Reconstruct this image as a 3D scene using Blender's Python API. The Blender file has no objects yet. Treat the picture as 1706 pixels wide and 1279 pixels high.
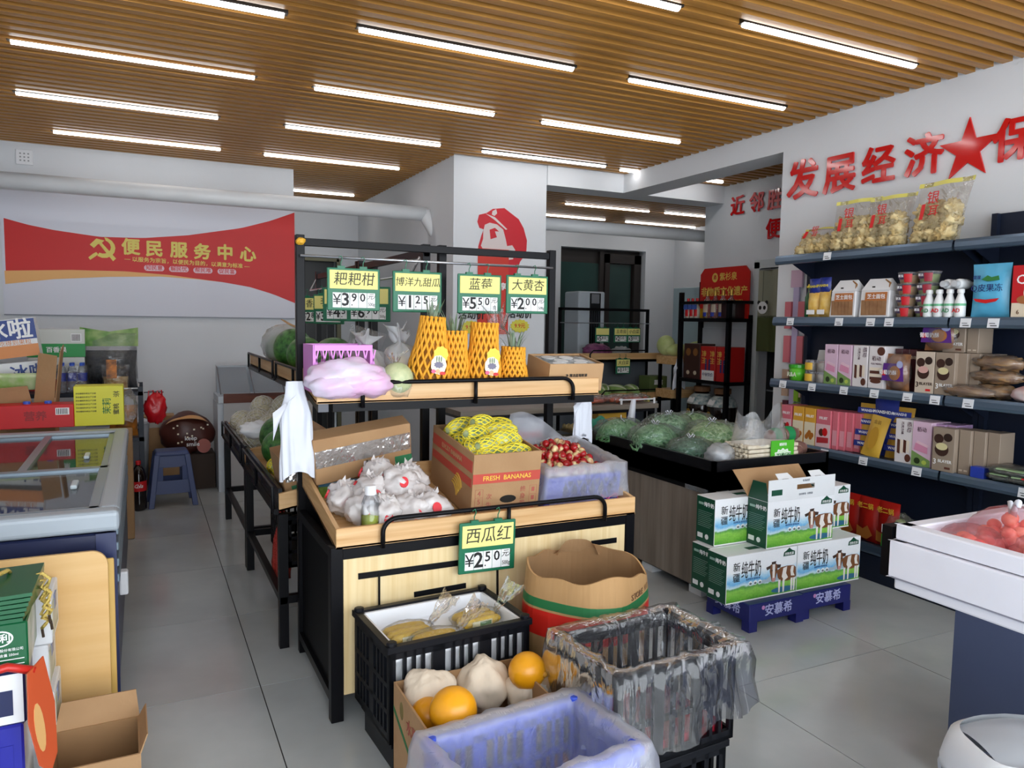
import bpy, bmesh, math, random
from mathutils import Vector, Matrix, noise
random.seed(11)
SC = bpy.context.scene
COL = SC.collection
PI = math.pi

# ------------------------------------------------------------------ camera
cam = bpy.data.objects.new('camera', bpy.data.cameras.new('camera'))
COL.objects.link(cam)
cam.data.sensor_fit = 'HORIZONTAL'
cam.data.sensor_width = 36.0
cam.data.lens = 26.464
cam.data.clip_start = 0.05
cam.matrix_world = Matrix((
    (0.89758448, 0.02334352, -0.44022401, 0.0),
    (-0.44060601, 0.08020741, -0.89411024, 0.0),
    (0.01443755, 0.99650482, 0.08227822, 1.45),
    (0, 0, 0, 1)))
SC.camera = cam

# ------------------------------------------------------------------ daylight and exposure
world = bpy.data.worlds.new('daylight')
SC.world = world
world.use_nodes = True
world.node_tree.nodes['Background'].inputs[0].default_value = (0.88, 0.94, 1.0, 1)
world.node_tree.nodes['Background'].inputs[1].default_value = 5.2
LAMP = 11.0
SC.view_settings.view_transform = 'Standard'
SC.view_settings.look = 'None'
SC.view_settings.gamma = 1
SC.view_settings.use_curve_mapping = False
SC.view_settings.exposure = 0.15
SC.cycles.max_bounces = 7
SC.cycles.diffuse_bounces = 3
SC.cycles.glossy_bounces = 3
SC.cycles.transmission_bounces = 4
SC.cycles.transparent_max_bounces = 12
SC.cycles.caustics_reflective = False
SC.cycles.caustics_refractive = False

# ------------------------------------------------------------------ materials
def lin(h):
    h = h.lstrip('#')
    c = [int(h[i:i + 2], 16) / 255 for i in (0, 2, 4)]
    return tuple(x / 12.92 if x <= .04045 else ((x + .055) / 1.055) ** 2.4 for x in c) + (1,)

MATS = {}
def mat(name, col='808080', rough=.5, metal=0.0, vary=0.0, scale=8.0, bump=0.0, bscale=None, stretch=(1, 1, 1),
        col2=None, emit=0.0, coat=0.0, spec=.5, detail=3.0):
    """procedural principled material; vary/col2 mix a noise colour, bump adds relief"""
    if name in MATS:
        return MATS[name]
    m = bpy.data.materials.new(name)
    m.use_nodes = True
    nt = m.node_tree
    b = nt.nodes['Principled BSDF']
    c = lin(col)
    b.inputs['Base Color'].default_value = c
    b.inputs['Roughness'].default_value = rough
    b.inputs['Metallic'].default_value = metal
    b.inputs['Specular IOR Level'].default_value = spec
    if coat:
        b.inputs['Coat Weight'].default_value = coat
        b.inputs['Coat Roughness'].default_value = .08
    if emit:
        b.inputs['Emission Color'].default_value = c
        b.inputs['Emission Strength'].default_value = emit
    if vary or col2 or bump:
        tc = nt.nodes.new('ShaderNodeTexCoord')
        mp = nt.nodes.new('ShaderNodeMapping')
        mp.inputs['Scale'].default_value = stretch
        nt.links.new(tc.outputs['Object'], mp.inputs[0])
        if vary or col2:
            n = nt.nodes.new('ShaderNodeTexNoise')
            n.inputs['Scale'].default_value = scale
            n.inputs['Detail'].default_value = detail
            nt.links.new(mp.outputs[0], n.inputs[0])
            r = nt.nodes.new('ShaderNodeValToRGB')
            r.color_ramp.elements[0].position = .3
            r.color_ramp.elements[1].position = .7
            c2 = lin(col2) if col2 else tuple(min(1, x * (1 + vary)) for x in c[:3]) + (1,)
            c1 = c if col2 else tuple(x * (1 - vary) for x in c[:3]) + (1,)
            r.color_ramp.elements[0].color = c1
            r.color_ramp.elements[1].color = c2
            nt.links.new(n.outputs[0], r.inputs[0])
            nt.links.new(r.outputs[0], b.inputs['Base Color'])
        if bump:
            n2 = nt.nodes.new('ShaderNodeTexNoise')
            n2.inputs['Scale'].default_value = bscale or scale * 2
            n2.inputs['Detail'].default_value = 2
            nt.links.new(mp.outputs[0], n2.inputs[0])
            bp = nt.nodes.new('ShaderNodeBump')
            bp.inputs['Strength'].default_value = bump
            bp.inputs['Distance'].default_value = .01
            nt.links.new(n2.outputs[0], bp.inputs['Height'])
            nt.links.new(bp.outputs[0], b.inputs['Normal'])
    MATS[name] = m
    return m

def film(name, col='ffffff', body=.12, rough=.12, bump=.6, bscale=30.0, edge=.6, stretch=(1, 1, 1), milk=0.0):
    """thin clear plastic: see-through, a glossy crinkled skin, and a share (body) of milky haze"""
    if name in MATS:
        return MATS[name]
    m = bpy.data.materials.new(name)
    m.use_nodes = True
    nt = m.node_tree
    nt.nodes.remove(nt.nodes['Principled BSDF'])
    N = nt.nodes.new; L = nt.links.new
    out = nt.nodes['Material Output']
    tr = N('ShaderNodeBsdfTransparent'); tr.inputs[0].default_value = (.97, .98, 1, 1)
    gl = N('ShaderNodeBsdfGlossy'); gl.inputs['Roughness'].default_value = rough
    di = N('ShaderNodeBsdfDiffuse'); di.inputs[0].default_value = lin(col)
    tl = N('ShaderNodeBsdfTranslucent'); tl.inputs[0].default_value = lin(col)
    dt = N('ShaderNodeMixShader'); dt.inputs[0].default_value = .35
    L(di.outputs[0], dt.inputs[1]); L(tl.outputs[0], dt.inputs[2])
    hz = N('ShaderNodeMixShader'); hz.inputs[0].default_value = body
    L(tr.outputs[0], hz.inputs[1]); L(dt.outputs[0], hz.inputs[2])
    mx = N('ShaderNodeMixShader')
    lw = N('ShaderNodeFresnel'); lw.inputs[0].default_value = 1.45
    ma = N('ShaderNodeMath'); ma.operation = 'MULTIPLY_ADD'; ma.use_clamp = True
    L(lw.outputs[0], ma.inputs[0]); ma.inputs[1].default_value = edge; ma.inputs[2].default_value = .03
    if bump:
        tc = N('ShaderNodeTexCoord'); mp = N('ShaderNodeMapping'); mp.inputs['Scale'].default_value = stretch
        L(tc.outputs['Object'], mp.inputs[0])
        n = N('ShaderNodeTexNoise'); n.inputs['Scale'].default_value = bscale; n.inputs['Detail'].default_value = 3; n.inputs['Distortion'].default_value = 1.2
        L(mp.outputs[0], n.inputs[0])
        bp = N('ShaderNodeBump'); bp.inputs['Strength'].default_value = bump; bp.inputs['Distance'].default_value = .02
        L(n.outputs[0], bp.inputs['Height'])
        for x in (gl, lw):
            L(bp.outputs[0], x.inputs['Normal'])
    L(ma.outputs[0], mx.inputs[0]); L(hz.outputs[0], mx.inputs[1]); L(gl.outputs[0], mx.inputs[2])
    L(mx.outputs[0], out.inputs[0])
    MATS[name] = m
    return m

def wood(name, c1, c2, axis=0, scale=9.0, rough=.45, fine=14.0):
    """wood with grain running along axis (0=x 1=y 2=z)"""
    if name in MATS:
        return MATS[name]
    st = [fine, fine, fine]
    st[axis] = .55
    m = mat(name, c1, rough, col2=c2, scale=scale * .35, stretch=tuple(st), detail=5.0)
    return m

# ------------------------------------------------------------------ mesh building
class MB:
    def __init__(s):
        s.v = []; s.f = []; s.m = []
    def add(s, vs, fs, m=0):
        o = len(s.v)
        s.v += [tuple(p) for p in vs]
        for f in fs:
            s.f.append([i + o for i in f]); s.m.append(m)
        return s
    def box(s, x0, x1, y0, y1, z0, z1, m=0):
        vs = [(x, y, z) for z in (z0, z1) for y in (y0, y1) for x in (x0, x1)]
        fs = [(0, 2, 3, 1), (4, 5, 7, 6), (0, 1, 5, 4), (2, 6, 7, 3), (0, 4, 6, 2), (1, 3, 7, 5)]
        if isinstance(m, (list, tuple)):   # bottom, top, front(-y), back, left, right
            for f, k in zip(fs, m):
                s.add(vs, [f], k)
        else:
            s.add(vs, fs, m)
        return s
    def hexa(s, p, m=0):
        """8 points: bottom 4 (ccw from above), top 4"""
        return s.add(p, [(3, 2, 1, 0), (4, 5, 6, 7), (0, 1, 5, 4), (1, 2, 6, 5), (2, 3, 7, 6), (3, 0, 4, 7)], m)
    def quad(s, a, b, c, d, m=0):
        return s.add([a, b, c, d], [(0, 1, 2, 3)], m)
    def bar(s, p, q, w, h=None, m=0, up=(0, 0, 1)):
        p = Vector(p); q = Vector(q); h = h or w
        d = (q - p).normalized(); u = Vector(up)
        if abs(d.dot(u)) > .95:
            u = Vector((0, 1, 0))
        a = d.cross(u).normalized() * w / 2; b = a.cross(d).normalized() * h / 2
        vs = [p - a - b, p + a - b, p + a + b, p - a + b, q - a - b, q + a - b, q + a + b, q - a + b]
        return s.add(vs, [(0, 1, 2, 3), (7, 6, 5, 4), (0, 4, 5, 1), (1, 5, 6, 2), (2, 6, 7, 3), (3, 7, 4, 0)], m)
    def tube(s, pts, r, n=8, m=0, closed=False):
        pts = [Vector(p) for p in pts]
        k = len(pts); o = len(s.v); prev = None
        rr = r if isinstance(r, (list, tuple)) else [r] * k
        for i, p in enumerate(pts):
            a = pts[(i - 1) % k] if (i or closed) else p
            b = pts[(i + 1) % k] if (i < k - 1 or closed) else p
            d = (b - a)
            d = d.normalized() if d.length > 1e-9 else Vector((0, 0, 1))
            if prev is None:
                u = Vector((0, 0, 1)) if abs(d.z) < .9 else Vector((1, 0, 0))
            else:
                u = prev
            x = d.cross(u)
            if x.length < 1e-6:
                x = d.cross(Vector((1, .3, 0)))
            x.normalize(); y = x.cross(d).normalized(); prev = y
            for j in range(n):
                t = 2 * PI * j / n
                s.v.append(tuple(p + (x * math.cos(t) + y * math.sin(t)) * rr[i]))
        for i in range(k if closed else k - 1):
            for j in range(n):
                a = o + i * n + j; b = o + i * n + (j + 1) % n
                c = o + ((i + 1) % k) * n + (j + 1) % n; d2 = o + ((i + 1) % k) * n + j
                s.f.append([a, b, c, d2]); s.m.append(m)
        if not closed:
            s.f.append([o + j for j in range(n)][::-1]); s.m.append(m)
            s.f.append([o + (k - 1) * n + j for j in range(n)]); s.m.append(m)
        return s
    def lathe(s, prof, n=18, c=(0, 0, 0), m=0, fn=None, cap=True):
        """prof [(r,z)] bottom to top around z"""
        o = len(s.v); k = len(prof)
        for i, (r, z) in enumerate(prof):
            for j in range(n):
                t = 2 * PI * j / n
                q = 1 if fn is None else fn(t, i)
                s.v.append((c[0] + r * q * math.cos(t), c[1] + r * q * math.sin(t), c[2] + z))
        for i in range(k - 1):
            mm = m[i] if isinstance(m, (list, tuple)) else m
            for j in range(n):
                s.f.append([o + i * n + j, o + i * n + (j + 1) % n, o + (i + 1) * n + (j + 1) % n, o + (i + 1) * n + j]); s.m.append(mm)
        if cap:
            m0 = m[0] if isinstance(m, (list, tuple)) else m
            m1 = m[-1] if isinstance(m, (list, tuple)) else m
            s.f.append([o + j for j in range(n)][::-1]); s.m.append(m0)
            s.f.append([o + (k - 1) * n + j for j in range(n)]); s.m.append(m1)
        return s
    def prism(s, poly, t0, t1, o, r, u, m=0):
        """poly [(a,b)] in plane o + a*r + b*u, extruded from t0 to t1 along r x u"""
        o = Vector(o); r = Vector(r); u = Vector(u); nn = r.cross(u)
        k = len(poly)
        vs = [o + r * a + u * b + nn * t0 for a, b in poly] + [o + r * a + u * b + nn * t1 for a, b in poly]
        fs = [list(range(k))[::-1], [k + i for i in range(k)]] + [[i, (i + 1) % k, k + (i + 1) % k, k + i] for i in range(k)]
        return s.add(vs, fs, m)
    def ell(s, c, r, nu=14, nv=9, m=0, disp=None, rot=None):
        o = len(s.v); c = Vector(c)
        R = rot or Matrix.Identity(3)
        def pt(d):
            q = 1 if disp is None else disp(d)
            return tuple(c + R @ Vector((d.x * r[0] * q, d.y * r[1] * q, d.z * r[2] * q)))
        s.v.append(pt(Vector((0, 0, -1))))
        for i in range(1, nv):
            a = PI * i / nv - PI / 2
            for j in range(nu):
                t = 2 * PI * j / nu
                s.v.append(pt(Vector((math.cos(a) * math.cos(t), math.cos(a) * math.sin(t), math.sin(a)))))
        s.v.append(pt(Vector((0, 0, 1))))
        e = len(s.v) - 1
        for j in range(nu):
            s.f.append([o, o + 1 + (j + 1) % nu, o + 1 + j]); s.m.append(m)
            b = o + 1 + (nv - 2) * nu
            s.f.append([e, b + j, b + (j + 1) % nu]); s.m.append(m)
        for i in range(nv - 2):
            for j in range(nu):
                a = o + 1 + i * nu
                s.f.append([a + j, a + (j + 1) % nu, a + nu + (j + 1) % nu, a + nu + j]); s.m.append(m)
        return s
    def grid(s, fn, nu, nv, m=0, wrap=False):
        o = len(s.v)
        for i in range(nv + 1):
            for j in range(nu + (0 if wrap else 1)):
                s.v.append(tuple(fn(j / nu, i / nv)))
        w = nu if wrap else nu + 1
        for i in range(nv):
            for j in range(nu):
                j2 = (j + 1) % w if wrap else j + 1
                s.f.append([o + i * w + j, o + i * w + j2, o + (i + 1) * w + j2, o + (i + 1) * w + j]); s.m.append(m)
        return s
    def build(s, name, mats, parent=None, smooth=False, bevel=0.0, seg=2, solid=0.0, sub=0):
        me = bpy.data.meshes.new(name)
        me.from_pydata(s.v, [], s.f)
        if not isinstance(mats, (list, tuple)):
            mats = [mats]
        for x in mats:
            me.materials.append(x)
        if len(mats) > 1:
            me.polygons.foreach_set('material_index', s.m)
        if bevel or solid or sub:
            bm = bmesh.new(); bm.from_mesh(me)
            bmesh.ops.remove_doubles(bm, verts=bm.verts, dist=1e-5)
            if bevel:
                es = [e for e in bm.edges if len(e.link_faces) == 2 and e.calc_face_angle(0) > .5]
                bmesh.ops.bevel(bm, geom=es, offset=bevel, segments=seg, affect='EDGES', profile=.5)
            if solid:
                bmesh.ops.solidify(bm, geom=bm.faces[:], thickness=solid)
            if sub:
                bmesh.ops.subdivide_edges(bm, edges=bm.edges[:], cuts=sub, use_grid_fill=True)
            bm.to_mesh(me); bm.free()
        me.validate()
        if smooth:
            me.polygons.foreach_set('use_smooth', [True] * len(me.polygons))
        me.update()
        ob = bpy.data.objects.new(name, me)
        COL.objects.link(ob)
        if parent is not None:
            ob.parent = parent
        return ob

def tag(o, label, cat, group=None):
    o['label'] = label; o['category'] = cat
    if group:
        o['group'] = group
    return o
def struct(o):
    o['kind'] = 'structure'
    return o
def thing(name, label, cat, loc=(0, 0, 0), rz=0.0, group=None):
    o = bpy.data.objects.new(name, None)
    o.empty_display_size = .05
    COL.objects.link(o)
    o.location = loc; o.rotation_euler = (0, 0, rz)
    return tag(o, label, cat, group)
def kids(o):
    return [c for c in COL.objects if c.parent == o]
def dup(root, loc=None, rz=None, label=None, group=None, rot=None):
    ch = KID.get(root.name)
    if ch is None:
        ch = [(c, kids(c)) for c in kids(root)]
        KID[root.name] = ch
    r = root.copy(); COL.objects.link(r)
    if loc is not None:
        r.location = loc
    if rot is not None:
        r.rotation_euler = rot
    elif rz is not None:
        r.rotation_euler = (0, 0, rz)
    if label:
        r['label'] = label
    if group:
        r['group'] = group
    for c, gs in ch:
        d = c.copy(); COL.objects.link(d); d.parent = r
        for g in gs:
            e = g.copy(); COL.objects.link(e); e.parent = d
    return r
KID = {}

TXT = {}
def text(body, size, m, parent, o, r=(1, 0, 0), u=(0, 0, 1), bold=0.0, ext=.0006, name='lettering', align='CENTER', sx=1.0, shear=0.0, space=1.0):
    key = (body, round(size, 5), bold, ext, align, shear, space, m.name)
    me = TXT.get(key)
    if me is None:
        cu = bpy.data.curves.new('t', 'FONT')
        cu.body = body; cu.size = size; cu.align_x = align; cu.align_y = 'CENTER'
        cu.extrude = ext; cu.resolution_u = 2; cu.shear = shear
        cu.space_character = space
        t = bpy.data.objects.new('t', cu)
        me = bpy.data.meshes.new_from_object(t)
        bpy.data.objects.remove(t); bpy.data.curves.remove(cu)
        if bold > .008:      # heavy lettering: the strokes widened by shifted copies
            vs = [v.co.copy() for v in me.vertices]; fs = [list(p.vertices) for p in me.polygons]
            V = []; F = []
            w = bold * size
            for k in range(8):
                dx, dy = w * math.cos(PI * k / 4), w * math.sin(PI * k / 4)
                F += [[i + len(V) for i in f] for f in fs]
                V += [(v.x + dx, v.y + dy, v.z + k * 2e-5) for v in vs]
            bpy.data.meshes.remove(me)
            me = bpy.data.meshes.new(name); me.from_pydata(V, [], F)
        me.materials.clear(); me.materials.append(m)
        me.name = name
        TXT[key] = me
    ob = bpy.data.objects.new(name, me)
    COL.objects.link(ob)
    r = Vector(r).normalized(); u = Vector(u).normalized(); n = r.cross(u)
    o = Vector(o)
    mt = Matrix((( r.x * sx, u.x, n.x, o.x), (r.y * sx, u.y, n.y, o.y), (r.z * sx, u.z, n.z, o.z), (0, 0, 0, 1)))
    if parent is not None:
        ob.parent = parent
    ob.matrix_local = mt
    return ob

def nz(p, f=1.0, seed=0.0):
    return noise.noise(Vector((p[0] * f + seed, p[1] * f + seed * 1.7, p[2] * f - seed)))

# shared materials
M_white = mat('white_wall_paint', 'dcdfe3', .75, vary=.02, scale=1.5, bump=.05, bscale=60)
M_black = mat('black_powder_coat', '0a0a0e', .38, spec=.16)
M_blackp = mat('black_crate_plastic', '0e1016', .42, spec=.25)
M_card = mat('brown_cardboard', 'b08b63', .8, col2='a57f58', scale=6, bump=.15, bscale=50)
M_card2 = mat('pale_cardboard', 'c39d72', .8, col2='b58f66', scale=5, bump=.12, bscale=50)
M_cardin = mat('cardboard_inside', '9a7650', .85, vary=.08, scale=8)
M_pine = wood('pine_board_x', 'e3bd8a', 'c9985f', 0)
M_piney = wood('pine_board_y', 'dcb684', 'c1915a', 1)
M_pinez = wood('pale_pine_panel', 'ecd6a8', 'dcbf88', 2, fine=16)
M_red = mat('red_print', 'd0141a', .45)
M_redgloss = mat('red_acrylic', 'cc0c12', .12, coat=.5)
M_yel = mat('yellow_print', 'f3e04a', .5)
M_gold = mat('gold_print', 'e6c65c', .4)
M_ink = mat('black_ink', '141414', .6)
M_wprint = mat('white_print', 'f4f4f4', .5)
M_green = mat('green_print', '1f7f45', .5)
M_navy = mat('navy_print', '1d2a6b', .45)
M_wplastic = mat('white_plastic', 'e8e9ec', .35)
M_film = film('clear_plastic_film')
M_bag = film('milky_plastic_bag', 'eef1f4', body=.38, rough=.25, bump=.5, bscale=22, edge=.4)
M_glass = film('clear_glass', 'dfeaf0', body=.05, rough=.03, bump=0.0, edge=.9)
M_steel = mat('brushed_steel', 'b9bec5', .28, metal=.9)

# ================================================================== the room
XL, XR, YF, YB = -1.05, 4.16, -1.5, 9.3
ZC = 2.86
# ---- floor with polished grey tiles
M_tile = mat('polished_grey_tile', 'c0c5c5', .16, col2='abb0b1', scale=2.2, bump=.015, bscale=4, detail=8.0, spec=.55)
M_grout = mat('dark_grout', '1c1e20', .9)
fl = struct(MB().box(-1.3, 7.5, YF, YB + .1, -.1, -.003).build('floor', M_grout))
TX, TY = .861, .795
tile_me = None
for i in range(-2, 9):
    for j in range(-4, 10):
        x0 = .39 + TX * i; y0 = 2.21 + TY * j
        if x0 > 7.3 or y0 > 9.2 or x0 + TX < -1.05:
            continue
        if x0 > 5.4 and y0 < 5.5:
            continue
        if tile_me is None:
            t = MB().box(.002, TX - .002, .002, TY - .002, -.02, 0).build('tile', M_tile, fl)
            tile_me = t.data
        else:
            t = bpy.data.objects.new('tile', tile_me); COL.objects.link(t); t.parent = fl
        t.location = (x0, y0, 0)

# ---- ceiling: dark void and timber slats running across the room
M_void = mat('ceiling_void', '120d09', .9)
M_slat = wood('slat_wood', 'c08a42', '98682a', 0, scale=10, rough=.42, fine=10)
ce = struct(MB().box(-1.3, 7.5, YF, YB + .1, 3.0, 3.1).build('ceiling', M_void))
slats = {}
def slat(x0, x1, y):
    k = (x0, x1)
    if k not in slats:
        o = MB().box(x0, x1, -.026, .026, ZC, ZC + .085).build('slat', M_slat, ce)
        slats[k] = o.data
    else:
        o = bpy.data.objects.new('slat', slats[k]); COL.objects.link(o); o.parent = ce
    o.location = (0, y, 0)
y = .55
while y < 9.28:
    if y < 6.08:
        slat(XL, XR, y)
        if y > 3.6:
            slat(4.44, 5.40, y)
    else:
        if y < 7.46:
            slat(XL, 2.43, y)
        else:
            slat(1.33, 2.43, y)
        if y > 6.42:
            slat(3.0, 7.3, y)
    y += .1

# ---- walls
def wall(name, *bs):
    b = MB()
    for q in bs:
        b.box(*q)
    return struct(b.build(name, M_white))
wall('wall_left', (-1.2, XL, YF, 7.6, 0, 3.0))
wall('wall_back_left', (-1.2, 1.33, 7.46, 7.62, 0, 3.0))
wall('wall_corridor', (1.18, 1.33, 7.62, 9.3, 0, 3.0))
wall('wall_pillar', (2.43, 3.335, 6.12, 6.40, 0, 3.0), (2.43, 2.7, 6.40, 9.3, 0, 3.0))
wall('wall_right', (XR, 4.44, YF, 4.10, 0, 3.0))
wall('wall_far_right', (5.40, 7.5, 5.60, 6.38, 0, 3.0), (5.40, 7.5, 3.3, 4.75, 0, 3.0), (5.40, 7.5, 4.75, 5.60, 2.02, 3.0), (5.60, 7.5, 4.75, 5.60, 0, 2.02))
wall('wall_side_room', (4.44, 5.40, 3.3, 3.42, 0, 3.0))
wall('wall_back_right', (7.3, 7.5, 6.38, 9.3, 0, 3.0))
DX0, DX1, DZ = (5.318, 9.300, 2.518)[0], (6.768, 9.300, 2.529)[0], 2.52
LX0, LX1, LZ = 1.72, 2.16, 2.18
wall('wall_back', (1.18, LX0, 9.3, 9.5, 0, 3.0), (LX1, DX0, 9.3, 9.5, 0, 3.0), (DX1, 7.5, 9.3, 9.5, 0, 3.0),
     (LX0, LX1, 9.3, 9.5, LZ, 3.0), (DX0, DX1, 9.3, 9.5, DZ, 3.0))
struct(MB().box(3.335, 5.40, 6.10, 6.38, 2.69, 3.0).build('trim_1', M_white)).name = 'trim_1'
struct(MB().box(XR, 4.44, 4.10, 6.10, 2.69, 3.0).build('trim_2', M_white))

# dark glazed door in the back wall
M_dframe = mat('dark_brown_frame', '2a2422', .4)
M_dglass = mat('dark_green_glass', '2c4642', .06, spec=.6, vary=.25, scale=1.2)
d = struct(MB().box(DX0, DX1, 9.46, 9.5, 0, DZ).build('door_1', M_dframe))
xm = (DX0 + DX1) / 2 + .07
for a, b_ in ((DX0 + .06, xm - .08), (xm + .10, DX1 - .16)):
    MB().box(a, b_, 9.445, 9.462, .12, DZ - .2).build('pane', M_dglass, d)
MB().box(xm - .08, xm - .01, 9.40, 9.46, 0, DZ - .03).box(xm + .0, xm + .08, 9.38, 9.46, 0, DZ - .06).box(DX1 - .14, DX1 - .02, 9.38, 9.46, 0, DZ - .06).box(xm, DX1 - .02, 9.38, 9.46, DZ - .19, DZ - .06).build('door_frame', M_dframe, d)
# dark passage door at the far left
d = struct(MB().box(LX0, LX1, 9.44, 9.5, 0, LZ).build('door_2', mat('dark_doorway', '1b1d1c', .4)))
MB().box(LX0, LX1 + .03, 9.28, 9.34, LZ - .03, LZ + .04).box(LX1, LX1 + .05, 9.28, 9.34, 0, LZ).build('door_frame', mat('olive_door_frame', '77745a', .5), d)

# doorway with pale frame in the far right wall
M_pframe = mat('pale_door_frame', 'c9cfd0', .4)
d = struct(MB().box(5.58, 5.6, 4.75, 5.60, 0, 2.02).build('door_3', mat('dark_cabinet_panel', '191a1c', .25)))
MB().box(5.385, 5.42, 5.55, 5.62, 0, 2.06).box(5.385, 5.42, 4.70, 5.62, 2.0, 2.08).build('door_frame', M_pframe, d)
MB().box(5.57, 5.58, 4.8, 5.58, .80, .815).box(5.57, 5.58, 4.8, 5.58, .35, .365).build('trim_strip', M_steel, d)

# ---- LED strip lights
M_led = mat('led_tube', 'ffffff', .4, emit=LAMP)
M_ledcap = mat('led_end_cap', '26221e', .5)
lamp0 = None
def lamp(x0, y, label):
    global lamp0
    if lamp0 is None:
        lamp0 = thing('ceiling_light', label, 'light', (x0, y, ZC), 0, 'strip lights between the ceiling slats')
        MB().box(-.018, 1.215, -.020, .020, -.003, .05).build('housing', M_ledcap, lamp0)
        b = MB()
        n = 8
        for k in range(n):
            t0 = PI + PI * k / n; t1 = PI + PI * (k + 1) / n
            b.quad((0, .021 * math.cos(t0), -.004 + .016 * math.sin(t0)), (0, .021 * math.cos(t1), -.004 + .016 * math.sin(t1)),
                   (1.197, .021 * math.cos(t1), -.004 + .016 * math.sin(t1)), (1.197, .021 * math.cos(t0), -.004 + .016 * math.sin(t0)))
        b.build('tube', M_led, lamp0, smooth=True)
    else:
        dup(lamp0, (x0, y, ZC), label=label)
ords = ['nearest', 'second', 'third', 'fourth', 'fifth', 'sixth', 'farthest']
for x0, nm, ys in ((-.57, 'left', (3.73, 4.75, 5.81, 6.87)), (.985, 'middle', (2.81, 3.73, 4.78, 5.81, 6.88)), (2.57, 'right', (2.81, 3.73, 4.79, 5.83))):
    for k, yy in enumerate(ys):
        lamp(x0 if not (nm == 'left' and 5 < yy < 6) else x0 - .11, yy, 'white LED strip light in the %s column of the ceiling, %s from the shop front' % (nm, ords[k]))
lamp(1.0, 8.6, 'white LED strip light in the passage beyond the white pipe')
lamp(4.54, 7.85, 'white LED strip light in the back room, left of the nearer pair')
lamp(5.98, 7.83, 'white LED strip light in the back room, right of the nearer pair')
lamp(4.5, 8.79, 'white LED strip light in the back room just above the pipe, left one')
lamp(6.05, 8.79, 'white LED strip light in the back room just above the pipe, right one')
lamp(3.98, 5.89, 'short visible end of an LED strip light behind the right beam')
for x0 in (-.57, .985, 2.57):
    for k, yy in enumerate((.75, 1.78)):
        lamp(x0, yy, 'white LED strip light overhead near the shop entrance')

# ---- white pipe under the ceiling
M_pipe = mat('white_pipe_wrap', 'e4e6e8', .45, vary=.03, scale=5, bump=.08, bscale=12)
PZ, PY = 2.436, 6.74
t = thing('ceiling_pipe', 'thick white wrapped pipe running under the ceiling in front of the banner', 'pipe', (0, 0, 0))
MB().tube([(-1.02, PY, PZ), (2.40, PY, PZ)], .064, 14).build('pipe_run', M_pipe, t, smooth=True)
MB().tube([(2.385, PY, PZ + .02), (2.40, PY - .01, PZ - .03), (2.46, PY - .05, PZ - .16), (2.60, PY - .1, PZ - .34)], [.06, .062, .055, .05], 12).build('pipe_elbow', M_pipe, t, smooth=True)
MB().tube([(-1.0, PY + .0, PZ + .02), (-1.0, PY - .12, PZ + .06), (-1.0, PY - .25, PZ + .02)], .058, 12).build('pipe_elbow', M_pipe, t, smooth=True)
t = thing('ceiling_pipe', 'white pipe crossing the back room under the slats', 'pipe', (0, 0, 0))
MB().tube([(3.0, PY, PZ), (7.25, PY, PZ)], .064, 14).build('pipe_run', M_pipe, t, smooth=True)
# wall vent at the top left
t = thing('wall_vent', 'small white perforated socket plate high on the banner wall', 'vent', (-.83, 7.452, 2.74))
MB().box(-.06, .06, -.012, .006, -.06, .06).build('plate', M_wplastic, t, bevel=.003)
for i in range(3):
    for j in range(3):
        MB().box(-.034 + i * .028, -.022 + i * .028, -.0135, -.011, -.034 + j * .028, -.022 + j * .028).build('hole', mat('vent_dark', '9a9c9e', .6), t)

# ---- red slogan characters and star on the right wall
RW = 4.158
XW = dict(r=(0, -1, 0), u=(0, 0, 1))
M_star = M_redgloss
def wall_char(ch, c, size, x, label, sxx=1.0):
    o = text(ch, size, M_star, None, (x, c[1], c[2]), bold=.024, ext=.004, name='slogan_character', sx=sxx, **XW)
    tag(o, label, 'sign', 'red slogan characters')
W_ = ('first from the left end', 'second from the left end', 'third from the left end', 'just left of the star', 'just right of the star')
for (ch, c, a, b_), w_ in zip((('发', (4.140, 3.898, 2.446), (4.140, 3.938, 2.580), (4.140, 3.923, 2.319)), ('展', (4.140, 3.591, 2.437), (4.140, 3.599, 2.566), (4.140, 3.584, 2.320)),
                     ('经', (4.140, 3.298, 2.440), (4.140, 3.305, 2.551), (4.140, 3.291, 2.325)), ('济', (4.140, 2.996, 2.443), (4.140, 3.003, 2.558), (4.140, 2.988, 2.321)),
                     ('保', (4.140, 2.475, 2.431), (4.140, 2.483, 2.543), (4.140, 2.468, 2.321))), W_):
    wall_char(ch, c, (a[2] - b_[2]) / .93, RW - .012, 'raised red character on the right wall, ' + w_)
c = (4.140, 2.730, 2.440)
rs = .178
poly = []
for k in range(10):
    rr = rs if k % 2 == 0 else rs * .39
    t_ = PI / 2 + PI * k / 5
    poly.append((rr * math.cos(t_), rr * math.sin(t_)))
o = MB().prism(poly, 0, .010, (RW - .001, c[1], c[2]), (0, -1, 0), (0, 0, 1)).build('wall_star', M_star)
tag(o, 'raised red five-pointed star on the right wall between slogan characters', 'sign')
for ch, c, s, w_ in (('近', (5.390, 5.888, 2.627), .2, 'leftmost of the upper row'), ('邻', (5.390, 5.625, 2.628), .2, 'middle of the upper row'), ('胜', (5.390, 5.385, 2.624), .2, 'half hidden in the upper row'), ('便', (5.390, 5.392, 2.351), .2, 'alone in the lower row')):
    wall_char(ch, c, s, 5.388, 'red character on the far wall above the liquor rack, ' + w_)

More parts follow.
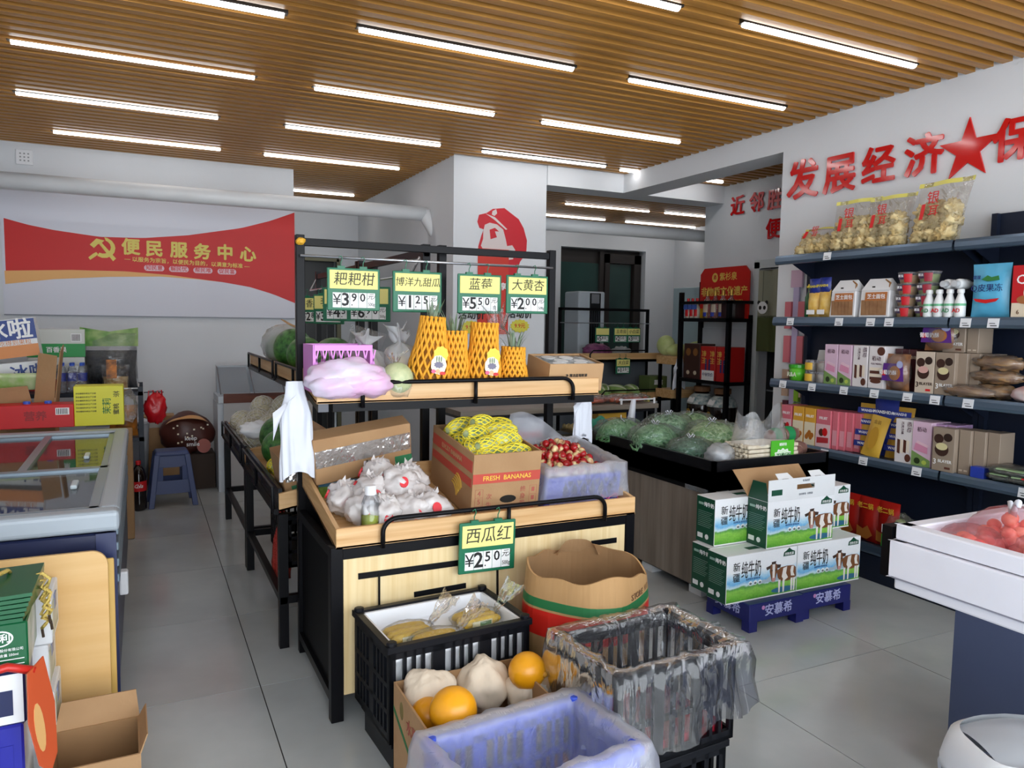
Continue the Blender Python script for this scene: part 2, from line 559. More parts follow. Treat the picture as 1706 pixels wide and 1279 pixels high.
# ---- banner board on the back left wall
BY = 7.445
t = thing('banner', 'wide red and white banner with yellow lettering on the back left wall', 'banner', (0, BY, 0))
M_ban = mat('banner_white', 'd9dbe6', .55)
M_banr = mat('banner_red', 'cc1512', .5)
M_bano = mat('banner_orange', 'e9b06a', .5)
MB().box((-1.013, 7.445, 1.444)[0], (1.326, 7.445, 1.437)[0], .0, .014, 1.455, 2.52).build('board', M_ban, t)
MB().box((-1.013, 7.445, 1.444)[0], (1.326, 7.445, 1.437)[0], -.004, .012, 1.446, 1.455).build('bottom_edge', mat('grey_edge', '8d929c', .5), t)
top = [(-0.990, 7.445, 2.236), (-0.829, 7.445, 2.194), (-0.643, 7.445, 2.162), (-0.303, 7.445, 2.126), (0.030, 7.445, 2.136), (0.390, 7.445, 2.182), (0.846, 7.445, 2.276), (1.109, 7.445, 2.361), (1.332, 7.445, 2.455)]
bot = [(1.330, 7.445, 1.598), (1.128, 7.445, 1.678), (0.918, 7.445, 1.739), (0.682, 7.445, 1.775), (0.235, 7.445, 1.823), (-0.118, 7.445, 1.840), (-0.522, 7.445, 1.835), (-0.999, 7.445, 1.809)]
ob_ = [(-0.996, 7.445, 1.700), (-0.656, 7.445, 1.752), (-0.258, 7.445, 1.787), (0.162, 7.445, 1.806), (0.458, 7.445, 1.794), (0.682, 7.445, 1.772)]
XF = dict(r=(1, 0, 0), u=(0, 0, 1))
MB().prism([(p[0], p[2]) for p in bot[3:] + ob_[:-1]][::1], 0, .002, (0, -.0005, 0), (1, 0, 0), (0, 0, 1)).build('orange_swoosh', M_bano, t)
b = MB()
tt = [(p[0], p[2]) for p in top]; bb = [(p[0], p[2]) for p in bot][::-1]
def at_x(pl, x):
    for (x0, z0), (x1, z1) in zip(pl, pl[1:]):
        if x <= x1:
            return z0 + (z1 - z0) * (x - x0) / (x1 - x0)
    return pl[-1][1]
n = 40
xs = [tt[0][0] + (tt[-1][0] - tt[0][0]) * k / n for k in range(n + 1)]
for x0, x1 in zip(xs, xs[1:]):
    b.quad((x0, -.002, at_x(bb, x0)), (x1, -.002, at_x(bb, x1)), (x1, -.002, at_x(tt, x1)), (x0, -.002, at_x(tt, x0)))
b.build('red_field', M_banr, t)
M_bany = mat('banner_yellow', 'e3cf63', .5)
for ch, c in (('便', (-0.066, 7.445, 2.045)), ('民', (0.119, 7.445, 2.039)), ('服', (0.318, 7.445, 2.039)), ('务', (0.512, 7.445, 2.034)), ('中', (0.707, 7.445, 2.038)), ('心', (0.906, 7.445, 2.032))):
    text(ch, .146, M_bany, t, (c[0], -.004, c[2]), bold=.036)
c = (0.400, 7.445, 1.937)
text('— 以服务为宗旨，以便民为目的，以满意为标准 —', .046, M_bany, t, (c[0], -.004, c[2] + .0), bold=.014, u=(.02, 0, 1), r=(1, 0, -.02))
for s_, c in (('知民意', (0.115, 7.445, 1.878)), ('解民忧', (0.315, 7.445, 1.877)), ('帮民难', (0.515, 7.445, 1.874)), ('促民富', (0.720, 7.445, 1.872))):
    poly = []
    for k in range(16):
        t_ = 2 * PI * k / 16
        poly.append(((.055 if math.cos(t_) > 0 else -.055) + .026 * math.cos(t_), .026 * math.sin(t_)))
    MB().prism(poly, .002, .004, (c[0], 0, c[2]), (1, 0, 0), (0, 0, 1)).build('badge', mat('badge_lilac', 'e6c9d3', .5), t)
    text(s_, .046, M_banr, t, (c[0], -.0046, c[2]), bold=.01)
# crossed hammer and sickle mark
c = (-0.288, 7.445, 2.022)
EMB = [.002]
def P2(pts, nm='emblem'):
    EMB[0] += .0006
    return MB().prism([(a / 30 * .102, b_ / 30 * .102) for a, b_ in pts], .002, EMB[0] + .001, (c[0], 0, c[2]), (1, 0, 0), (0, 0, 1)).build(nm, M_bany, t)
arc = [(6, 30)] + [(4 + 26 * math.cos(a), 4 + 26 * math.sin(a)) for a in [math.radians(v) for v in (70, 45, 20, 0, -25, -50, -75, -100, -125)]]
inn = [(2 + 18 * math.cos(a), 6 + 17 * math.sin(a)) for a in [math.radians(v) for v in (-118, -95, -75, -50, -25, 0, 25, 50, 68)]]
P2(arc + inn)
P2([(-9, -13), (-14, -18), (-27, -28), (-31, -22), (-20, -12), (-13, -8)])
P2([(-6, 12), (-1, 17), (31, -22), (24, -29)])
P2([(-27, 10), (-12, 26), (6, 22), (-2, 14), (-9, 12), (-18, 2)])

# ---- red stencil portrait on the pillar: a cap-wearing head in profile
t = thing('wall_portrait', 'red stencil decal of a head in a peaked cap on the white pillar', 'decal', (0, 6.118, 0))
s_ = .0052 * .98
c = (2.902, 6.118, 2.198)
def PP(pts, m, d, nm):
    MB().prism([((a - 838) * s_ + c[0], (395 - b_) * s_ + c[2]) for a, b_ in pts][::-1], d, d + .0012, (0, 0, 0), (1, 0, 0), (0, 0, 1)).build(nm, m, t)
M_dec = mat('decal_red', 'cc2230', .45)
M_decw = mat('decal_skin', 'dccfcd', .6)
PP([(789, 372), (792, 360), (806, 356), (818, 348), (840, 345), (853, 353), (868, 362), (878, 377), (885, 398), (884, 420), (872, 436), (866, 452), (862, 470), (800, 460), (793, 448), (791, 436), (794, 425), (791, 414), (797, 394), (801, 384), (793, 382)], M_dec, .0, 'silhouette')
PP([(803, 376), (812, 372), (826, 374), (838, 382), (843, 398), (846, 410), (856, 408), (862, 416), (858, 432), (848, 434), (838, 444), (815, 443), (813, 428), (810, 432), (796, 412), (800, 400), (800, 388)], M_decw, .0014, 'face')
PP([(812, 384), (822, 380), (830, 386), (822, 386), (826, 396), (814, 400)], M_dec, .0028, 'eye_shadow')
PP([(796, 427), (806, 432), (812, 442), (800, 442)], M_decw, .0014, 'chin')
PP([(817, 352), (824, 348), (826, 355), (821, 360), (816, 358)], M_decw, .0014, 'cap_mark')
PP([(804, 357), (822, 362), (846, 381), (843, 382), (820, 366)], M_decw, .0014, 'cap_seam')
# posters low on the pillar
t = thing('wall_poster', 'red promotional poster with white lettering on the pillar behind the pineapples', 'poster', (0, 6.112, 0))
c = (2.800, 6.110, 1.638)
MB().box(c[0] - .14, c[0] + .16, 0, .006, c[2] - .3, c[2] + .45).build('sheet', mat('poster_red', 'd23a2c', .5), t)
text('全场产品满50元', .03, M_wprint, t, (c[0] + .01, -.001, c[2] - .09), bold=.01)
text('E享', .07, M_wprint, t, (c[0] + .09, -.001, c[2] + .12), bold=.02)
for k, xx in enumerate(((2.600, 6.110, 1.466), (3.077, 6.110, 1.483))):
    t = thing('price_burst', 'yellow starburst price tag reading 活动价, %s the red poster' % ('left of' if k == 0 else 'right of'), 'price tag', (xx[0], 6.108, xx[2]))
    poly = []
    for q in range(28):
        rr = .1 if q % 2 else .085
        poly.append((rr * math.cos(2 * PI * q / 28), -.07 + rr * .62 * math.sin(2 * PI * q / 28)))
    MB().prism(poly, 0, .003, (0, 0, 0), (1, 0, 0), (0, 0, 1)).build('burst', mat('burst_yellow', 'dcd44e', .5), t)
    text('活动价', .085, M_ink, t, (0, -.004, .035), bold=.02)
    text('9.9元', .05, M_red, t, (0, -.004, -.07), bold=.01)

# ================================================================== helpers for goods
M_netY = mat('yellow_foam_net', 'ecdc3e', .7)
M_netO = mat('orange_foam_net', 'f0aa2c', .7)
M_squash = mat('green_squash_skin', '2f5a33', .35, col2='c9cf9a', scale=14, detail=2)
M_crin = film('crinkled_clear_film', 'ffffff', body=.08, rough=.1, bump=.4, bscale=16, edge=.6)
M_veil = film('pale_veil_film', 'eceef8', body=.34, rough=.35, bump=.35, bscale=14, edge=.35)
M_wbag = mat('white_carrier_plastic', 'd6dae4', .35, vary=.03, scale=6, bump=.25, bscale=14)

def open_box(t, w, d, h, m, th=.006, name='box_body', z0=0.0, mi=None, flare=0.0):
    """open carton centred on x,y: four walls and a bottom"""
    b = MB()
    x, y = w / 2, d / 2; f = flare
    def ring(e, z):
        return [(-x + e, -y + e, z), (x - e, -y + e, z), (x - e, y - e, z), (-x + e, y - e, z)]
    o0 = ring(0, z0); o1 = ring(-f, z0 + h); i0 = ring(th, z0 + th); i1 = ring(th - f, z0 + h)
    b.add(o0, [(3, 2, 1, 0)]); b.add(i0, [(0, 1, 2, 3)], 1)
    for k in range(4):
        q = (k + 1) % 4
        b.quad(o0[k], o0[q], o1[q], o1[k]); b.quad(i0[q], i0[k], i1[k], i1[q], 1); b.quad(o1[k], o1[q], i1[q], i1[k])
    return b.build(name, [m, mi or m], t)

def crate(t, w, d, h, m, rows=3, groups=(3, 2), slots=4, th=.012, name='crate_body', z0=0.0, rim=.018):
    """ventilated plastic crate made of posts, rails and narrow bars, centred on x,y"""
    b = MB()
    x, y = w / 2, d / 2
    b.box(-x, x, -y, y, z0, z0 + .012)
    zs = [z0 + .012 + (h - .06) * k / rows for k in range(rows + 1)]
    def wallb(L, gr, put):
        put(-L / 2, L / 2, z0, z0 + .03); put(-L / 2, L / 2, z0 + h - .045, z0 + h - .001)
        for z in zs[1:-1]:
            put(-L / 2, L / 2, z - .008, z + .008)
        gw = L / gr
        for g in range(gr):
            a = -L / 2 + g * gw
            put(a, a + gw * .13, z0, z0 + h - .002); put(a + gw * .87, a + gw, z0, z0 + h - .002)
            sw = gw * .74 / slots
            for s_ in range(1, slots):
                c = a + gw * .13 + s_ * sw
                put(c - sw * .17, c + sw * .17, z0, z0 + h - .003)
    wallb(w, groups[0], lambda a, c, z, q: b.box(a, c, -y, -y + th, z, q))
    wallb(w, groups[0], lambda a, c, z, q: b.box(a, c, y - th, y, z, q))
    wallb(d, groups[1], lambda a, c, z, q: b.box(-x, -x + th, a, c, z, q))
    wallb(d, groups[1], lambda a, c, z, q: b.box(x - th, x, a, c, z, q))
    o = b.build(name, m, t)
    r = MB()
    zt = z0 + h
    for a in ((-x - .008, x + .008, -y - .008, -y + rim), (-x - .008, x + .008, y - rim, y + .008), (-x - .008, -x + rim, -y, y), (x - rim, x + .008, -y, y)):
        r.box(*a, zt - .022, zt)
    for sx_ in (-1, 1):
        for sy_ in (-1, 1):
            r.lathe([(.018, -.004), (.018, .010), (.012, .012)], 8, (sx_ * (x - .012), sy_ * (y - .012), zt))
    r.build('rim', m, t, bevel=.002, seg=1)
    return o

def liner(t, w, d, ztop, depth, drop, m, seed=0.0, nu=72, name='liner', wob=.012, inset=.014, out=.012, hem=None):
    """plastic sheet lining a crate: up the inside, over the rim and down outside"""
    per = 2 * (w + d)
    def base(u, off):
        s_ = (u % 1) * per
        x, y = w / 2 + off, d / 2 + off
        if s_ < w: return (-x + 2 * x * s_ / w, -y)
        s_ -= w
        if s_ < d: return (x, -y + 2 * y * s_ / d)
        s_ -= d
        if s_ < w: return (x - 2 * x * s_ / w, y)
        s_ -= w
        return (-x, y - 2 * y * s_ / d)
    vs = [(-inset - .03, -depth), (-inset - .01, -depth * .6), (-inset - .004, -depth * .25), (-inset - .012, -.004), (-inset * .3, .016), (out * .8, .012), (out, -.25), (out * 1.4, -.6), (out * 2.0, -1.0)]
    def fn(u, v):
        i = min(len(vs) - 1, int(round(v * (len(vs) - 1))))
        off, z = vs[i]
        x, y = base(u, off)
        if i > 5:
            dr = drop(u) if callable(drop) else drop
            z = z * dr
        n = nz((math.cos(2 * PI * u) * 4, math.sin(2 * PI * u) * 4, i * .45), 1.3, seed)
        n2 = nz((math.cos(2 * PI * u) * 11, math.sin(2 * PI * u) * 11, i * .35), 1.0, seed + 4)
        k = (n * 1.0 + n2 * .7) * wob * (1.0 if i > 4 else -.8)
        if i <= 3: k = -abs(k) * .8
        if i > 4: k = abs(k)
        L = math.hypot(x, y)
        return (x + x / L * k, y + y / L * k, ztop + z + n2 * .006)
    return MB().grid(fn, nu, len(vs) - 1, 0, wrap=True).build(name, m, t, smooth=True)

def blob(t, size, m, name, seed=0.0, amp=.18, fr=2.2, nu=26, nv=16, c=(0, 0, 0), flat=.0, fine=.0):
    a, b_, h = size
    def disp(d):
        return 1 + amp * nz(d, fr, seed) + fine * nz(d, fr * 4, seed + 9)
    q = MB().ell((c[0], c[1], c[2] + h / 2), (a / 2, b_ / 2, h / 2), nu, nv, 0, disp)
    if flat:
        q.v = [(x, y, max(z, c[2] + h * flat * .5)) for x, y, z in q.v]
        q.v = [(x, y, z - h * flat * .5 + 0) for x, y, z in q.v]
    return q.build(name, m, t, smooth=True)

def sack(t, w, d, h, m, name='bag_film', seed=0.0, neck=.22, flare=.5, amp=.16, nu=40, tilt=(0, 0), top=1.25, z0=0.0):
    """plastic bag gathered at the top: slack belly, twisted neck and ragged flared ends"""
    prof = [(.5, 0), (.88, .01), (1, .12), (1.02, .3), (.96, .5), (.82, .68), (.58, .84), (neck * 1.5, .94), (neck, .99), (neck * 1.3, 1.05), (flare * .8, top * .92), (flare * 1.1, top)]
    def fn(u, v):
        i = int(round(v * (len(prof) - 1)))
        r, z = prof[i]
        t_ = 2 * PI * u
        k = 1 + amp * nz((math.cos(t_) * 1.3, math.sin(t_) * 1.3, z * 1.6), 1.5, seed) + amp * 1.1 * nz((math.cos(t_) * 4, math.sin(t_) * 4, z * 3), 1.2, seed + 3)
        dz = 0
        if i > 8:
            k += .55 * math.sin(3 * t_ + seed) * (i - 8) / 3 + .3 * math.sin(7 * t_ + seed * 2)
            dz = .10 * math.sin(2 * t_ + seed * 1.3) + .06 * math.sin(5 * t_ + seed)
        lx = tilt[0] + .12 * math.sin(seed * 2.1); ly = tilt[1]
        return (math.cos(t_) * r * w / 2 * k + lx * max(0, z - .5) * h, math.sin(t_) * r * d / 2 * k + ly * z * h, z0 + (z + dz + .03 * nz((math.cos(t_) * 3, math.sin(t_) * 3, z * 4), 1, seed)) * h)
    return MB().grid(fn, nu, len(prof) - 1, 0, wrap=True).build(name, m, t, smooth=True)

def pouch(t, w, d, h, m, name='pouch', seed=0.0, amp=.25, n=10, lean=0.0, z0=0.0, crimp=.07, wtop=1.0):
    """pillow-shaped packet standing up: flat crimped edge at the top and bottom, bulging middle, facing -y"""
    b = MB()
    def prof(v):
        return math.sin(PI * min(1, max(0, (v - crimp * .4) / (1 - crimp * 1.2)))) ** .6 if crimp * .4 < v < 1 - crimp * .8 else 0
    for sd in (-1, 1):
        def fn(u, v, sd=sd):
            k = prof(v) * (1 - abs(2 * u - 1) ** 2.5)
            q = 1 + amp * nz((u * 3, v * 3, sd * 2), 1.6, seed)
            ww = w * (1 - .06 * prof(v)) * (1 + (wtop - 1) * v)
            x = (u - .5) * ww
            y = sd * d / 2 * k * q
            return (x if sd < 0 else x, y + lean * v * h + .004 * nz((u * 9, v * 9, sd), 1, seed) * (1 - abs(2 * u - 1)), z0 + v * h)
        if sd < 0:
            b.grid(fn, n, n + 2)
        else:
            b.grid(lambda u, v: fn(1 - u, v), n, n + 2)
    return b.build(name, m, t, smooth=True, bevel=0)

def netted(t, L, R, m, name='net', n=12, segs=9, r=.0035, prof=None, axis='x', twist=1.0, sides=4):
    """net of two families of crossing foam strands around a body of length L, radius R"""
    b = MB()
    for s_ in (1, -1):
        for k in range(n):
            pts = []
            for i in range(segs + 1):
                v = i / segs
                a = 2 * PI * k / n + s_ * v * twist * PI
                rr = prof(v) if prof else R * math.sin(PI * (.06 + .88 * v)) ** .6
                if axis == 'x':
                    pts.append(((v - .5) * L, rr * math.cos(a), rr * math.sin(a)))
                else:
                    pts.append((rr * math.cos(a), rr * math.sin(a), v * L))
            b.tube(pts, r, sides)
    return b.build(name, m, t, smooth=True)

# ================================================================== front produce stand
T1 = .165
t = thing('produce_stand', 'front two-tier produce stand with black metal frame and pine trays', 'stand', (0, 0, 0))
b = lambda: MB()
for x0, nm in ((.58, 'leg'), (1.835, 'leg')):
    MB().box(x0, x0 + .045, 2.607, 2.65, 0, .645).build(nm, M_black, t, bevel=.002, seg=1)
for x0 in (.585, 1.79):
    MB().box(x0, x0 + .036, 3.24, 3.276, 0, 1.80).build('post', M_black, t, bevel=.002, seg=1)
MB().box(.585, 1.826, 3.245, 3.27, 1.755, 1.787).build('top_bar', M_black, t, bevel=.002, seg=1)
MB().box(.62, 1.84, 2.61, 2.645, .597, .636).build('front_bar', M_black, t, bevel=.002, seg=1)
for x0 in (.585, 1.84):
    MB().box(x0, x0 + .035, 2.65, 3.24, .06, .095).build('side_bar', M_black, t)
    MB().box(x0, x0 + .03, 2.65, 3.24, .60, .635).build('side_bar', M_black, t)
MB().box(.60, .605, 2.65, 3.24, .095, .60).build('side_panel', mat('black_stand_sheet', '09090c', .5, spec=.1), t)  # black sheet standing in for the shade inside the open side frame
MB().box(.615, 1.80, 3.23, 3.24, .2, .735).build('back_panel', mat('black_stand_sheet', '09090c', .5, spec=.1), t)
pn = MB().box(.627, 1.833, 2.613, 2.63, .096, .596).build('front_panel', M_pinez, t)
# black trim lines on the panel
def strip(p, q, w=.016):
    MB().bar((p[0], 2.612, p[2]), (q[0], 2.612, q[2]), .006, w, up=(0, 0, 1)).build('trim_line', M_black, pn)
strip((0.680, 2.612, 0.529), (1.072, 2.612, 0.528), .022)
strip((0.756, 2.612, 0.529), (0.756, 2.612, 0.360), .018)
strip((0.891, 2.612, 0.430), (1.100, 2.612, 0.435), .02)
strip((1.231, 2.612, 0.524), (1.234, 2.612, 0.354), .018)
strip((1.084, 2.612, 0.529), (1.289, 2.612, 0.529), .022)
strip((1.666, 2.612, 0.533), (1.791, 2.612, 0.533), .022)
def tray(x0, x1, y0, y1, zf, zb, hgt, name_):
    tr = MB().hexa([(x0, y0, zf), (x1, y0, zf), (x1, y1, zb), (x0, y1, zb), (x0, y0, zf + .008), (x1, y0, zf + .008), (x1, y1, zb + .008), (x0, y1, zb + .008)]).build(name_, M_pine, t)
    MB().box(x0, x1, y0, y0 + .016, zf, zf + hgt).build('front_board', M_pine, tr, bevel=.0015, seg=1)
    MB().box(x0, x1, y1 - .016, y1, zb, zb + hgt).build('back_board', M_pine, tr, bevel=.0015, seg=1)
    for a in (x0, x1 - .016):
        MB().hexa([(a, y0 + .016, zf), (a + .016, y0 + .016, zf), (a + .016, y1 - .016, zb), (a, y1 - .016, zb),
                   (a, y0 + .016, zf + hgt), (a + .016, y0 + .016, zf + hgt), (a + .016, y1 - .016, zb + hgt), (a, y1 - .016, zb + hgt)]).build('side_board', M_piney, tr)
    return tr
tray(.600, 1.880, 2.607, 3.225, .638, .738, .074, 'lower_tray')
tray(.608, 1.905, 2.955, 3.238, 1.119, 1.167, .076, 'upper_tray')
MB().hexa([(.615, 2.965, 1.085), (.655, 2.965, 1.085), (.655, 3.238, 1.13), (.615, 3.238, 1.13), (.615, 2.965, 1.118), (.655, 2.965, 1.118), (.655, 3.238, 1.166), (.615, 3.238, 1.166)]).build('tray_bracket', mat('grey_steel_bracket', '4a4b50', .4, metal=.6), t)
MB().hexa([(1.78, 2.965, 1.085), (1.82, 2.965, 1.085), (1.82, 3.238, 1.13), (1.78, 3.238, 1.13), (1.78, 2.965, 1.118), (1.82, 2.965, 1.118), (1.82, 3.238, 1.166), (1.78, 3.238, 1.166)]).build('tray_bracket', M_black, t)
MB().box(.67, 1.88, 2.955, 2.98, 1.085, 1.118).build('tray_bar', M_black, t)
for pz in ((.62, .80), (1.15, 1.12)):
    pass
def rail(p0, p1, zt, y, n_=6, mid=None, r=.009):
    x0, z0 = p0; x1, z1 = p1
    pts = [(x0, y, z0), (x0, y, zt - .05)]
    for k in range(1, n_ + 1):
        a = PI / 2 * k / n_
        pts.append((x0 + .055 * (1 - math.cos(a)), y, zt - .05 + .05 * math.sin(a)))
    for k in range(n_ + 1):
        a = PI / 2 * k / n_
        pts.append((x1 - .055 + .055 * math.sin(a), y, zt - .05 + .05 * math.cos(a)))
    pts.append((x1, y, z1))
    g = MB().tube(pts, r, 8)
    for m_ in (mid or []):
        g.tube([(m_, y, z0), (m_, y, zt)], r * .9, 6)
    return g.build('guard_rail', M_black, t, smooth=True)
rail((.765, .63), (1.715, .63), .735, 2.590, mid=[1.27])
rail((.785, 1.10), (1.757, 1.10), 1.20, 2.938, mid=[1.275])
MB().tube([(.60, 3.225, 1.712), (1.80, 3.225, 1.712)], .006, 8).build('sign_rail', M_steel, t, smooth=True)
MB().ell((.603, 3.235, 1.772), (.021, .021, .016), 10, 6, disp=lambda d: 1 + .35 * nz(d, 4)).build('rubber_tie', mat('yellow_rubber', 'e0a92c', .6), t)

# ---- price signs
M_sgreen = mat('sign_green_plastic', '0f6b4a', .4)
M_scard = mat('sign_yellow_card', 'f2e98e', .6)
M_swhite = mat('sign_digit_card', 'f1f2f2', .5)
M_pen = mat('pen_ink', '3a3a2a', .6)
def price_sign(nm, price, unit, loc, label, w=.228, h=.180, rz=0.0, ry=0.0, tsize=None):
    s = thing('price_sign', label, 'price sign', loc, rz, 'green price signs')
    s.rotation_euler = (0, ry, rz)
    MB().box(-w / 2, w / 2, -.004, .008, -h, 0).build('frame', M_sgreen, s, bevel=.004, seg=2)
    MB().box(-w * .455, w * .455, -.0065, -.003, -h * .49, -h * .055).build('name_card', M_scard, s, bevel=.001, seg=1)
    cw = w * .162
    for k, ch in enumerate('¥' + price[0] + price[2] + price[3] + '/'):
        x = -w * .405 + cw * (k + .5)
        MB().box(x - cw * .47, x + cw * .47, -.0065, -.003, -h * .93, -h * .58).build('digit_card', M_swhite, s)
        if ch == '/':
            text('元/', h * .15, M_pen, s, (x, -.0072, -h * .67), shear=.3)
            text(unit, h * .11, M_pen, s, (x + cw * .04, -.0072, -h * .85), sx=.8 if len(unit) > 1 else 1)
        elif k == 0:
            text('¥', h * .34, M_ink, s, (x, -.0072, -h * .755))
        elif k == 1:
            text(ch, h * .42, M_ink, s, (x, -.0072, -h * .755), bold=.02)
        else:
            text(ch, h * .27, M_ink, s, (x, -.0072, -h * .70), bold=.014)
            if k == 2:
                MB().box(x - cw * .32, x - cw * .2, -.0072, -.004, -h * .88, -h * .85).build('decimal_point', M_ink, s)
    text(nm, tsize or h * .33, M_pen, s, (0, -.0072, -h * .275), shear=.1, bold=-.012)
    for sx_ in (-.24, .18):
        MB().tube([(w * sx_, .002, -.004), (w * sx_, .002, .022), (w * sx_ + .007, .002, .038), (w * sx_ + .002, .002, .05), (w * sx_ - .008, .002, .044)], .0022, 5).build('hook', M_sgreen, s)
        MB().box(w * sx_ - .016, w * sx_ + .016, -.005, .009, -.004, .008).build('hook_clip', M_sgreen, s)
    return s
price_sign('耙耙柑', '3.90', '500g', (.820, 3.212, 1.668), 'green price sign with yellow card reading 3.90, leftmost on the upper rail')
price_sign('博洋九甜瓜', '1.25', '500g', (1.106, 3.212, 1.666), 'green price sign with yellow card reading 1.25, second from left on the upper rail', tsize=.042)
price_sign('蓝莓', '5.50', '盒', (1.408, 3.212, 1.666), 'green price sign with yellow card reading 5.50, third on the upper rail', w=.22)
price_sign('大黄杏', '2.00', '500g', (1.655, 3.212, 1.670), 'green price sign with yellow card reading 2.00, rightmost on the upper rail', w=.222, tsize=.058)
price_sign('西瓜红', '2.50', '500g', (1.172, 2.570, .690), 'green price sign reading 2.50 hanging from the lower guard rail', w=.235, h=.196, ry=.02)

# ---- goods on the upper tray
zu = lambda y: 1.128 + (y - 2.955) * .17
# pink crate with white plastic cover
t = thing('pink_basket', 'pink perforated plastic basket on the upper tray', 'basket', (.71, 3.11, zu(3.11) + .003), 0)
M_pink = mat('pink_plastic', 'e08fe0', .4)
b_ = MB()
for sgn in (-1, 1):
    y = sgn * .1
    b_.box(-.10, .13, y - .004, y + .004, .0, .09); b_.box(-.10, .13, y - .005, y + .005, .168, .19)
    for k in range(8):
        x = -.10 + .23 * k / 7
        b_.bar((x, y, .09), (x + .016, y, .17), .005, .006); b_.bar((x + .016, y, .09), (x, y, .17), .005, .006)
for x in (-.10, .13):
    b_.box(x - .005, x + .005, -.1, .1, 0, .19)
b_.box(-.1, .13, -.1, .1, 0, .006)
b_.build('basket_body', M_pink, t)
t = thing('plastic_bag', 'white and pink plastic bag of fruit at the left of the upper tray', 'bag', (.735, 2.985, zu(2.99) + .004))
M_pkbag = mat('white_pink_plastic', 'dcdaea', .3, col2='e6b4da', scale=7, bump=.6, bscale=14)
blob(t, (.335, .2, .155), M_pkbag, 'bag_film', 3.0, .22, 2.2, 40, 24, fine=.06)
blob(t, (.2, .12, .10), M_pkbag, 'bag_fold', 7.0, .2, 2.6, 24, 14, c=(-.06, -.05, -.0), fine=.05)
blob(t, (.17, .14, .11), M_pkbag, 'bag_fold', 9.0, .2, 2.6, 24, 14, c=(.09, -.03, -.0), fine=.05)
# bagged melons
M_melon = mat('pale_net_melon', 'd2d6a8', .5, col2='a9b98a', scale=26, bump=.2, bscale=60)
for k, (p, s_, c_, lab) in enumerate((((.945, 3.005, zu(3.0)), (.15, .12, .17), 'a9b98a', 'pale green melon in a clear tied bag beside the pink-white bag'),
                                  ((1.015, 3.14, zu(3.14)), (.2, .15, .25), 'd9c27c', 'clear plastic bag of yellowish melons behind the tallest pineapple'),
                                  ((.865, 3.15, zu(3.15)), (.2, .15, .22), 'cfc9a0', 'clear plastic bag of pale fruit behind the pink basket'))):
    t = thing('bagged_melon', lab, 'melon', p)
    if k == 0:
        MB().ell((0, -.01, .072), (.068, .066, .07), 16, 10).build('melon', M_melon, t, smooth=True)
    else:
        for q in range(3):
            MB().ell((-.05 + .05 * q, .02 * (q % 2), .055 + .035 * (q == 1)), (.052, .05, .05), 14, 9).build('fruit', mat('yellow_fruit_%d' % k, c_, .5, vary=.2, scale=14), t, smooth=True)
    sack(t, s_[0], s_[1], s_[2] * .82, M_bag if k else M_crin, 'bag_film', 2.0 + k * 3, amp=.28, flare=.42, neck=.12)

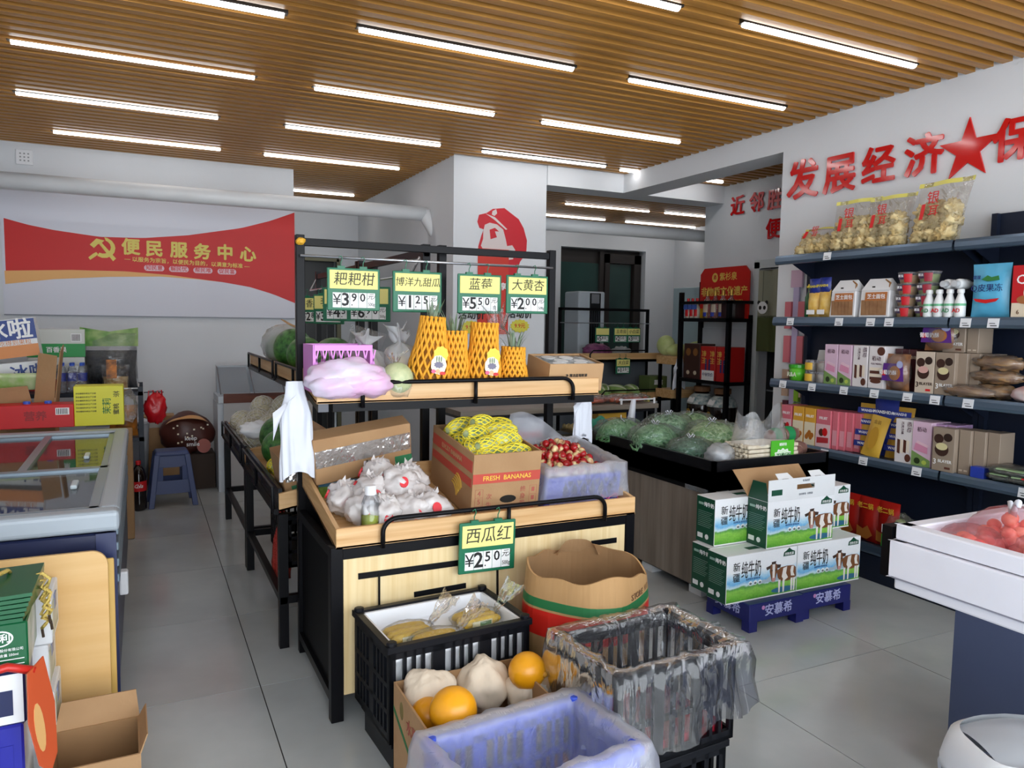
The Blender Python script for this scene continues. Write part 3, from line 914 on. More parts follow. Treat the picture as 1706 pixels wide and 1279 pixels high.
# pineapples in orange foam nets
M_pine_skin = mat('pineapple_skin', '8a5a18', .7, col2='b97a20', scale=30, bump=.6, bscale=40)
M_pleaf = mat('pineapple_leaf', '5d7a5a', .5, col2='8a9a86', scale=10)
M_plab = mat('label_yellow', 'f4d03a', .45)
M_plab2 = mat('label_cream', 'f3ead2', .5)
def pineapple(loc, L, R, lean, leaf, lab, seed, tagl=True, rtop=.72):
    t = thing('pineapple', lab, 'pineapple', loc, 0, 'pineapples in orange nets')
    t.rotation_euler = (0, lean, 0)
    rb = lambda v: R * (.86 + .14 * math.sin(PI * min(1, v * 1.6))) * (1 - (1 - rtop) * max(0, v - .35) / .65)
    MB().lathe([(rb(v) * .86 * (1 if v < .8 else (1.0 - v) * 3 + .4), v * L) for v in (0, .1, .3, .5, .7, .8, .9)], 16).build('fruit', M_pine_skin, t, smooth=True)
    netted(t, L, R, M_netO, 'foam_net', n=17, segs=14, r=.0062, prof=lambda v: rb(v) * (.98 if v < .97 else 1.02), axis='z', twist=.55, sides=5)
    random.seed(seed)
    for k in range(leaf):
        a = random.uniform(0, 2 * PI); hh = random.uniform(.05, .1); sp = random.uniform(.01, .04)
        p0 = Vector((.014 * math.cos(a), .014 * math.sin(a), L * .84)); p1 = p0 + Vector((sp * math.cos(a), sp * math.sin(a), hh * .7 + L * .1)); p2 = p1 + Vector((sp * .8 * math.cos(a), sp * .8 * math.sin(a), hh * .45))
        s_ = Vector((-math.sin(a), math.cos(a), 0)) * .006
        MB().add([p0 - s_, p0 + s_, p1 + s_ * .8, p1 - s_ * .8, p2], [(0, 1, 2, 3), (3, 2, 4)]).build('leaf', M_pleaf, t)
    if tagl:
        z = L * .42; y = -R * 1.05; cx = .008
        def disc(ax, az, cx_, cz_, d0, m, nm, par, wob=0.0):
            return MB().prism([(ax * (1 + wob * math.cos(9 * q * 2 * PI / 36)) * math.cos(2 * PI * q / 36) + cx_, az * (1 + wob * math.cos(9 * q * 2 * PI / 36)) * math.sin(2 * PI * q / 36) + cz_) for q in range(36)], d0, d0 + .001, (cx, y, z), (1, 0, 0), (.0, .06, 1)).build(nm, m, par)
        lb = disc(.032, .034, .004, .032, 0, M_plab, 'label', t, .06)
        disc(.034, .040, -.004, -.012, .0012, M_plab2, 'label_print', lb, .03)
        disc(.020, .013, -.004, -.012, .0024, mat('label_grey', '77738a', .5), 'label_print', lb, .12)
        for q in (-.014, -.004, .006):
            disc(.0025, .012, q, .012, .0024, mat('label_leaf', '5a7a5a', .5), 'label_print', lb)
        disc(.010, .008, -.026, -.040, .0024, mat('label_pink', 'e0608a', .5), 'label_print', lb)
        disc(.014, .007, .014, -.046, .0024, M_red, 'label_print', lb)
        disc(.010, .010, -.006, -.040, .0028, mat('label_peach', 'efb486', .5), 'label_print', lb)
    return t
z_ = zu(3.04) - .0
pineapple((1.098, 3.05, z_), .325, .092, .07, 9, 'tallest pineapple in an orange foam net with a yellow label, left of the row', 1, rtop=.62)
pineapple((1.222, 3.06, z_ + .004), .262, .066, .0, 16, 'pineapple in an orange foam net without a front label, second from left', 2, tagl=False, rtop=.95)
pineapple((1.350, 3.04, z_), .302, .078, .03, 0, 'pineapple fully wrapped in orange foam net with a yellow label, third from left', 3, rtop=.84)
pineapple((1.497, 3.05, z_), .195, .07, .05, 22, 'short pineapple in an orange foam net with spiky leaves, rightmost of the row', 4, tagl=False, rtop=.82)
t = thing('plastic_bag', 'clear plastic bag wrapped around the leaves of the short pineapple', 'bag', (1.50, 3.17, zu(3.17)))
sack(t, .19, .10, .27, M_crin, 'bag_film', 5, amp=.3)
# blueberry carton
t = thing('fruit_carton', 'low brown carton of blueberry punnets under black printed film', 'carton', (1.785, 3.08, zu(3.08) + .004), 0)
t.rotation_euler = (.17, 0, 0)
open_box(t, .285, .22, .13, M_card2, name='carton_body', mi=M_card)
M_blk = mat('black_white_print_film', '1c2830', .25, col2='c8d0d6', scale=16, detail=4)
b_ = MB().box(-.132, .132, -.105, .105, .10, .122).build('printed_film', M_blk, t)
for k, (x, y) in enumerate(((-.06, .06), (.03, .05), (-.03, -.01), (.07, -.02), (-.07, -.07), (.04, -.075))):
    MB().lathe([(.034, 0), (.034, .002)], 14, (x, y, .1222)).build('film_print', mat('pale_film_print', 'd9dde0', .4), b_)
text('净 精选蓝莓鲜果', .016, M_ink, t, (0, -.1118, .075), bold=.01)
text('▼ □ ♡ ▽ ⚠', .016, M_ink, t, (.02, -.1118, .03))
MB().box(.02, .085, -.112, -.11, -.0, .008).build('handle_slot', mat('slot_dark', '2a1f15', .9), t)

# ---- goods in the lower tray
zl = lambda y: .648 + (y - 2.607) * .162
# heap of mandarin bags
M_cbag = mat('printed_white_bag', 'dedad8', .25, col2='c2bab8', scale=9, bump=.5, bscale=20)
spots = [(.735, 2.76, 0, 'beside the green drink bottle'), (.80, 2.72, 0, 'at the front board, centre'), (.90, 2.72, 0, 'at the front board, right end'), (.98, 2.80, 0, 'nearest the banana carton'),
         (.79, 2.85, .035, 'at the left of the upper layer'), (.885, 2.82, .065, 'on top of the heap'), (.95, 2.90, .05, 'at the back right of the heap'), (.85, 2.96, .05, 'at the back under the round card'), (.70, 2.90, 0, 'at the left edge of the heap'), (.99, 2.70, 0, 'at the front board, next to the banana carton')]
for k, (x, y, dz, w_) in enumerate(spots):
    t = thing('bagged_mandarin', 'mandarin in a red-printed white bag, ' + w_, 'fruit', (x, y, zl(y) + dz), 0, 'bagged mandarins in the lower tray')
    t.rotation_euler = (.2 * math.sin(k), .25 * math.cos(k * 2), k * .9)
    random.seed(k)
    blob(t, (.15, .145, .125), M_cbag, 'bag', k * 2.3, .3, 1.8, 34, 22, fine=.16)
    b_ = MB()
    for q in range(9):
        a = 2 * PI * q / 9
        b_.add([(0, 0, .10), (.035 * math.cos(a), .03 * math.sin(a), .135 + .012 * (q % 2)), (.035 * math.cos(a + .6), .03 * math.sin(a + .6), .125)], [(0, 1, 2)])
    b_.build('bag_tail', M_cbag, t)
    for q in range(3):
        a = q * 2.1 - 1.6 - k * .9
        MB().prism([(.018 * math.cos(2 * PI * i / 12), .022 * math.sin(2 * PI * i / 12)) for i in range(12)], -.004, .004, (.074 * math.cos(a), .072 * math.sin(a), .068), (-math.sin(a), math.cos(a), 0), (-.3 * math.cos(a), -.3 * math.sin(a), .95)).build('red_print', mat('bag_red', 'd8323c', .4), t)
# round card standing in the heap
t = thing('fruit_card', 'round white shop card with a red print standing behind the mandarins', 'sign', (.862, 3.02, zl(3.0) + .06))
MB().prism([(.048 * math.cos(2 * PI * i / 24), .065 * math.sin(2 * PI * i / 24) + .08) for i in range(24)], 0, .004, (0, 0, 0), (1, 0, 0), (0, .2, 1)).build('card', mat('card_white', 'e9e4ea', .4), t)
MB().box(-.004, .004, .0, .004, -.06, .03).build('stick', M_wplastic, t)
text('耙耙柑', .028, M_ink, t, (0, .005, .085), u=(0, .2, 1), bold=.014)
text('●', .04, M_red, t, (0, -.002, .055), u=(0, .2, 1))
# drink bottle
t = thing('drink_bottle', 'clear bottle of green drink with white cap in the lower tray', 'bottle', (.742, 2.672, zl(2.672)))
MB().lathe([(.030, 0), (.033, .01), (.033, .075)], 16).build('green_drink', mat('green_tea', 'a9b53a', .15, spec=.6), t, smooth=True)
MB().lathe([(.034, 0), (.036, .012), (.036, .09), (.032, .105), (.034, .12), (.024, .145), (.017, .155)], 16).build('bottle_body', M_glass, t, smooth=True)
MB().lathe([(.021, .152), (.021, .182), (.019, .186)], 16).build('cap', M_wplastic, t, smooth=False)
# green melon print card lying at the back left
t = thing('fruit_poster', 'small picture card of green fruit lying in the back left of the tray', 'card', (.735, 3.10, zl(3.1) + .012))
t.rotation_euler = (.5, 0, -.1)
MB().box(-.09, .09, -.06, .06, 0, .003).build('card', mat('card_green_picture', '5d8a34', .4, col2='a8c25a', scale=30), t)
MB().box(-.09, .09, .02, .06, .003, .004).build('card_sky', mat('card_sky_blue', '6fb0d8', .4), t)
# dark green carton lining under the heap
# banana carton with netted squash
t = thing('banana_carton', 'open brown carton printed FRESH BANANAS holding netted squash', 'carton', (1.297, 2.915, zl(2.915) + .004))
t.rotation_euler = (.13, 0, 0)
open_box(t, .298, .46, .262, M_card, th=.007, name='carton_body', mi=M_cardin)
MB().box(-.149, .149, -.2312, -.2295, .142, .182).build('red_band', mat('carton_red', 'bf4a3c', .6), t)
text('FRESH  BANANAS', .027, mat('carton_yellow', 'e8c04a', .6), t, (.0, -.2316, .162), bold=.012)
M_cprint = mat('carton_red_line', 'a8584a', .7)
MB().box(-.1503, -.1487, -.22, .22, .125, .16).box(-.1503, -.1487, -.22, .22, .185, .232).build('side_band', mat('carton_red', 'bf4a3c', .6), t)
text('LUCKY BANANA', .03, M_card, t, (-.1506, .0, .208), r=(0, -1, 0), bold=.01)
for k, s_ in enumerate('456'):
    y0 = .085 - k * .034
    MB().box(-.135, -.134, -.2308, -.23, y0, y0 + .034).box(-.102, -.101, -.2308, -.23, y0, y0 + .034).box(-.135, -.101, -.2308, -.23, y0 + .033, y0 + .034).build('print_frame', M_cprint, t)
    text(s_, .03, M_cprint, t, (-.118, -.2312, y0 + .016))
for s_, x, z in (('次', -.075, .085), ('生', -.075, .05), ('终', .075, .105), ('身', .075, .075), ('肌', .075, .045)):
    text(s_, .026, M_cprint, t, (x, -.2312, z))
for k in range(3):
    z = .085 - k * .036
    MB().box(.105, .106, -.2308, -.23, z, z + .034).box(.137, .138, -.2308, -.23, z, z + .034).box(.105, .138, -.2308, -.23, z + .033, z + .034).box(.115, .128, -.2308, -.23, z + .008, z + .026).build('print_frame', M_cprint, t)
MB().prism([(.036 * math.cos(2 * PI * i / 16), .016 * math.sin(2 * PI * i / 16)) for i in range(16)], 0, .0015, (.01, -.2303, .07), (1, 0, 0), (0, 0, 1)).build('hand_hole', mat('dark_hole', '1c1a14', .9), t)
for k in range(5):
    pts = [(-.1505, .03 + .012 * k - .05 + .05 * math.sin(a), .03 + .012 * k + .0 + .06 * math.cos(a)) for a in [x_ * .25 - .2 for x_ in range(7)]]
    MB().tube([(p[0], -p[1] - .05, p[2]) for p in pts], .004, 4).build('banana_print', mat('print_banana', 'c79a3a', .7), t)
# squash in yellow nets
sq = thing('netted_squash', 'x', 'squash', (0, 0, 0), 0, 'squash in yellow nets in the banana carton')
MB().ell((0, 0, 0), (.086, .042, .042), 14, 10).build('squash', M_squash, sq, smooth=True)
netted(sq, .158, .0445, M_netY, 'foam_net', n=11, segs=10, r=.0032, axis='x', twist=.75, sides=4)
cz = zl(2.915) + .004
sp = [(-.07, .16, .24, .9, 0), (.02, .17, .25, 1.1, .1), (-.06, .09, .285, .25, -.1), (.05, .12, .285, .5, .1), (.095, .16, .25, 1.3, 0),
      (-.095, .01, .24, 1.45, 0), (.02, .04, .305, .45, .25), (-.045, -.04, .285, .5, .2), (.075, .04, .29, .1, -.15), (.06, -.03, .288, -.2, -.1),
      (.055, -.10, .275, .15, .1), (-.03, -.13, .262, .5, .15), (-.095, -.09, .24, 1.35, 0), (.065, -.18, .24, .12, 0), (-.03, -.185, .235, .05, 0), (-.095, -.17, .22, 1.5, 0)]
wl = ['at the back left corner', 'at the back, middle', 'second row, left', 'second row, right of centre', 'at the back right corner', 'against the left wall', 'on top in the centre', 'in front of the centre, tilted up',
      'on top at the right', 'right side, leaning down', 'front right, pale end forward', 'front centre, dark end up', 'front left, low', 'front right corner, low', 'front middle, low', 'front left corner, low']
for k, (x, y, z, rz, ry) in enumerate(sp):
    rot = (k * 1.1, ry, rz)
    lab = 'yellow-netted squash in the banana carton, ' + wl[k]
    loc = (1.297 + x, 2.915 + y * .99 - (z - .2) * .1, cz + z + y * .13 - .008)
    if k == 0:
        sq.location = loc; sq.rotation_euler = rot; sq['label'] = lab
    else:
        dup(sq, loc, label=lab, rot=rot)
# blue crate of jujubes with white liner
t = thing('fruit_crate', 'low blue crate wrapped in white plastic film holding red jujubes', 'crate', (1.668, 2.90, zl(2.9) + .004))
t.rotation_euler = (.14, 0, .04)
M_bluep = mat('blue_crate_plastic', '2b3fae', .4)
b_ = MB()
w, d_, h = .37, .38, .135
b_.box(-w / 2, w / 2, -d_ / 2, d_ / 2, 0, .01)
for sy_ in (-1, 1):
    y = sy_ * d_ / 2
    b_.box(-w / 2, w / 2, y - .005, y + .005, .0, .02).box(-w / 2, w / 2, y - .006, y + .006, h - .02, h)
    for k in range(8):
        x = -w / 2 + w * k / 8
        b_.bar((x, y, .015), (x + w / 8, y, h - .015), .006, .007).bar((x + w / 8, y, .015), (x, y, h - .015), .006, .007)
    b_.box(-w / 2, -w / 2 + .08, y - .005, y + .005, 0, h)
for sx_ in (-1, 1):
    b_.box(sx_ * w / 2 - .005, sx_ * w / 2 + .005, -d_ / 2, d_ / 2, 0, h)
b_.build('crate_body', M_bluep, t)
liner(t, w + .01, d_ + .01, h + .035, .09, lambda u: .12 + .035 * math.sin(9 * u) + .02 * math.sin(23 * u), M_veil, 3.0, 80, 'film_liner', wob=.03, out=.014)
def back_veil(u, v):
    x = -w / 2 + w * u
    return (x + .01 * math.sin(9 * v), d_ / 2 - .01 + .02 * nz((u * 4, v * 3, 1), 1.5), h - .02 + v * (.16 + .05 * math.sin(3 * u + 1)) * (1 - .75 * u ** 2))
MB().grid(back_veil, 24, 8).build('film_flap', M_veil, t, smooth=True)
MB().tube([(.08, -d_ / 2 - .02, .045), (.11, -d_ / 2 - .035, .03), (.15, -d_ / 2 - .03, .05), (.17, -d_ / 2 - .03, .02)], .0025, 5).build('pink_cord', mat('pink_cord', 'e0458a', .5), t)
M_juj = mat('jujube_skin', '9c1218', .22, col2='e2cf98', scale=22, detail=1.0)
_r = [n for n in M_juj.node_tree.nodes if n.type == 'VALTORGB'][0]; _r.color_ramp.elements[0].position = .5; _r.color_ramp.elements[1].position = .66
jj = thing('jujube', 'small red and cream jujube in the white-lined crate', 'jujube', (0, 0, 0), 0, 'jujubes in the blue crate')
MB().ell((0, 0, 0), (.0195, .0175, .0175), 10, 8).build('fruit', M_juj, jj, smooth=True)
MB().tube([(.0185, 0, 0), (.024, .001, .002)], .0015, 4).build('stem', mat('brown_stem', '5a4020', .7), jj)
random.seed(5)
n_ = 0
zj = zl(2.9) + .004
for layer in range(4):
    R = (.155, .145, .115, .07)[layer]
    st = .034
    yy = -R
    while yy <= R:
        xx = -R + (st / 2 if int(round(yy / st)) % 2 else 0)
        while xx <= R:
            x = xx + random.uniform(-.005, .005); y = yy + random.uniform(-.005, .005)
            front = y < .02 or layer == 3
            if layer == 0 or (x * x + (y * 1.1) ** 2) < R * R:
                if layer >= 1 or abs(x) > .1 or y < -.1:
                    yl = y + .0
                    loc = (1.668 + x * 1.0, 2.90 + yl, zj + .125 + layer * .026 + yl * .14 + .01 * nz((x * 20, y * 20, 0)))
                    rot = (random.uniform(0, 6), random.uniform(0, 6), random.uniform(0, 6))
                    if n_ == 0:
                        jj.location = loc; jj.rotation_euler = rot
                    else:
                        dup(jj, loc, rot=rot)
                    n_ += 1
            xx += st
        yy += st * .87
# tilted carton at the back of the lower tray
t = thing('tilted_carton', 'brown carton with a strip of silver tape lying at the back of the lower tray', 'carton', (.825, 3.10, zl(3.1) + .085), .0)
t.rotation_euler = (.25, -.13, 0)
MB().box(-.205, .205, -.05, .05, 0, .20).build('carton_body', M_card, t, bevel=.003, seg=1)
MB().grid(lambda u, v: (-.2 + .4 * u, -.0515 - .004 * abs(nz((u * 14, v * 5, 0), 1.0)), .075 + .075 * v + .01 * u), 40, 6).build('silver_tape', mat('silver_tape', 'd8d4d0', .16, metal=.75, bump=.8, bscale=30), t)
MB().box(.13, .205, -.0512, -.0495, .0, .06).build('green_print', mat('carton_green', '2e7a4e', .6), t)
text('年丰', .05, mat('carton_green', '2e7a4e', .6), t, (.06, -.0514, .03))
# plastic bags hanging from the stand
def hanging_bags(loc, w, h, label, lean=0.0):
    t = thing('plastic_bag_bundle', label, 'plastic bags', loc)
    def fn(u, v):
        a = 2 * PI * u
        ww = w / 2 * (.42 + .50 * min(1, v * 3) + .12 * v)
        if v < .12: ww *= 1.25 - 2.0 * v
        n = .12 * nz((math.cos(a) * 2.5, math.sin(a) * 2.5, v * 2.5), 1.2, 3) + .06 * math.sin(9 * a) * v
        return (ww * math.cos(a) * (1 + n) + lean * v * h, .26 * ww * math.sin(a) * (1 + n * 3), .03 - v * h * 1.05 - .02 * math.cos(2 * a) * (v > .9))
    MB().grid(fn, 48, 18, wrap=True).build('bag_body', M_wbag, t, smooth=True)
    MB().grid(lambda u, v: (-.02 - w * .55 * v + w * .35 * (u - .5) * (1 - v), -.03 - .012 * math.sin(3 * u), -h * (.10 + .30 * v) + h * .22 * (u - .5) * (.4 + v)), 8, 8).build('handle_flap', M_wbag, t, smooth=True)
    return t
hanging_bags((.535, 3.02, 1.175), .125, .36, 'white carrier bags hanging at the left end of the front stand', .03)

# ================================================================== crates and cartons on the floor in front
M_foam = mat('white_foam', 'eef0f4', .7, vary=.02, scale=10)
M_corn = mat('yellow_corn', 'e2b21e', .5, col2='f0cc4a', scale=60, bump=.5, bscale=90)
# low pallet under the corn crate
t = thing('low_pallet', 'low black plastic pallet under the corn crate', 'pallet', (.917, 2.395, 0), .06)
for x in (-.2, 0, .2):
    MB().box(x - .03, x + .03, -.14, .14, 0, .08).build('runner', M_blackp, t)
MB().box(-.24, .24, -.15, .15, .08, .11).build('deck', M_blackp, t)
t = thing('corn_crate', 'black ventilated crate lined with white foam holding packs of corn', 'crate', (.917, 2.395, .11), .06)
crate(t, .511, .346, .32, M_blackp, 3, (3, 2), 4)
b_ = MB()
w, d_ = .478, .312
b_.box(-w / 2, w / 2, -d_ / 2, d_ / 2, .013, .26)
for a in ((-w / 2, w / 2, -d_ / 2, -d_ / 2 + .012), (-w / 2, w / 2, d_ / 2 - .012, d_ / 2), (-w / 2, -w / 2 + .012, -d_ / 2, d_ / 2), (w / 2 - .012, w / 2, -d_ / 2, d_ / 2)):
    b_.box(*a, .013, .312)
b_.build('foam_lining', M_foam, t)
def corn_pack(loc, rz, lab, n):
    p = thing('corn_pack', lab, 'corn', loc, rz, 'packs of corn in the foam-lined crate')
    for k in range(n):
        MB().lathe([(.006, -.075), (.015, -.062), (.019, -.02), (.0185, .03), (.014, .068), (.006, .08)], 10).build('cob', M_corn, p, smooth=True)
        c = kids(p)[-1]; c.rotation_euler = (0, PI / 2, 0); c.location = (0, (k - (n - 1) / 2) * .036, .02)
    MB().box(-.045, .035, -n * .0185 - .003, -n * .0185 - .001, .010, .032).build('label', mat('corn_label', 'e6dcae', .5), p)
    MB().box(-.015, .03, -n * .0185 - .004, -n * .0185 - .003, .014, .028).build('label_print', mat('corn_label_green', '4e7a3a', .5), p)
    MB().ell((0, 0, .024), (.1, n * .02 + .012, .03), 20, 10, disp=lambda d: 1 + .12 * nz(d, 4)).build('film', M_crin, p, smooth=True)
    def tail(u, v):
        return (.08 + .09 * v, (u - .5) * .10 * (.3 + v), .03 + .09 * v + .02 * nz((u * 5, v * 5, 0)))
    MB().grid(tail, 10, 6).build('film_tail', M_crin, p, smooth=True)
corn_pack((.79, 2.38, .372), .12, 'film-wrapped pack of corn cobs at the left of the crate', 3)
corn_pack((.86, 2.30, .372), .05, 'film-wrapped pack of corn cobs lying at the front of the crate', 2)
corn_pack((1.05, 2.40, .372), .12, 'film-wrapped pack of corn cobs at the right of the crate', 3)

# big round carton
t = thing('cardboard_drum', 'large empty brown carton pushed round with green and red bands', 'carton', (1.475, 2.345, 0))
M_dgreen = mat('drum_green', '1f6e3c', .55); M_dred = mat('drum_red', 'cf2418', .5)
def drum_r(a, z):
    sq_ = 1 + .05 * math.cos(4 * a + .7)
    return .232 * sq_ * (1 - .10 * max(0, .25 - z) / .25) * (1 + .02 * nz((math.cos(a) * 3, math.sin(a) * 3, z * 5), 1, 2)) * (1 - .06 * max(0, (z - .42) / .14))
zs = [0, .12, .25, .335, .345, .405, .415, .455, .465, .51, .555]
ms = [0, 0, 0, 1, 1, 0, 2, 0, 0, 0]
ms = [0, 0, 0, 1, 1, 1, 0, 2, 0, 0]
zs = [0, .10, .22, .335, .37, .41, .428, .436, .468, .51, .555]
b_ = MB()
def topz(a):
    return .012 * math.sin(3 * a) + .008 * math.sin(7 * a + 1) - .025 * max(0, math.cos(a + .35)) ** 6
def dp(j, i, k=1.0, lift=0):
    a = 2 * PI * j / 64
    z = zs[i] + (topz(a) if i == len(zs) - 1 else 0)
    r_ = drum_r(a, z) * k
    return (r_ * math.cos(a), r_ * math.sin(a), z)
for i in range(len(zs) - 1):
    for j in range(64):
        m_ = ms[i]
        a = (360 * (j + .5) / 64 + 90) % 360   # bands sit on the side facing the shop front
        b_.quad(dp(j, i), dp(j + 1, i), dp(j + 1, i + 1), dp(j, i + 1), m_)
for i in range(len(zs) - 1):
    for j in range(64):
        b_.quad(dp(j + 1, i, .97), dp(j, i, .97), dp(j, i + 1, .97), dp(j + 1, i + 1, .97), 3)
for j in range(64):
    b_.quad(dp(j, 10), dp(j + 1, 10), dp(j + 1, 10, .97), dp(j, 10, .97), 0)
b_.add([dp(j, 1, .97) for j in range(64)], [list(range(64))], 3)
M_drum = mat('drum_cardboard', 'b8905f', .75, col2='ab8456', scale=5, bump=.3, bscale=9, stretch=(3, 3, .4))
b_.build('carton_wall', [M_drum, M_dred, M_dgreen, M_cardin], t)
def on_drum(s_, ang, z, size, m, bold=.0):
    r_ = drum_r(ang, z) + .003
    text(s_, size, m, t, (r_ * math.cos(ang), r_ * math.sin(ang), z), r=(-math.sin(ang), math.cos(ang), 0), bold=bold)
for k, ch in enumerate('STORE'):
    on_drum(ch, -1.30 + k * .095, .484, .03, mat('drum_print', '6a4a30', .7), .01)
for k, ch in enumerate('AT'):
    on_drum(ch, -.74 + k * .095, .486, .028, mat('drum_print', '6a4a30', .7), .01)
for k, ch in enumerate('SZR'):
    on_drum(ch, -2.05 + k * .1, .29, .036, mat('drum_print', '6a4a30', .7), .01)
on_drum('沙', -2.35, .19, .10, mat('drum_red_print', 'a8482e', .7), .02)
def fl(u, v):
    a = 1.2 + .9 * (u - .5)
    r_ = .22 - .03 * v
    return (r_ * math.cos(a), r_ * math.sin(a), .53 + .06 * v * (1 - abs(2 * u - 1) ** 4))
MB().grid(fl, 10, 4).build('folded_flap', M_card, t)

# carton of golden melons
t = thing('melon_carton', 'low brown carton with a green stripe holding golden melons', 'carton', (.885, 2.035, 0), -.01)
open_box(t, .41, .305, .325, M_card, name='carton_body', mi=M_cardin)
MB().hexa([(-.2062, .15, .235), (-.2062, -.15, .10), (-.2048, -.15, .10), (-.2048, .15, .235), (-.2062, .15, .25), (-.2062, -.15, .115), (-.2048, -.15, .115), (-.2048, .15, .25)]).build('green_stripe', M_dgreen, t)
MB().box(-.206, .206, -.1535, -.1525, .18, .20).build('green_stripe', M_dgreen, t)
MB().ell((-.205, .07, .27), (.0015, .02, .028), 6, 8).build('fruit_print', mat('faded_print', '7a6a3a', .7), t)
text('水果', .05, mat('carton_red_line', 'a8584a', .7), t, (-.2065, -.03, .25), r=(0, -1, 0))
M_gm = mat('golden_melon_skin', 'f0a81c', .3, col2='e89a10', scale=3, bump=.05, bscale=50)
def golden(loc, r_, lab, spot=None):
    m_ = thing('golden_melon', lab, 'melon', loc)
    MB().ell((0, 0, 0), (r_, r_ * .96, r_ * .97), 28, 18).build('fruit', M_gm, m_, smooth=True)
    if spot:
        d = Vector(spot).normalized()
        MB().ell(tuple(d * r_ * .975), (.010, .010, .010), 10, 6).build('stem_scar', mat('melon_scar', 'b07a1e', .7), m_)
golden((0.786, 1.951, 0.325), .070, 'golden melon at the front of the melon carton')
golden((1.086, 2.066, 0.335), .061, 'golden melon with a stem scar at the back right of the melon carton', (.65, -.72, -.02))
golden((.752, 2.06, .26), .06, 'golden melon half hidden under white paper at the left of the carton')
M_paper = mat('cream_tissue_paper', 'e6d6c0', .75, vary=.05, scale=6, bump=.7, bscale=26, stretch=(1, 1, .4))
for k, (p, s_, w_) in enumerate((((0.781, 2.140, 0.250), (.17, .16, .17), 'left'), ((0.974, 2.157, 0.230), (.17, .16, .18), 'centre back'), ((1.102, 2.085, 0.220), (.15, .14, .16), 'right'))):
    q = thing('wrapped_melon', 'melon wrapped in crinkled cream paper, %s of the melon carton' % w_, 'melon', (p[0], p[1], p[2]))
    blob(q, s_, M_paper, 'paper_wrap', 4 + k * 5, .22, 1.5, 44, 28, c=(0, 0, -.05), fine=.055)

# blue crate with a veil of film and small oranges
t = thing('orange_crate', 'blue crate draped in pale translucent film with small oranges inside', 'crate', (.898, 1.674, 0), .075)
M_bluec = mat('bright_blue_crate', '3450c4', .4)
crate(t, .486, .30, .345, M_bluec, 3, (3, 2), 4)
liner(t, .496, .31, .35, .26, lambda u: .17 + .05 * math.sin(13 * u) + .03 * math.sin(31 * u), M_veil, 8.0, 90, 'film_liner', wob=.022, out=.02)
M_or = mat('orange_peel', 'ee8f1a', .35, bump=.25, bscale=140)
oo = thing('orange', 'x', 'orange', (0, 0, 0), 0, 'small oranges in the blue crate')
MB().ell((0, 0, 0), (.025, .025, .024), 16, 10).build('fruit', M_or, oo, smooth=True)
MB().lathe([(.004, .0225), (.003, .0245)], 6).build('stem_scar', mat('melon_scar', 'b07a1e', .7), oo)
pts = [((1.095, 1.854, 0.145), 'topmost small orange at the back of the blue crate'), ((1.122, 1.822, 0.130), 'small orange just in front of the topmost one'), ((1.167, 1.800, 0.125), 'small orange at the right of the topmost one')]
for k in range(9):
    pts.append(((.80 + .055 * (k % 4) + .03 * (k // 4), 1.60 + .055 * (k // 4), .038 + .03 * (k % 2)), None))
for k, (p, lab) in enumerate(pts):
    lab = lab or 'small orange at the bottom of the blue crate'
    if k == 0:
        oo.location = p; oo['label'] = lab
    else:
        dup(oo, p, label=lab, rot=(k, k * 2, k * 3))
MB().box(-.22, .22, -.12, .12, .013, .022).build('crate_sheet', M_veil, t)
MB().box(.0, .16, .02, .12, .013, .118).build('orange_tray', M_bluec, t)

# black crate with clear film on a second black crate
t = thing('black_crate', 'lower black crate under the film-covered crate', 'crate', (1.40, 1.868, 0), .05)
crate(t, .425, .30, .155, M_blackp, 1, (2, 2), 3)
t = thing('black_crate', 'black ventilated crate covered with crinkled clear plastic film', 'crate', (1.405, 1.872, .158), .05)
crate(t, .455, .322, .298, M_blackp, 2, (3, 2), 3)
M_crate_film = film('crinkled_crate_film', 'ffffff', body=.035, rough=.13, bump=.45, bscale=10, edge=.55, stretch=(1, 1, .45))
liner(t, .465, .332, .304, .2, lambda u: .22 + .035 * math.sin(2 * PI * u * 2 + 1.0) + .015 * math.sin(2 * PI * u * 9), M_crate_film, 14.0, 110, 'film_cover', wob=.03, out=.022)
M_redfruit = mat('dark_red_fruit', '8a1a2a', .4, vary=.3, scale=30)
MB().box(-.2, .2, -.14, .14, .013, .05).build('red_film_layer', M_redfruit, t)

# ================================================================== ice cream freezer and the things in front of it, left
M_fnavy = mat('freezer_navy', '1e2545', .35, vary=.06, scale=3)
M_fgrey = mat('freezer_grey_rim', 'aab4bd', .35)
M_falu = mat('freezer_aluminium', '8fa0ad', .3, metal=.5)
t = thing('chest_freezer', 'long navy chest freezer with grey rim and sliding glass lids', 'freezer', (0, 0, 0))
FX0, FX1, FY0, FY1 = -.96, -.085, 2.94, 5.15
MB().box(FX0, FX1 - .02, FY0 + .015, FY1 - .02, .05, .69).build('cabinet', M_fnavy, t, bevel=.006, seg=1)
MB().box(FX1 - .075, FX1 - .012, FY0 + .008, FY0 + .03, .05, .69).build('corner_post', mat('freezer_navy_trim', '2a3258', .35), t)
MB().box(FX0 + .05, FX1 - .07, FY0 + .05, FY1 - .06, 0, .05).build('plinth', M_black, t)
b_ = MB()
for a in ((FX0, FX1, FY0, FY0 + .085), (FX0, FX1, FY1 - .10, FY1), (FX1 - .075, FX1, FY0 + .08, FY1 - .09), (FX0, FX0 + .075, FY0 + .08, FY1 - .09)):
    b_.box(*a, .695, .77)
b_.build('rim', M_fgrey, t, bevel=.018, seg=3)
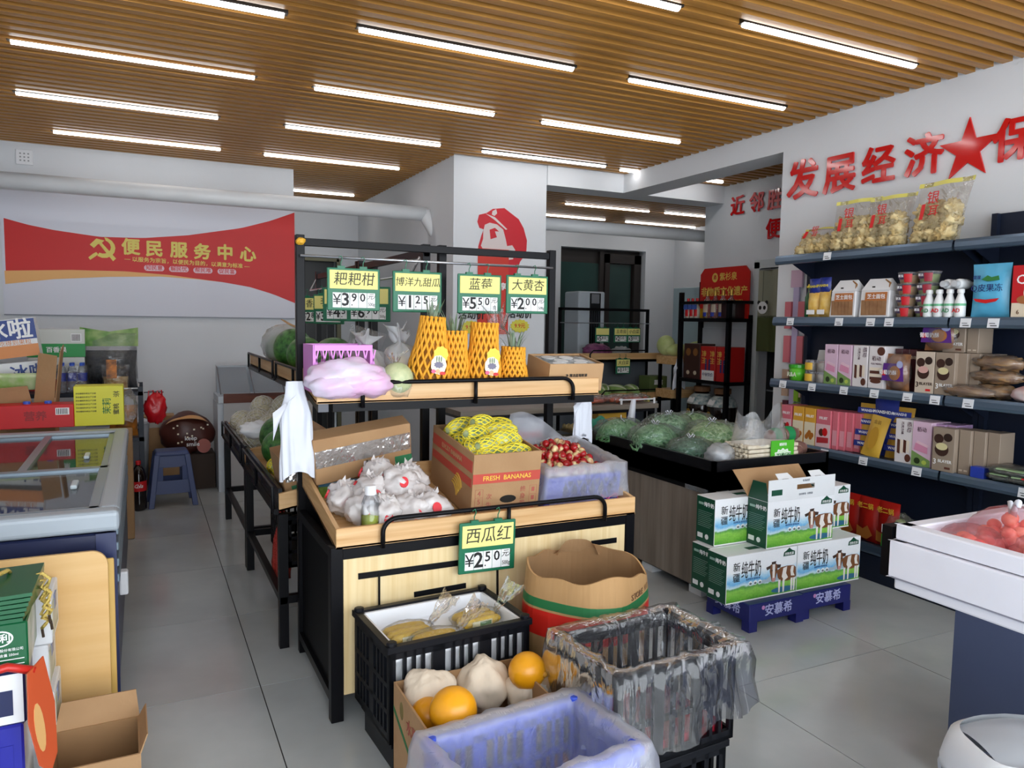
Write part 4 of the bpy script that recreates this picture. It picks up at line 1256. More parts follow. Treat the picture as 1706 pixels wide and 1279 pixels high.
for k, z in enumerate((.66, .60, .54, .48)):
    MB().box(FX1 - .022, FX1 - .008, FY0 + .15, FY1 - .1, z - .016, z + .016).build('bumper_rail', M_falu, t, bevel=.003, seg=1)
MB().box(FX1 - .022, FX1 + .012, 3.42, 3.47, .30, .40).build('side_box', M_wplastic, t, bevel=.008)
MB().box(FX0 + .08, FX1 - .08, FY0 + .09, FY1 - .1, .35, .36).build('inner_floor', mat('freezer_inside', 'b8bcc0', .5), t)
for k, (y0, y1, z) in enumerate(((FY0 + .075, 3.86, .748), (3.80, FY1 - .09, .735))):
    l = MB()
    x0, x1 = FX0 + .07, FX1 - .065
    for a in ((x0, x1, y0, y0 + .028), (x0, x1, y1 - .05, y1), (x0, x0 + .03, y0, y1), (x1 - .035, x1, y0, y1)):
        l.box(*a, z, z + .022)
    lid = l.build('lid_frame', M_falu, t, bevel=.003, seg=1)
    MB().box(x0 + .02, x1 - .02, y0 + .02, y1 - .02, z + .006, z + .011).build('lid_glass', M_glass, lid)
    MB().box(x1 - .12, x1 - .095, y0 + .40, y0 + .52, z + .011, z + .028).build('handle', mat('clear_handle', 'c9d6dc', .15), lid, bevel=.006)
MB().box(FX0 + .45, FX0 + .485, 3.86, FY1 - .09, .737, .758).build('lid_crossbar', M_falu, t)
# packs seen through the glass
ic = [('e8502a', (-.30, 3.25), (.20, .14), 'orange-red'), ('f0b72a', (-.52, 3.22), (.22, .12), 'yellow'), ('c4222a', (-.22, 3.45), (.14, .2), 'dark red'), ('e9873a', (-.45, 3.42), (.20, .18), 'orange'), ('d8cfc0', (-.33, 3.62), (.2, .12), 'cream'), ('b03a3a', (-.6, 3.5), (.18, .2), 'brick red'), ('e4d0a0', (-.25, 4.05), (.2, .2), 'pale tan'), ('7a6a5a', (-.5, 4.1), (.2, .22), 'brown'), ('e05038', (-.3, 4.4), (.2, .2), 'bright red')]
for c_, (x, y), (w, d_), nm in ic:
    q = thing('ice_cream_box', '%s box of ice cream inside the chest freezer' % nm, 'ice cream', (x, y, .36), random.uniform(-.2, .2), 'ice cream boxes in the freezer')
    MB().box(-w / 2, w / 2, -d_ / 2, d_ / 2, 0, .26).build('box', mat('icebox_' + c_, c_, .4), q, bevel=.004, seg=1)
    MB().box(-w * .3, w * .3, -d_ * .2, d_ * .2, .26, .262).build('label', mat('icebox_label', 'eadfce', .4), q)
# leaning wood boards
M_lam = wood('pale_laminate_board', 'e8c084', 'd9ab68', 0, scale=5, fine=9)
def board(name, x0, x1, z1, y, m, lab, r_=.05, th=.016):
    o = thing(name, lab, 'board', (0, y, 0))
    poly = [(x0, .0), (x1, .0)] + [(x1 - r_ + r_ * math.cos(PI / 2 * k / 8), z1 - r_ + r_ * math.sin(PI / 2 * k / 8)) for k in range(9)] + [(x0, z1)]
    MB().prism(poly, 0, th, (0, 0, 0), (1, 0, 0), (0, .045, 1)).build('panel', m, o)
    MB().prism([(x1 - .012, .0), (x1 + .001, 0), (x1 + .001, z1 - r_), (x1 - .012, z1 - r_)], -.001, th * .6, (0, .0, 0), (1, 0, 0), (0, .045, 1)).build('edge_band', mat('edge_band_yellow', 'c79a4e', .5), o)
board('wood_board', -.92, -.122, .655, 2.845, M_lam, 'pale wood board with a rounded corner leaning on the freezer')
board('wood_board', -.92, -.105, .615, 2.872, mat('yellow_board', 'cfa95a', .5, vary=.08, scale=4), 'thin yellow wood board behind the rounded board', r_=.004, th=.012)

# gift cartons in the near left corner
M_gg = mat('gift_green', '0f5a34', .3, vary=.05, scale=3)
M_gw = mat('gift_white', 'e6e8ea', .4)
M_gpic = mat('gift_side_picture', '6f8a4e', .4, col2='e4e2d8', scale=9, detail=5)
M_gnavy = mat('gift_navy', '1c2550', .35)
gx, gy = -.52, 2.47
t = thing('gift_box', 'blue and white gift box at the bottom of the near left pile', 'box', (gx, gy, 0), .04)
MB().box(-.2, .2, -.12, .12, 0, .335, [1, 1, 0, 1, 1, 1]).build('box_body', [mat('gift_blue', '25289a', .35), M_gw], t, bevel=.006, seg=1)
MB().box(-.2, .175, -.122, -.12, .0, .28).build('blue_front', mat('gift_blue', '25289a', .35), t)
t = thing('gift_box', 'white gift box with a navy band in the near left pile', 'box', (gx + .01, gy, .336), .03)
MB().box(-.2, .2, -.12, .12, 0, .15, 1).build('box_body', [M_gnavy, M_gw], t, bevel=.006, seg=1)
MB().box(-.201, .17, -.122, -.12, .03, .10).build('navy_band', M_gnavy, t)
MB().box(.199, .2015, -.05, .06, .03, .12).build('side_print', M_gnavy, t)
t = thing('gift_box', 'green gift box with a white oval mark in the near left pile', 'box', (gx + .02, gy, .487), .03)
MB().box(-.2, .2, -.12, .12, 0, .135, [0, 0, 0, 0, 0, 1]).build('box_body', [M_gg, M_gpic], t, bevel=.004, seg=1)
ov = []
for k in range(24):
    ov.append((.032 * math.cos(2 * PI * k / 24), .022 * math.sin(2 * PI * k / 24)))
MB().prism(ov, 0, .001, (.135, -.1205, .095), (1, 0, 0), (0, 0, 1)).build('oval_mark', M_wprint, t)
MB().prism([(a * .86, b_ * .82) for a, b_ in ov], .001, .002, (.135, -.1205, .095), (1, 0, 0), (0, 0, 1)).build('oval_fill', M_gg, t)
text('伊利', .026, M_wprint, t, (.135, -.1232, .095), bold=.02)
text('伊利实业集团股份有限公司', .009, M_wprint, t, (.135, -.1215, .062))
text('内蒙古金川 · 净含量 250ml', .009, M_wprint, t, (.125, -.1215, .048))
MB().box(.06, .19, -.1214, -.12, .034, .036).box(.06, .19, -.1214, -.12, .020, .022).build('print_line', M_wprint, t)
# folded green bags with gold cords
for k in range(6):
    t = thing('folded_gift_bag', 'folded dark green gift bag with gold cord, %s of the pile' % ['lowest', 'second', 'third', 'fourth', 'fifth', 'topmost'][k], 'bag', (gx + .01 + .003 * k, gy - .002 * k, .624 + .013 * k), .03 + .015 * k, 'folded green gift bags')
    MB().hexa([(-.2, -.125, 0), (.2, -.125, 0), (.23, .125, .006), (-.2, .125, .006), (-.2, -.125, .010), (.2, -.125, .010), (.23, .125, .018), (-.2, .125, .018)]).build('bag_sheet', M_gg, t)
    if k in (1, 3, 5):
        random.seed(k)
        pts = [(.21, .09 - .04 * k / 3, .012)]
        for q in range(9):
            pts.append((.235 + .012 * math.sin(q * 2.1 + k), .085 - .03 * k / 3 - .012 * math.sin(q * 1.3), .012 - .016 * q))
        MB().tube(pts, .005, 6).build('gold_cord', mat('gold_cord', 'd9bc62', .5, bump=.8, bscale=150), t, smooth=True)
        MB().tube([pts[-1], (pts[-1][0] + .003, pts[-1][1], pts[-1][2] - .028)], .0042, 6).build('cord_end', mat('cord_end_brown', '3a2a1a', .5), t)
    if k == 5:
        MB().tube([(.10, -.02, .014), (.115, .01, .03), (.14, .05, .03), (.145, .07, .018)], .006, 6).build('cord_handle', mat('gold_cord', 'd9bc62', .5, bump=.8, bscale=150), t, smooth=True)
        text('金典', .05, M_gold, t, (.03, .05, .0175), r=(1, 0, 0), u=(0, .99, .1), bold=.01)
        MB().box(-.02, .10, -.02, -.012, .0148, .0155).box(-.02, .10, -.05, -.042, .013, .0137).build('gold_print', M_gold, t)
# white picture cartons beside
for k in range(4):
    t = thing('picture_carton', 'white milk carton with green picture sides in the near left pile, %s' % ['lowest', 'second from below', 'third from below', 'top one'][k], 'box', (gx - .02 + .012 * (k % 2), 2.71, .15 * k), 0, 'white cartons beside the gift boxes')
    MB().box(-.26, .262, -.10, .10, 0, .148).build('carton_body', M_gw, t, bevel=.004, seg=1)
    MB().box(.2605, .2635, -.085, .06, .02, .12).build('green_picture', M_gpic, t)
    MB().box(.262, .2645, -.03, .02, .085, .13).build('blue_print', mat('carton_blue_print', '7a8ab0', .4), t)
# orange hang card with red ribbon
t = thing('hang_card', 'orange-red round-cornered gift card hanging on the near left pile', 'card', (-.283, 2.345, .49), 0)
poly = [(-.03, 0), (.035, .02), (.05, -.12), (.03, -.26), (-.005, -.30), (-.04, -.26), (-.055, -.13)]
MB().prism(poly, 0, .004, (0, 0, 0), (.5, .85, 0), (-.1, 0, 1)).build('card', mat('card_orange', 'cf5a34', .35), t)
MB().prism([(-.02 + .018 * math.cos(2 * PI * k / 14), -.16 + .07 * math.sin(2 * PI * k / 14)) for k in range(14)], .004, .005, (0, 0, 0), (.5, .85, 0), (-.1, 0, 1)).build('card_print', mat('card_print_gold', 'e2b070', .4), t)
text('礼', .045, mat('card_print_grey', '7a6a5a', .5), t, (.011, .01, -.13), r=(.5, .85, 0), u=(-.1, 0, 1), bold=.02)
MB().tube([(.0, .0, -.005), (-.06, -.01, .02), (-.16, -.03, .01), (-.3, -.05, .0)], .012, 6).build('red_ribbon', mat('ribbon_red', 'c8281e', .35), t, smooth=True)
# open carton on the floor
t = thing('open_carton', 'small open brown carton on the floor in front of the wood board', 'carton', (-.15, 2.50, 0), .02)
open_box(t, .235, .24, .165, M_card, name='carton_body', mi=M_cardin)
MB().hexa([(-.118, .118, .163), (.118, .118, .163), (.118, .122, .163), (-.118, .122, .163), (-.10, .15, .24), (.11, .15, .24), (.11, .154, .24), (-.10, .154, .24)]).build('flap', M_card, t)
MB().hexa([(.114, -.118, .163), (.118, -.118, .163), (.118, .118, .163), (.114, .118, .163), (.135, -.10, .21), (.138, -.10, .21), (.138, .10, .21), (.135, .10, .21)]).build('flap', M_card, t)

# ================================================================== rack and goods behind the freezer, far left
M_rackd = mat('dark_rack_steel', '262c38', .4, spec=.3)
RY0, RY1 = 6.36, 6.86
t = thing('storage_rack', 'dark steel storage rack behind the chest freezer', 'rack', (0, 0, 0))
for x in (-.98, -.035):
    for y in (RY0, RY1 - .035):
        MB().box(x, x + .035, y, y + .035, 0, .915).build('post', M_rackd, t)
for z in (.18, .50, .85):
    MB().box(-.98, 0, RY0, RY1, z, z + .03).build('shelf', M_rackd, t)
MB().tube([(-.34, RY0 + .02, .905), (-.03, RY0 + .02, .905), (-.03, RY1 - .02, .905)], .005, 6).build('wire_guard', M_wplastic, t)
for x in (-.34, -.03):
    MB().tube([(x, RY0 + .02, .88), (x, RY0 + .02, .905)], .005, 6).build('wire_guard_post', M_wplastic, t)
zs_ = .881
# black seed sack with green top
t = thing('seed_sack', 'clear sack of black seeds with a green printed top on the rack', 'sack', (-.225, 6.66, zs_), -.08)
t.scale = (1.12, 1.12, 1.12)
M_seed = mat('black_seeds', '3c4046', .5, col2='1e2024', scale=70, bump=.6, bscale=60)
pouch(t, .34, .18, .27, M_seed, 'seeds', 3, .3, 14)
pouch(t, .36, .19, .39, M_crin, 'film', 3, .3, 12, crimp=.05)
def topf(u, v):
    x = (u - .5) * .36
    return (x, -.03 * (1 - v) - .02 * math.sin(6 * u), .30 + .10 * v + .03 * abs(u - .5) * 2 * v)
MB().grid(topf, 12, 5).build('green_top', mat('sack_green_print', 'b8cf8a', .35, col2='4f8a3c', scale=10), t, smooth=True)
# orange-topped snack bag
t = thing('snack_bag', 'snack bag with orange top and clear nut-filled bottom on the rack', 'snack', (-.185, 6.47, zs_))
pouch(t, .17, .09, .11, mat('mixed_nuts', 'b07a3a', .5, col2='e6d3a0', scale=40), 'nuts', 5, .3, 10)
pouch(t, .19, .10, .20, M_crin, 'film', 6, .3, 10)
MB().grid(lambda u, v: (-.06 + .07 * u - .0 * v, -.055 + .03 * v, .10 + .14 * v), 6, 6).build('orange_top', mat('snack_orange', 'e88a22', .35, col2='3a2a20', scale=16), t)
# pack of water bottles
M_water = film('water_bottle_clear', 'd8e6f2', body=.22, rough=.1, bump=.2, bscale=20, edge=.6)
M_wlab = mat('water_label_blue', '1f3aa8', .35); M_wcap = mat('water_cap_blue', '3a62d0', .4)
wb = thing('water_bottle', 'clear water bottle with blue cap and label in the shrink pack on the rack', 'bottle', (0, 0, 0), 0, 'water bottles in the shrink pack')
MB().lathe([(.027, 0), (.031, .008), (.031, .06), (.029, .066), (.031, .072), (.031, .15), (.022, .185), (.0135, .20)], 12).build('bottle_body', M_water, wb, smooth=True)
MB().lathe([(.0318, .085), (.0318, .145)], 12, cap=False).build('label', M_wlab, wb, smooth=True)
MB().lathe([(.0155, .196), (.0155, .217), (.014, .219)], 12).build('cap', M_wcap, wb)
pc = (-.47, 6.46, zs_)
for k in range(6):
    p = (pc[0] - .066 + .066 * (k % 3), pc[1] - .033 + .066 * (k // 3), pc[2])
    if k == 0:
        wb.location = p
    else:
        dup(wb, p)
t = thing('shrink_film', 'clear shrink film around the six water bottles', 'packaging', pc)
MB().grid(lambda u, v: ((.10 + .008 * nz((u * 20, v * 4, 0))) * math.copysign(abs(math.cos(2 * PI * u)) ** .5, math.cos(2 * PI * u)), (.070) * math.copysign(abs(math.sin(2 * PI * u)) ** .5, math.sin(2 * PI * u)), .002 + .2 * v), 40, 6, wrap=True).build('film', M_crin, t, smooth=True)
# boxes
def printed_box(name, label, loc, size, body, band=None, txt=None, rz=0.0, rot=None, group=None, cat='box', tcol=None, tsize=.05, bandz=(.0, .5), tz=.6, tx=0.0, barcode=False, front='y'):
    w, d_, h = size
    t = thing(name, label, cat, loc, rz, group)
    if rot:
        t.rotation_euler = rot
    MB().box(-w / 2, w / 2, -d_ / 2, d_ / 2, 0, h).build('box_body', body, t, bevel=min(.003, h * .05), seg=1)
    if band:
        MB().box(-w / 2 - .0005, w / 2 + .0005, -d_ / 2 - .0015, -d_ / 2 + .001, h * bandz[0], h * bandz[1]).build('front_band', band, t)
    if txt:
        text(txt, tsize, tcol or M_wprint, t, (tx, -d_ / 2 - .0024, h * tz), bold=.02)
    if barcode:
        b_ = MB().box(w * .26, w * .44, -d_ / 2 - .0022, -d_ / 2 - .001, h * .55, h * .85).build('barcode_patch', M_wprint, t)
        q = MB()
        for k in range(7):
            x = w * .275 + w * .15 * k / 7
            q.box(x, x + w * .01, -d_ / 2 - .0028, -d_ / 2 - .002, h * .58, h * .82)
        q.build('barcode_lines', M_ink, b_)
    return t
printed_box('drink_carton', 'white carton with a wide green band on the rack, upper of two', (-.58, 6.70, 1.135), (.38, .16, .21), mat('carton_offwhite', 'd9dcd6', .5), mat('carton_bright_green', '1f9a4a', .45), '百香果', tcol=M_wprint, tsize=.045, bandz=(.0, .48), tz=.25, barcode=True)
printed_box('drink_carton', 'white and red carton under the green-banded carton on the rack', (-.58, 6.70, zs_), (.37, .16, .252), mat('carton_offwhite', 'd9dcd6', .5), mat('carton_red_edge', 'b02a2a', .45), None, bandz=(.0, .35))
M_ib_b = mat('icebox_blue', '22408a', .4); M_ib_o = mat('icebox_orange', 'd98a4a', .4)
t = printed_box('ice_drink_box', 'large tilted white, blue and orange box with bold white lettering', (-.76, 5.70, 1.175), (.36, .16, .24), M_gw, M_ib_b, '冰啦', rot=(0, -.13, 0), tsize=.135, bandz=(.45, .98), tz=.70, tx=.03)
MB().box(-.1805, .1805, -.0815, -.079, .0, .075).build('orange_band', M_ib_o, t)
text('吃得到果粒', .035, M_ib_o, t, (.06, -.0825, .09))
t = printed_box('ice_drink_box', 'smaller white and blue box below the tilted one, same lettering', (-.70, 5.71, 1.005), (.32, .14, .145), M_gw, None, '冰啦', rot=(0, -.1, 0), tsize=.10, tz=.5, tx=.06, tcol=M_ib_b)
# wide open carton with flaps that holds them
t = thing('flap_carton', 'open brown carton with raised flaps in front of the rack', 'carton', (-.73, 5.58, .60))
open_box(t, .46, .26, .28, M_card, name='carton_body', mi=M_cardin)
MB().hexa([(.23, -.13, .28), (.236, -.13, .28), (.236, .13, .28), (.23, .13, .28), (.27, -.14, .62), (.276, -.14, .62), (.276, .10, .66), (.27, .10, .66)]).build('flap', M_card, t)
MB().hexa([(.12, -.132, .28), (.23, -.132, .28), (.23, -.126, .28), (.12, -.126, .28), (.16, -.16, .62), (.26, -.18, .60), (.26, -.174, .60), (.16, -.154, .62)]).build('flap', M_card, t)
MB().hexa([(-.23, -.134, .28), (.12, -.134, .28), (.12, -.128, .28), (-.23, -.128, .28), (-.15, -.20, .40), (.10, -.20, .42), (.10, -.194, .42), (-.15, -.194, .40)]).build('flap', M_card2, t)
t = thing('snack_pack', 'flat bright green snack pack lying in the open carton', 'snack', (-.67, 5.52, .99))
t.rotation_euler = (.5, 0, 0)
MB().box(-.15, .13, -.02, .02, 0, .11).build('pack', mat('snack_lime', '8cc63a', .35, col2='e9e6d0', scale=9), t, bevel=.012)
# support cartons (stand on the floor behind the freezer)
t = thing('stacked_carton', 'plain brown carton on the floor behind the freezer, left', 'carton', (-.64, 5.57, 0))
MB().box(-.27, .27, -.15, .15, 0, .598).build('carton_body', M_card, t, bevel=.004, seg=1)
MB().box(-.02, .02, -.1515, -.15, 0, .598).build('tape', mat('clear_tape', 'c9b48a', .3), t)
t = thing('stacked_carton', 'plain brown carton on the floor behind the freezer, right', 'carton', (-.21, 5.55, 0))
MB().box(-.14, .14, -.14, .14, 0, .698).build('carton_body', M_card, t, bevel=.004, seg=1)
MB().box(-.02, .02, -.1415, -.14, 0, .698).build('tape', mat('clear_tape', 'c9b48a', .3), t)
# red drink carton with blue caps
t = printed_box('drink_carton', 'bright red drink carton with blue bottle caps showing, at the freezer end', (-.58, 5.33, .775), (.40, .16, .14), M_red, None, '营养', tsize=.06, tcol=mat('deep_red', '9a1218', .45), tz=.5, barcode=True)
for x in (-.05, .06):
    MB().lathe([(.02, .138), (.02, .152), (.017, .156)], 12, (x, 0, 0)).build('bottle_cap', M_wcap, t)
# yellow carton
t = printed_box('snack_carton', 'bright yellow snack carton with black small print, at the freezer end', (-.245, 5.34, .775), (.27, .16, .245), mat('carton_yellow_bright', 'e3dd1e', .4), None, None)
for k in range(6):
    text('净含量配料表生产日期', .011, M_ink, t, (-.07, -.0815, .20 - .022 * k))
text('茶', .04, M_ink, t, (.095, -.0815, .19))
text('茉莉', .05, mat('print_green_dark', '3a7a2a', .5), t, (.045, -.0815, .12), r=(0, 0, 1), u=(-1, 0, 0), bold=.01)
text('蜜桃', .035, M_ink, t, (.095, -.0815, .10), r=(0, 0, 1), u=(-1, 0, 0), bold=.01)
t = thing('plastic_wrap', 'loose clear plastic wrap at the right of the yellow carton', 'packaging', (-.085, 5.42, .775))
blob(t, (.10, .16, .2), M_crin, 'film', 4, .3, 2.5)
# popcorn pack and red bag on the lower shelf
t = thing('snack_bag', 'brown and orange popcorn bag on the lower rack shelf', 'snack', (-.14, 6.45, .532))
pouch(t, .20, .1, .24, mat('popcorn_bag', '4a3022', .35, col2='e08a2a', scale=12), 'bag', 8, .3, 10)
t = thing('wire_basket', 'small grey wire basket on the lower rack shelf', 'basket', (-.32, 6.58, .532))
for k in range(6):
    MB().tube([(-.08, -.06, .03 * k), (.08, -.06, .03 * k), (.08, .06, .03 * k), (-.08, .06, .03 * k)], .003, 5, closed=True).build('wire', M_steel, t)
t = thing('red_plastic_bag', 'red plastic bag hanging at the rack corner', 'bag', (.085, 6.50, .62))
M_redb = mat('red_thin_plastic', 'd01422', .3, bump=.5, bscale=20)
blob(t, (.16, .10, .23), M_redb, 'bag_body', 4, .25, 2.2, 30, 18, fine=.14)
for x in (-.03, .03):
    MB().tube([(x - .02, 0, .19), (x - .015, 0, .25), (x + .015, 0, .255), (x + .02, 0, .19)], .006, 5).build('handle', M_redb, t)
MB().tube([(-.08, 0, .24), (.0, 0, .245), (.06, 0, .24)], .004, 5).build('hook', M_rackd, t)
t = thing('translucent_bin', 'white translucent plastic bin beside the rack', 'bin', (-.06, 6.99, 0))
MB().lathe([(.08, 0), (.10, .55), (.105, .56)], 18).build('bin_body', mat('translucent_white', 'c9ced8', .4), t, smooth=True)
MB().lathe([(.11, .56), (.11, .58), (.06, .60)], 18).build('bin_lid', mat('translucent_white', 'c9ced8', .4), t)
# cola bottle
t = thing('cola_bottle', 'large dark cola bottle with red label standing on the floor', 'bottle', (-.045, 6.22, 0))
MB().lathe([(.038, 0), (.052, .012), (.054, .06), (.050, .12), (.053, .17), (.054, .25), (.040, .305), (.017, .345)], 20).build('cola', mat('cola_liquid', '160a08', .08, spec=.6), t, smooth=True)
MB().lathe([(.0535, .15), (.0545, .17), (.0548, .225)], 20, cap=False).build('label', M_red, t, smooth=True)
MB().lathe([(.016, .345), (.018, .35), (.018, .372), (.015, .375)], 14).build('cap', mat('cap_red', 'd01c24', .4), t)
for k, ch in enumerate('Cola'):
    a = -PI / 2 - .35 + .24 * k
    text(ch, .04, M_wprint, t, (.0555 * math.cos(a), .0555 * math.sin(a), .19), r=(-math.sin(a), math.cos(a), 0), bold=.012, shear=.3)
# stool
t = thing('plastic_stool', 'blue-grey plastic step stool on the floor by the back wall', 'stool', (.185, 6.36, 0), .05)
M_stool = mat('stool_blue', '3c4a78', .45)
b_ = MB().hexa([(-.125, -.10, .385), (.125, -.10, .385), (.125, .10, .385), (-.125, .10, .385), (-.115, -.092, .425), (.115, -.092, .425), (.115, .092, .425), (-.115, .092, .425)])
b_.build('seat', M_stool, t, bevel=.015, seg=3)
for sx_ in (-1, 1):
    for sy_ in (-1, 1):
        MB().hexa([(sx_ * .155 - .02, sy_ * .13 - .018, 0), (sx_ * .155 + .02, sy_ * .13 - .018, 0), (sx_ * .155 + .02, sy_ * .13 + .018, 0), (sx_ * .155 - .02, sy_ * .13 + .018, 0),
                   (sx_ * .105 - .02, sy_ * .085 - .016, .40), (sx_ * .105 + .02, sy_ * .085 - .016, .40), (sx_ * .105 + .02, sy_ * .085 + .016, .40), (sx_ * .105 - .02, sy_ * .085 + .016, .40)]).build('leg', M_stool, t, bevel=.004, seg=1)
for sy_ in (-1, 1):
    b_ = MB()
    def q2(z0, z1):
        f = lambda z: (.135 - .10 * z, sy_ * (.125 - .10 * z))
        (xa, ya), (xb, yb) = f(z0), f(z1)
        b_.hexa([(-xa, ya - .004, z0), (xa, ya - .004, z0), (xa, ya + .004, z0), (-xa, ya + .004, z0), (-xb, yb - .004, z1), (xb, yb - .004, z1), (xb, yb + .004, z1), (-xb, yb + .004, z1)])
    q2(.10, .20); q2(.30, .39)
    for s2 in (-1, 1):
        x = s2 * .095
        b_.box(x - .028, x + .028, sy_ * .102 - .004, sy_ * .102 + .004, .2, .31)
    b_.build('apron', M_stool, t)
for sx_ in (-1, 1):
    MB().hexa([(sx_ * .14 - .004, -.11, .12), (sx_ * .14 + .004, -.11, .12), (sx_ * .14 + .004, .11, .12), (sx_ * .14 - .004, .11, .12), (sx_ * .11 - .004, -.09, .39), (sx_ * .11 + .004, -.09, .39), (sx_ * .11 + .004, .09, .39), (sx_ * .11 - .004, .09, .39)]).build('side_apron', M_stool, t)
# brown bedding bag on a carton
t = thing('dark_carton', 'dark brown carton on the floor behind the stool', 'carton', (.30, 6.95, 0))
MB().box(-.24, .24, -.15, .15, 0, .30).build('carton_body', mat('dark_brown_board', '3a2a20', .7), t, bevel=.004, seg=1)
MB().box(-.24, -.02, -.155, -.15, .1, .25).build('carton_panel', M_card, t)
t = thing('printed_bag', 'plump brown printed bag with a smiling face and orange top', 'bag', (.33, 6.90, .302))
M_brb = mat('brown_printed_bag', '4a241c', .4, col2='5a2c24', scale=5)
blob(t, (.43, .26, .34), M_brb, 'bag_body', 6, .14, 1.8, 34, 20)
def otop(u, v):
    a = PI * (.15 + .7 * u)
    return (.19 * math.cos(a) * (1 - .25 * v), -.10 - .02 * math.sin(PI * u) + .12 * v, .22 + .085 * math.sin(a) + .03 * v)
MB().grid(otop, 16, 5).build('orange_top', mat('bag_orange', 'dd9440', .4, col2='e8c48a', scale=5), t, smooth=True)
MB().prism([(.055 * math.cos(2 * PI * k / 18) + .12, .06 * math.sin(2 * PI * k / 18) + .07) for k in range(18)], 0, .003, (0, -.128, 0), (1, 0, 0), (0, .1, 1)).build('face_print', mat('face_peach', 'a8564a', .5), t)
text('keep', .05, M_wprint, t, (.02, -.134, .14), bold=.012)
text('smile', .05, M_wprint, t, (.035, -.136, .09), bold=.012)
for k in range(12):
    random.seed(k)
    x, z = random.uniform(-.16, .16), random.uniform(.08, .25)
    MB().box(x, x + .014, -.135 + .3 * abs(x) ** 1.6, -.12, z, z + .012).build('fleck', M_plab2, t)
t = thing('brown_carton', 'tall brown carton against the back wall left of the printed bag', 'carton', (.12, 7.2, 0))
MB().box(-.12, .12, -.1, .1, 0, .60).build('carton_body', M_card, t, bevel=.004, seg=1)
MB().box(-.12, .12, -.102, -.1, .5, .56).build('carton_label', mat('label_grey2', 'b8b0a8', .5), t)

# ================================================================== bulk bin by the back wall
t = thing('bulk_bin', 'white bulk food cabinet with clear sloping lids and a brown wood band', 'cabinet', (0, 0, 0))
BX0, BX1, BY0, BY1 = .595, 1.32, 6.6, 7.05
M_bin = mat('bin_white_print', 'c4bcbc', .4, col2='b0b4b4', scale=2)
MB().box(BX0, BX1, BY0, BY1, 0, .745).build('body', M_bin, t)
MB().box(BX0 - .045, BX0, BY0 + .02, BY1, 0, .74).build('side_body', mat('bin_side', 'c8d0d8', .4), t)
MB().box(BX0 + .0, BX1, BY0 - .006, BY0, .745, .822).build('wood_band', wood('brown_grain', '7a3a1e', '4a1e10', 0, fine=7), t)
MB().box(BX0 - .04, BX1, BY0, BY1, .745, .80).build('top_ledge', mat('bin_side', 'c8d0d8', .4), t)
for k in range(3):
    x0 = BX0 + k * .245 + (-.02 if k == 0 else 0)
    MB().add([(x0, BY0, .822), (x0 + .235, BY0, .822), (x0 + .235 - .0, BY1 - .12, 1.03), (x0, BY1 - .12, 1.03)], [(0, 1, 2, 3)]).build('clear_lid', film('acrylic_lid', 'c4cad0', body=.35, rough=.1, bump=0, edge=.6), t)
    MB().tube([(x0, BY0, .822), (x0, BY1 - .12, 1.03)], .006, 5).build('lid_edge', mat('lid_edge_grey', '6a6a70', .3), t)
MB().box(BX0 - .02, BX1, BY1 - .13, BY1, .80, 1.035).build('lid_back', M_fgrey, t)
text('瓜子', .06, mat('bin_red', 'b8283a', .5), t, (BX0 + .25, BY0 - .003, .635), bold=.02)
MB().box(BX0 + .08, BX0 + .15, BY0 - .004, BY0, .61, .65).build('red_mark', mat('bin_red', 'b8283a', .5), t)
MB().prism([(0, 0), (.03, .05), (.03, .09), (.0, .06), (-.012, .02)], 0, .003, (BX0 + .07, BY0 - .001, .585), (1, 0, 0), (0, 0, 1)).build('leaf_mark', mat('bin_leaf', '3a8a3a', .5), t)

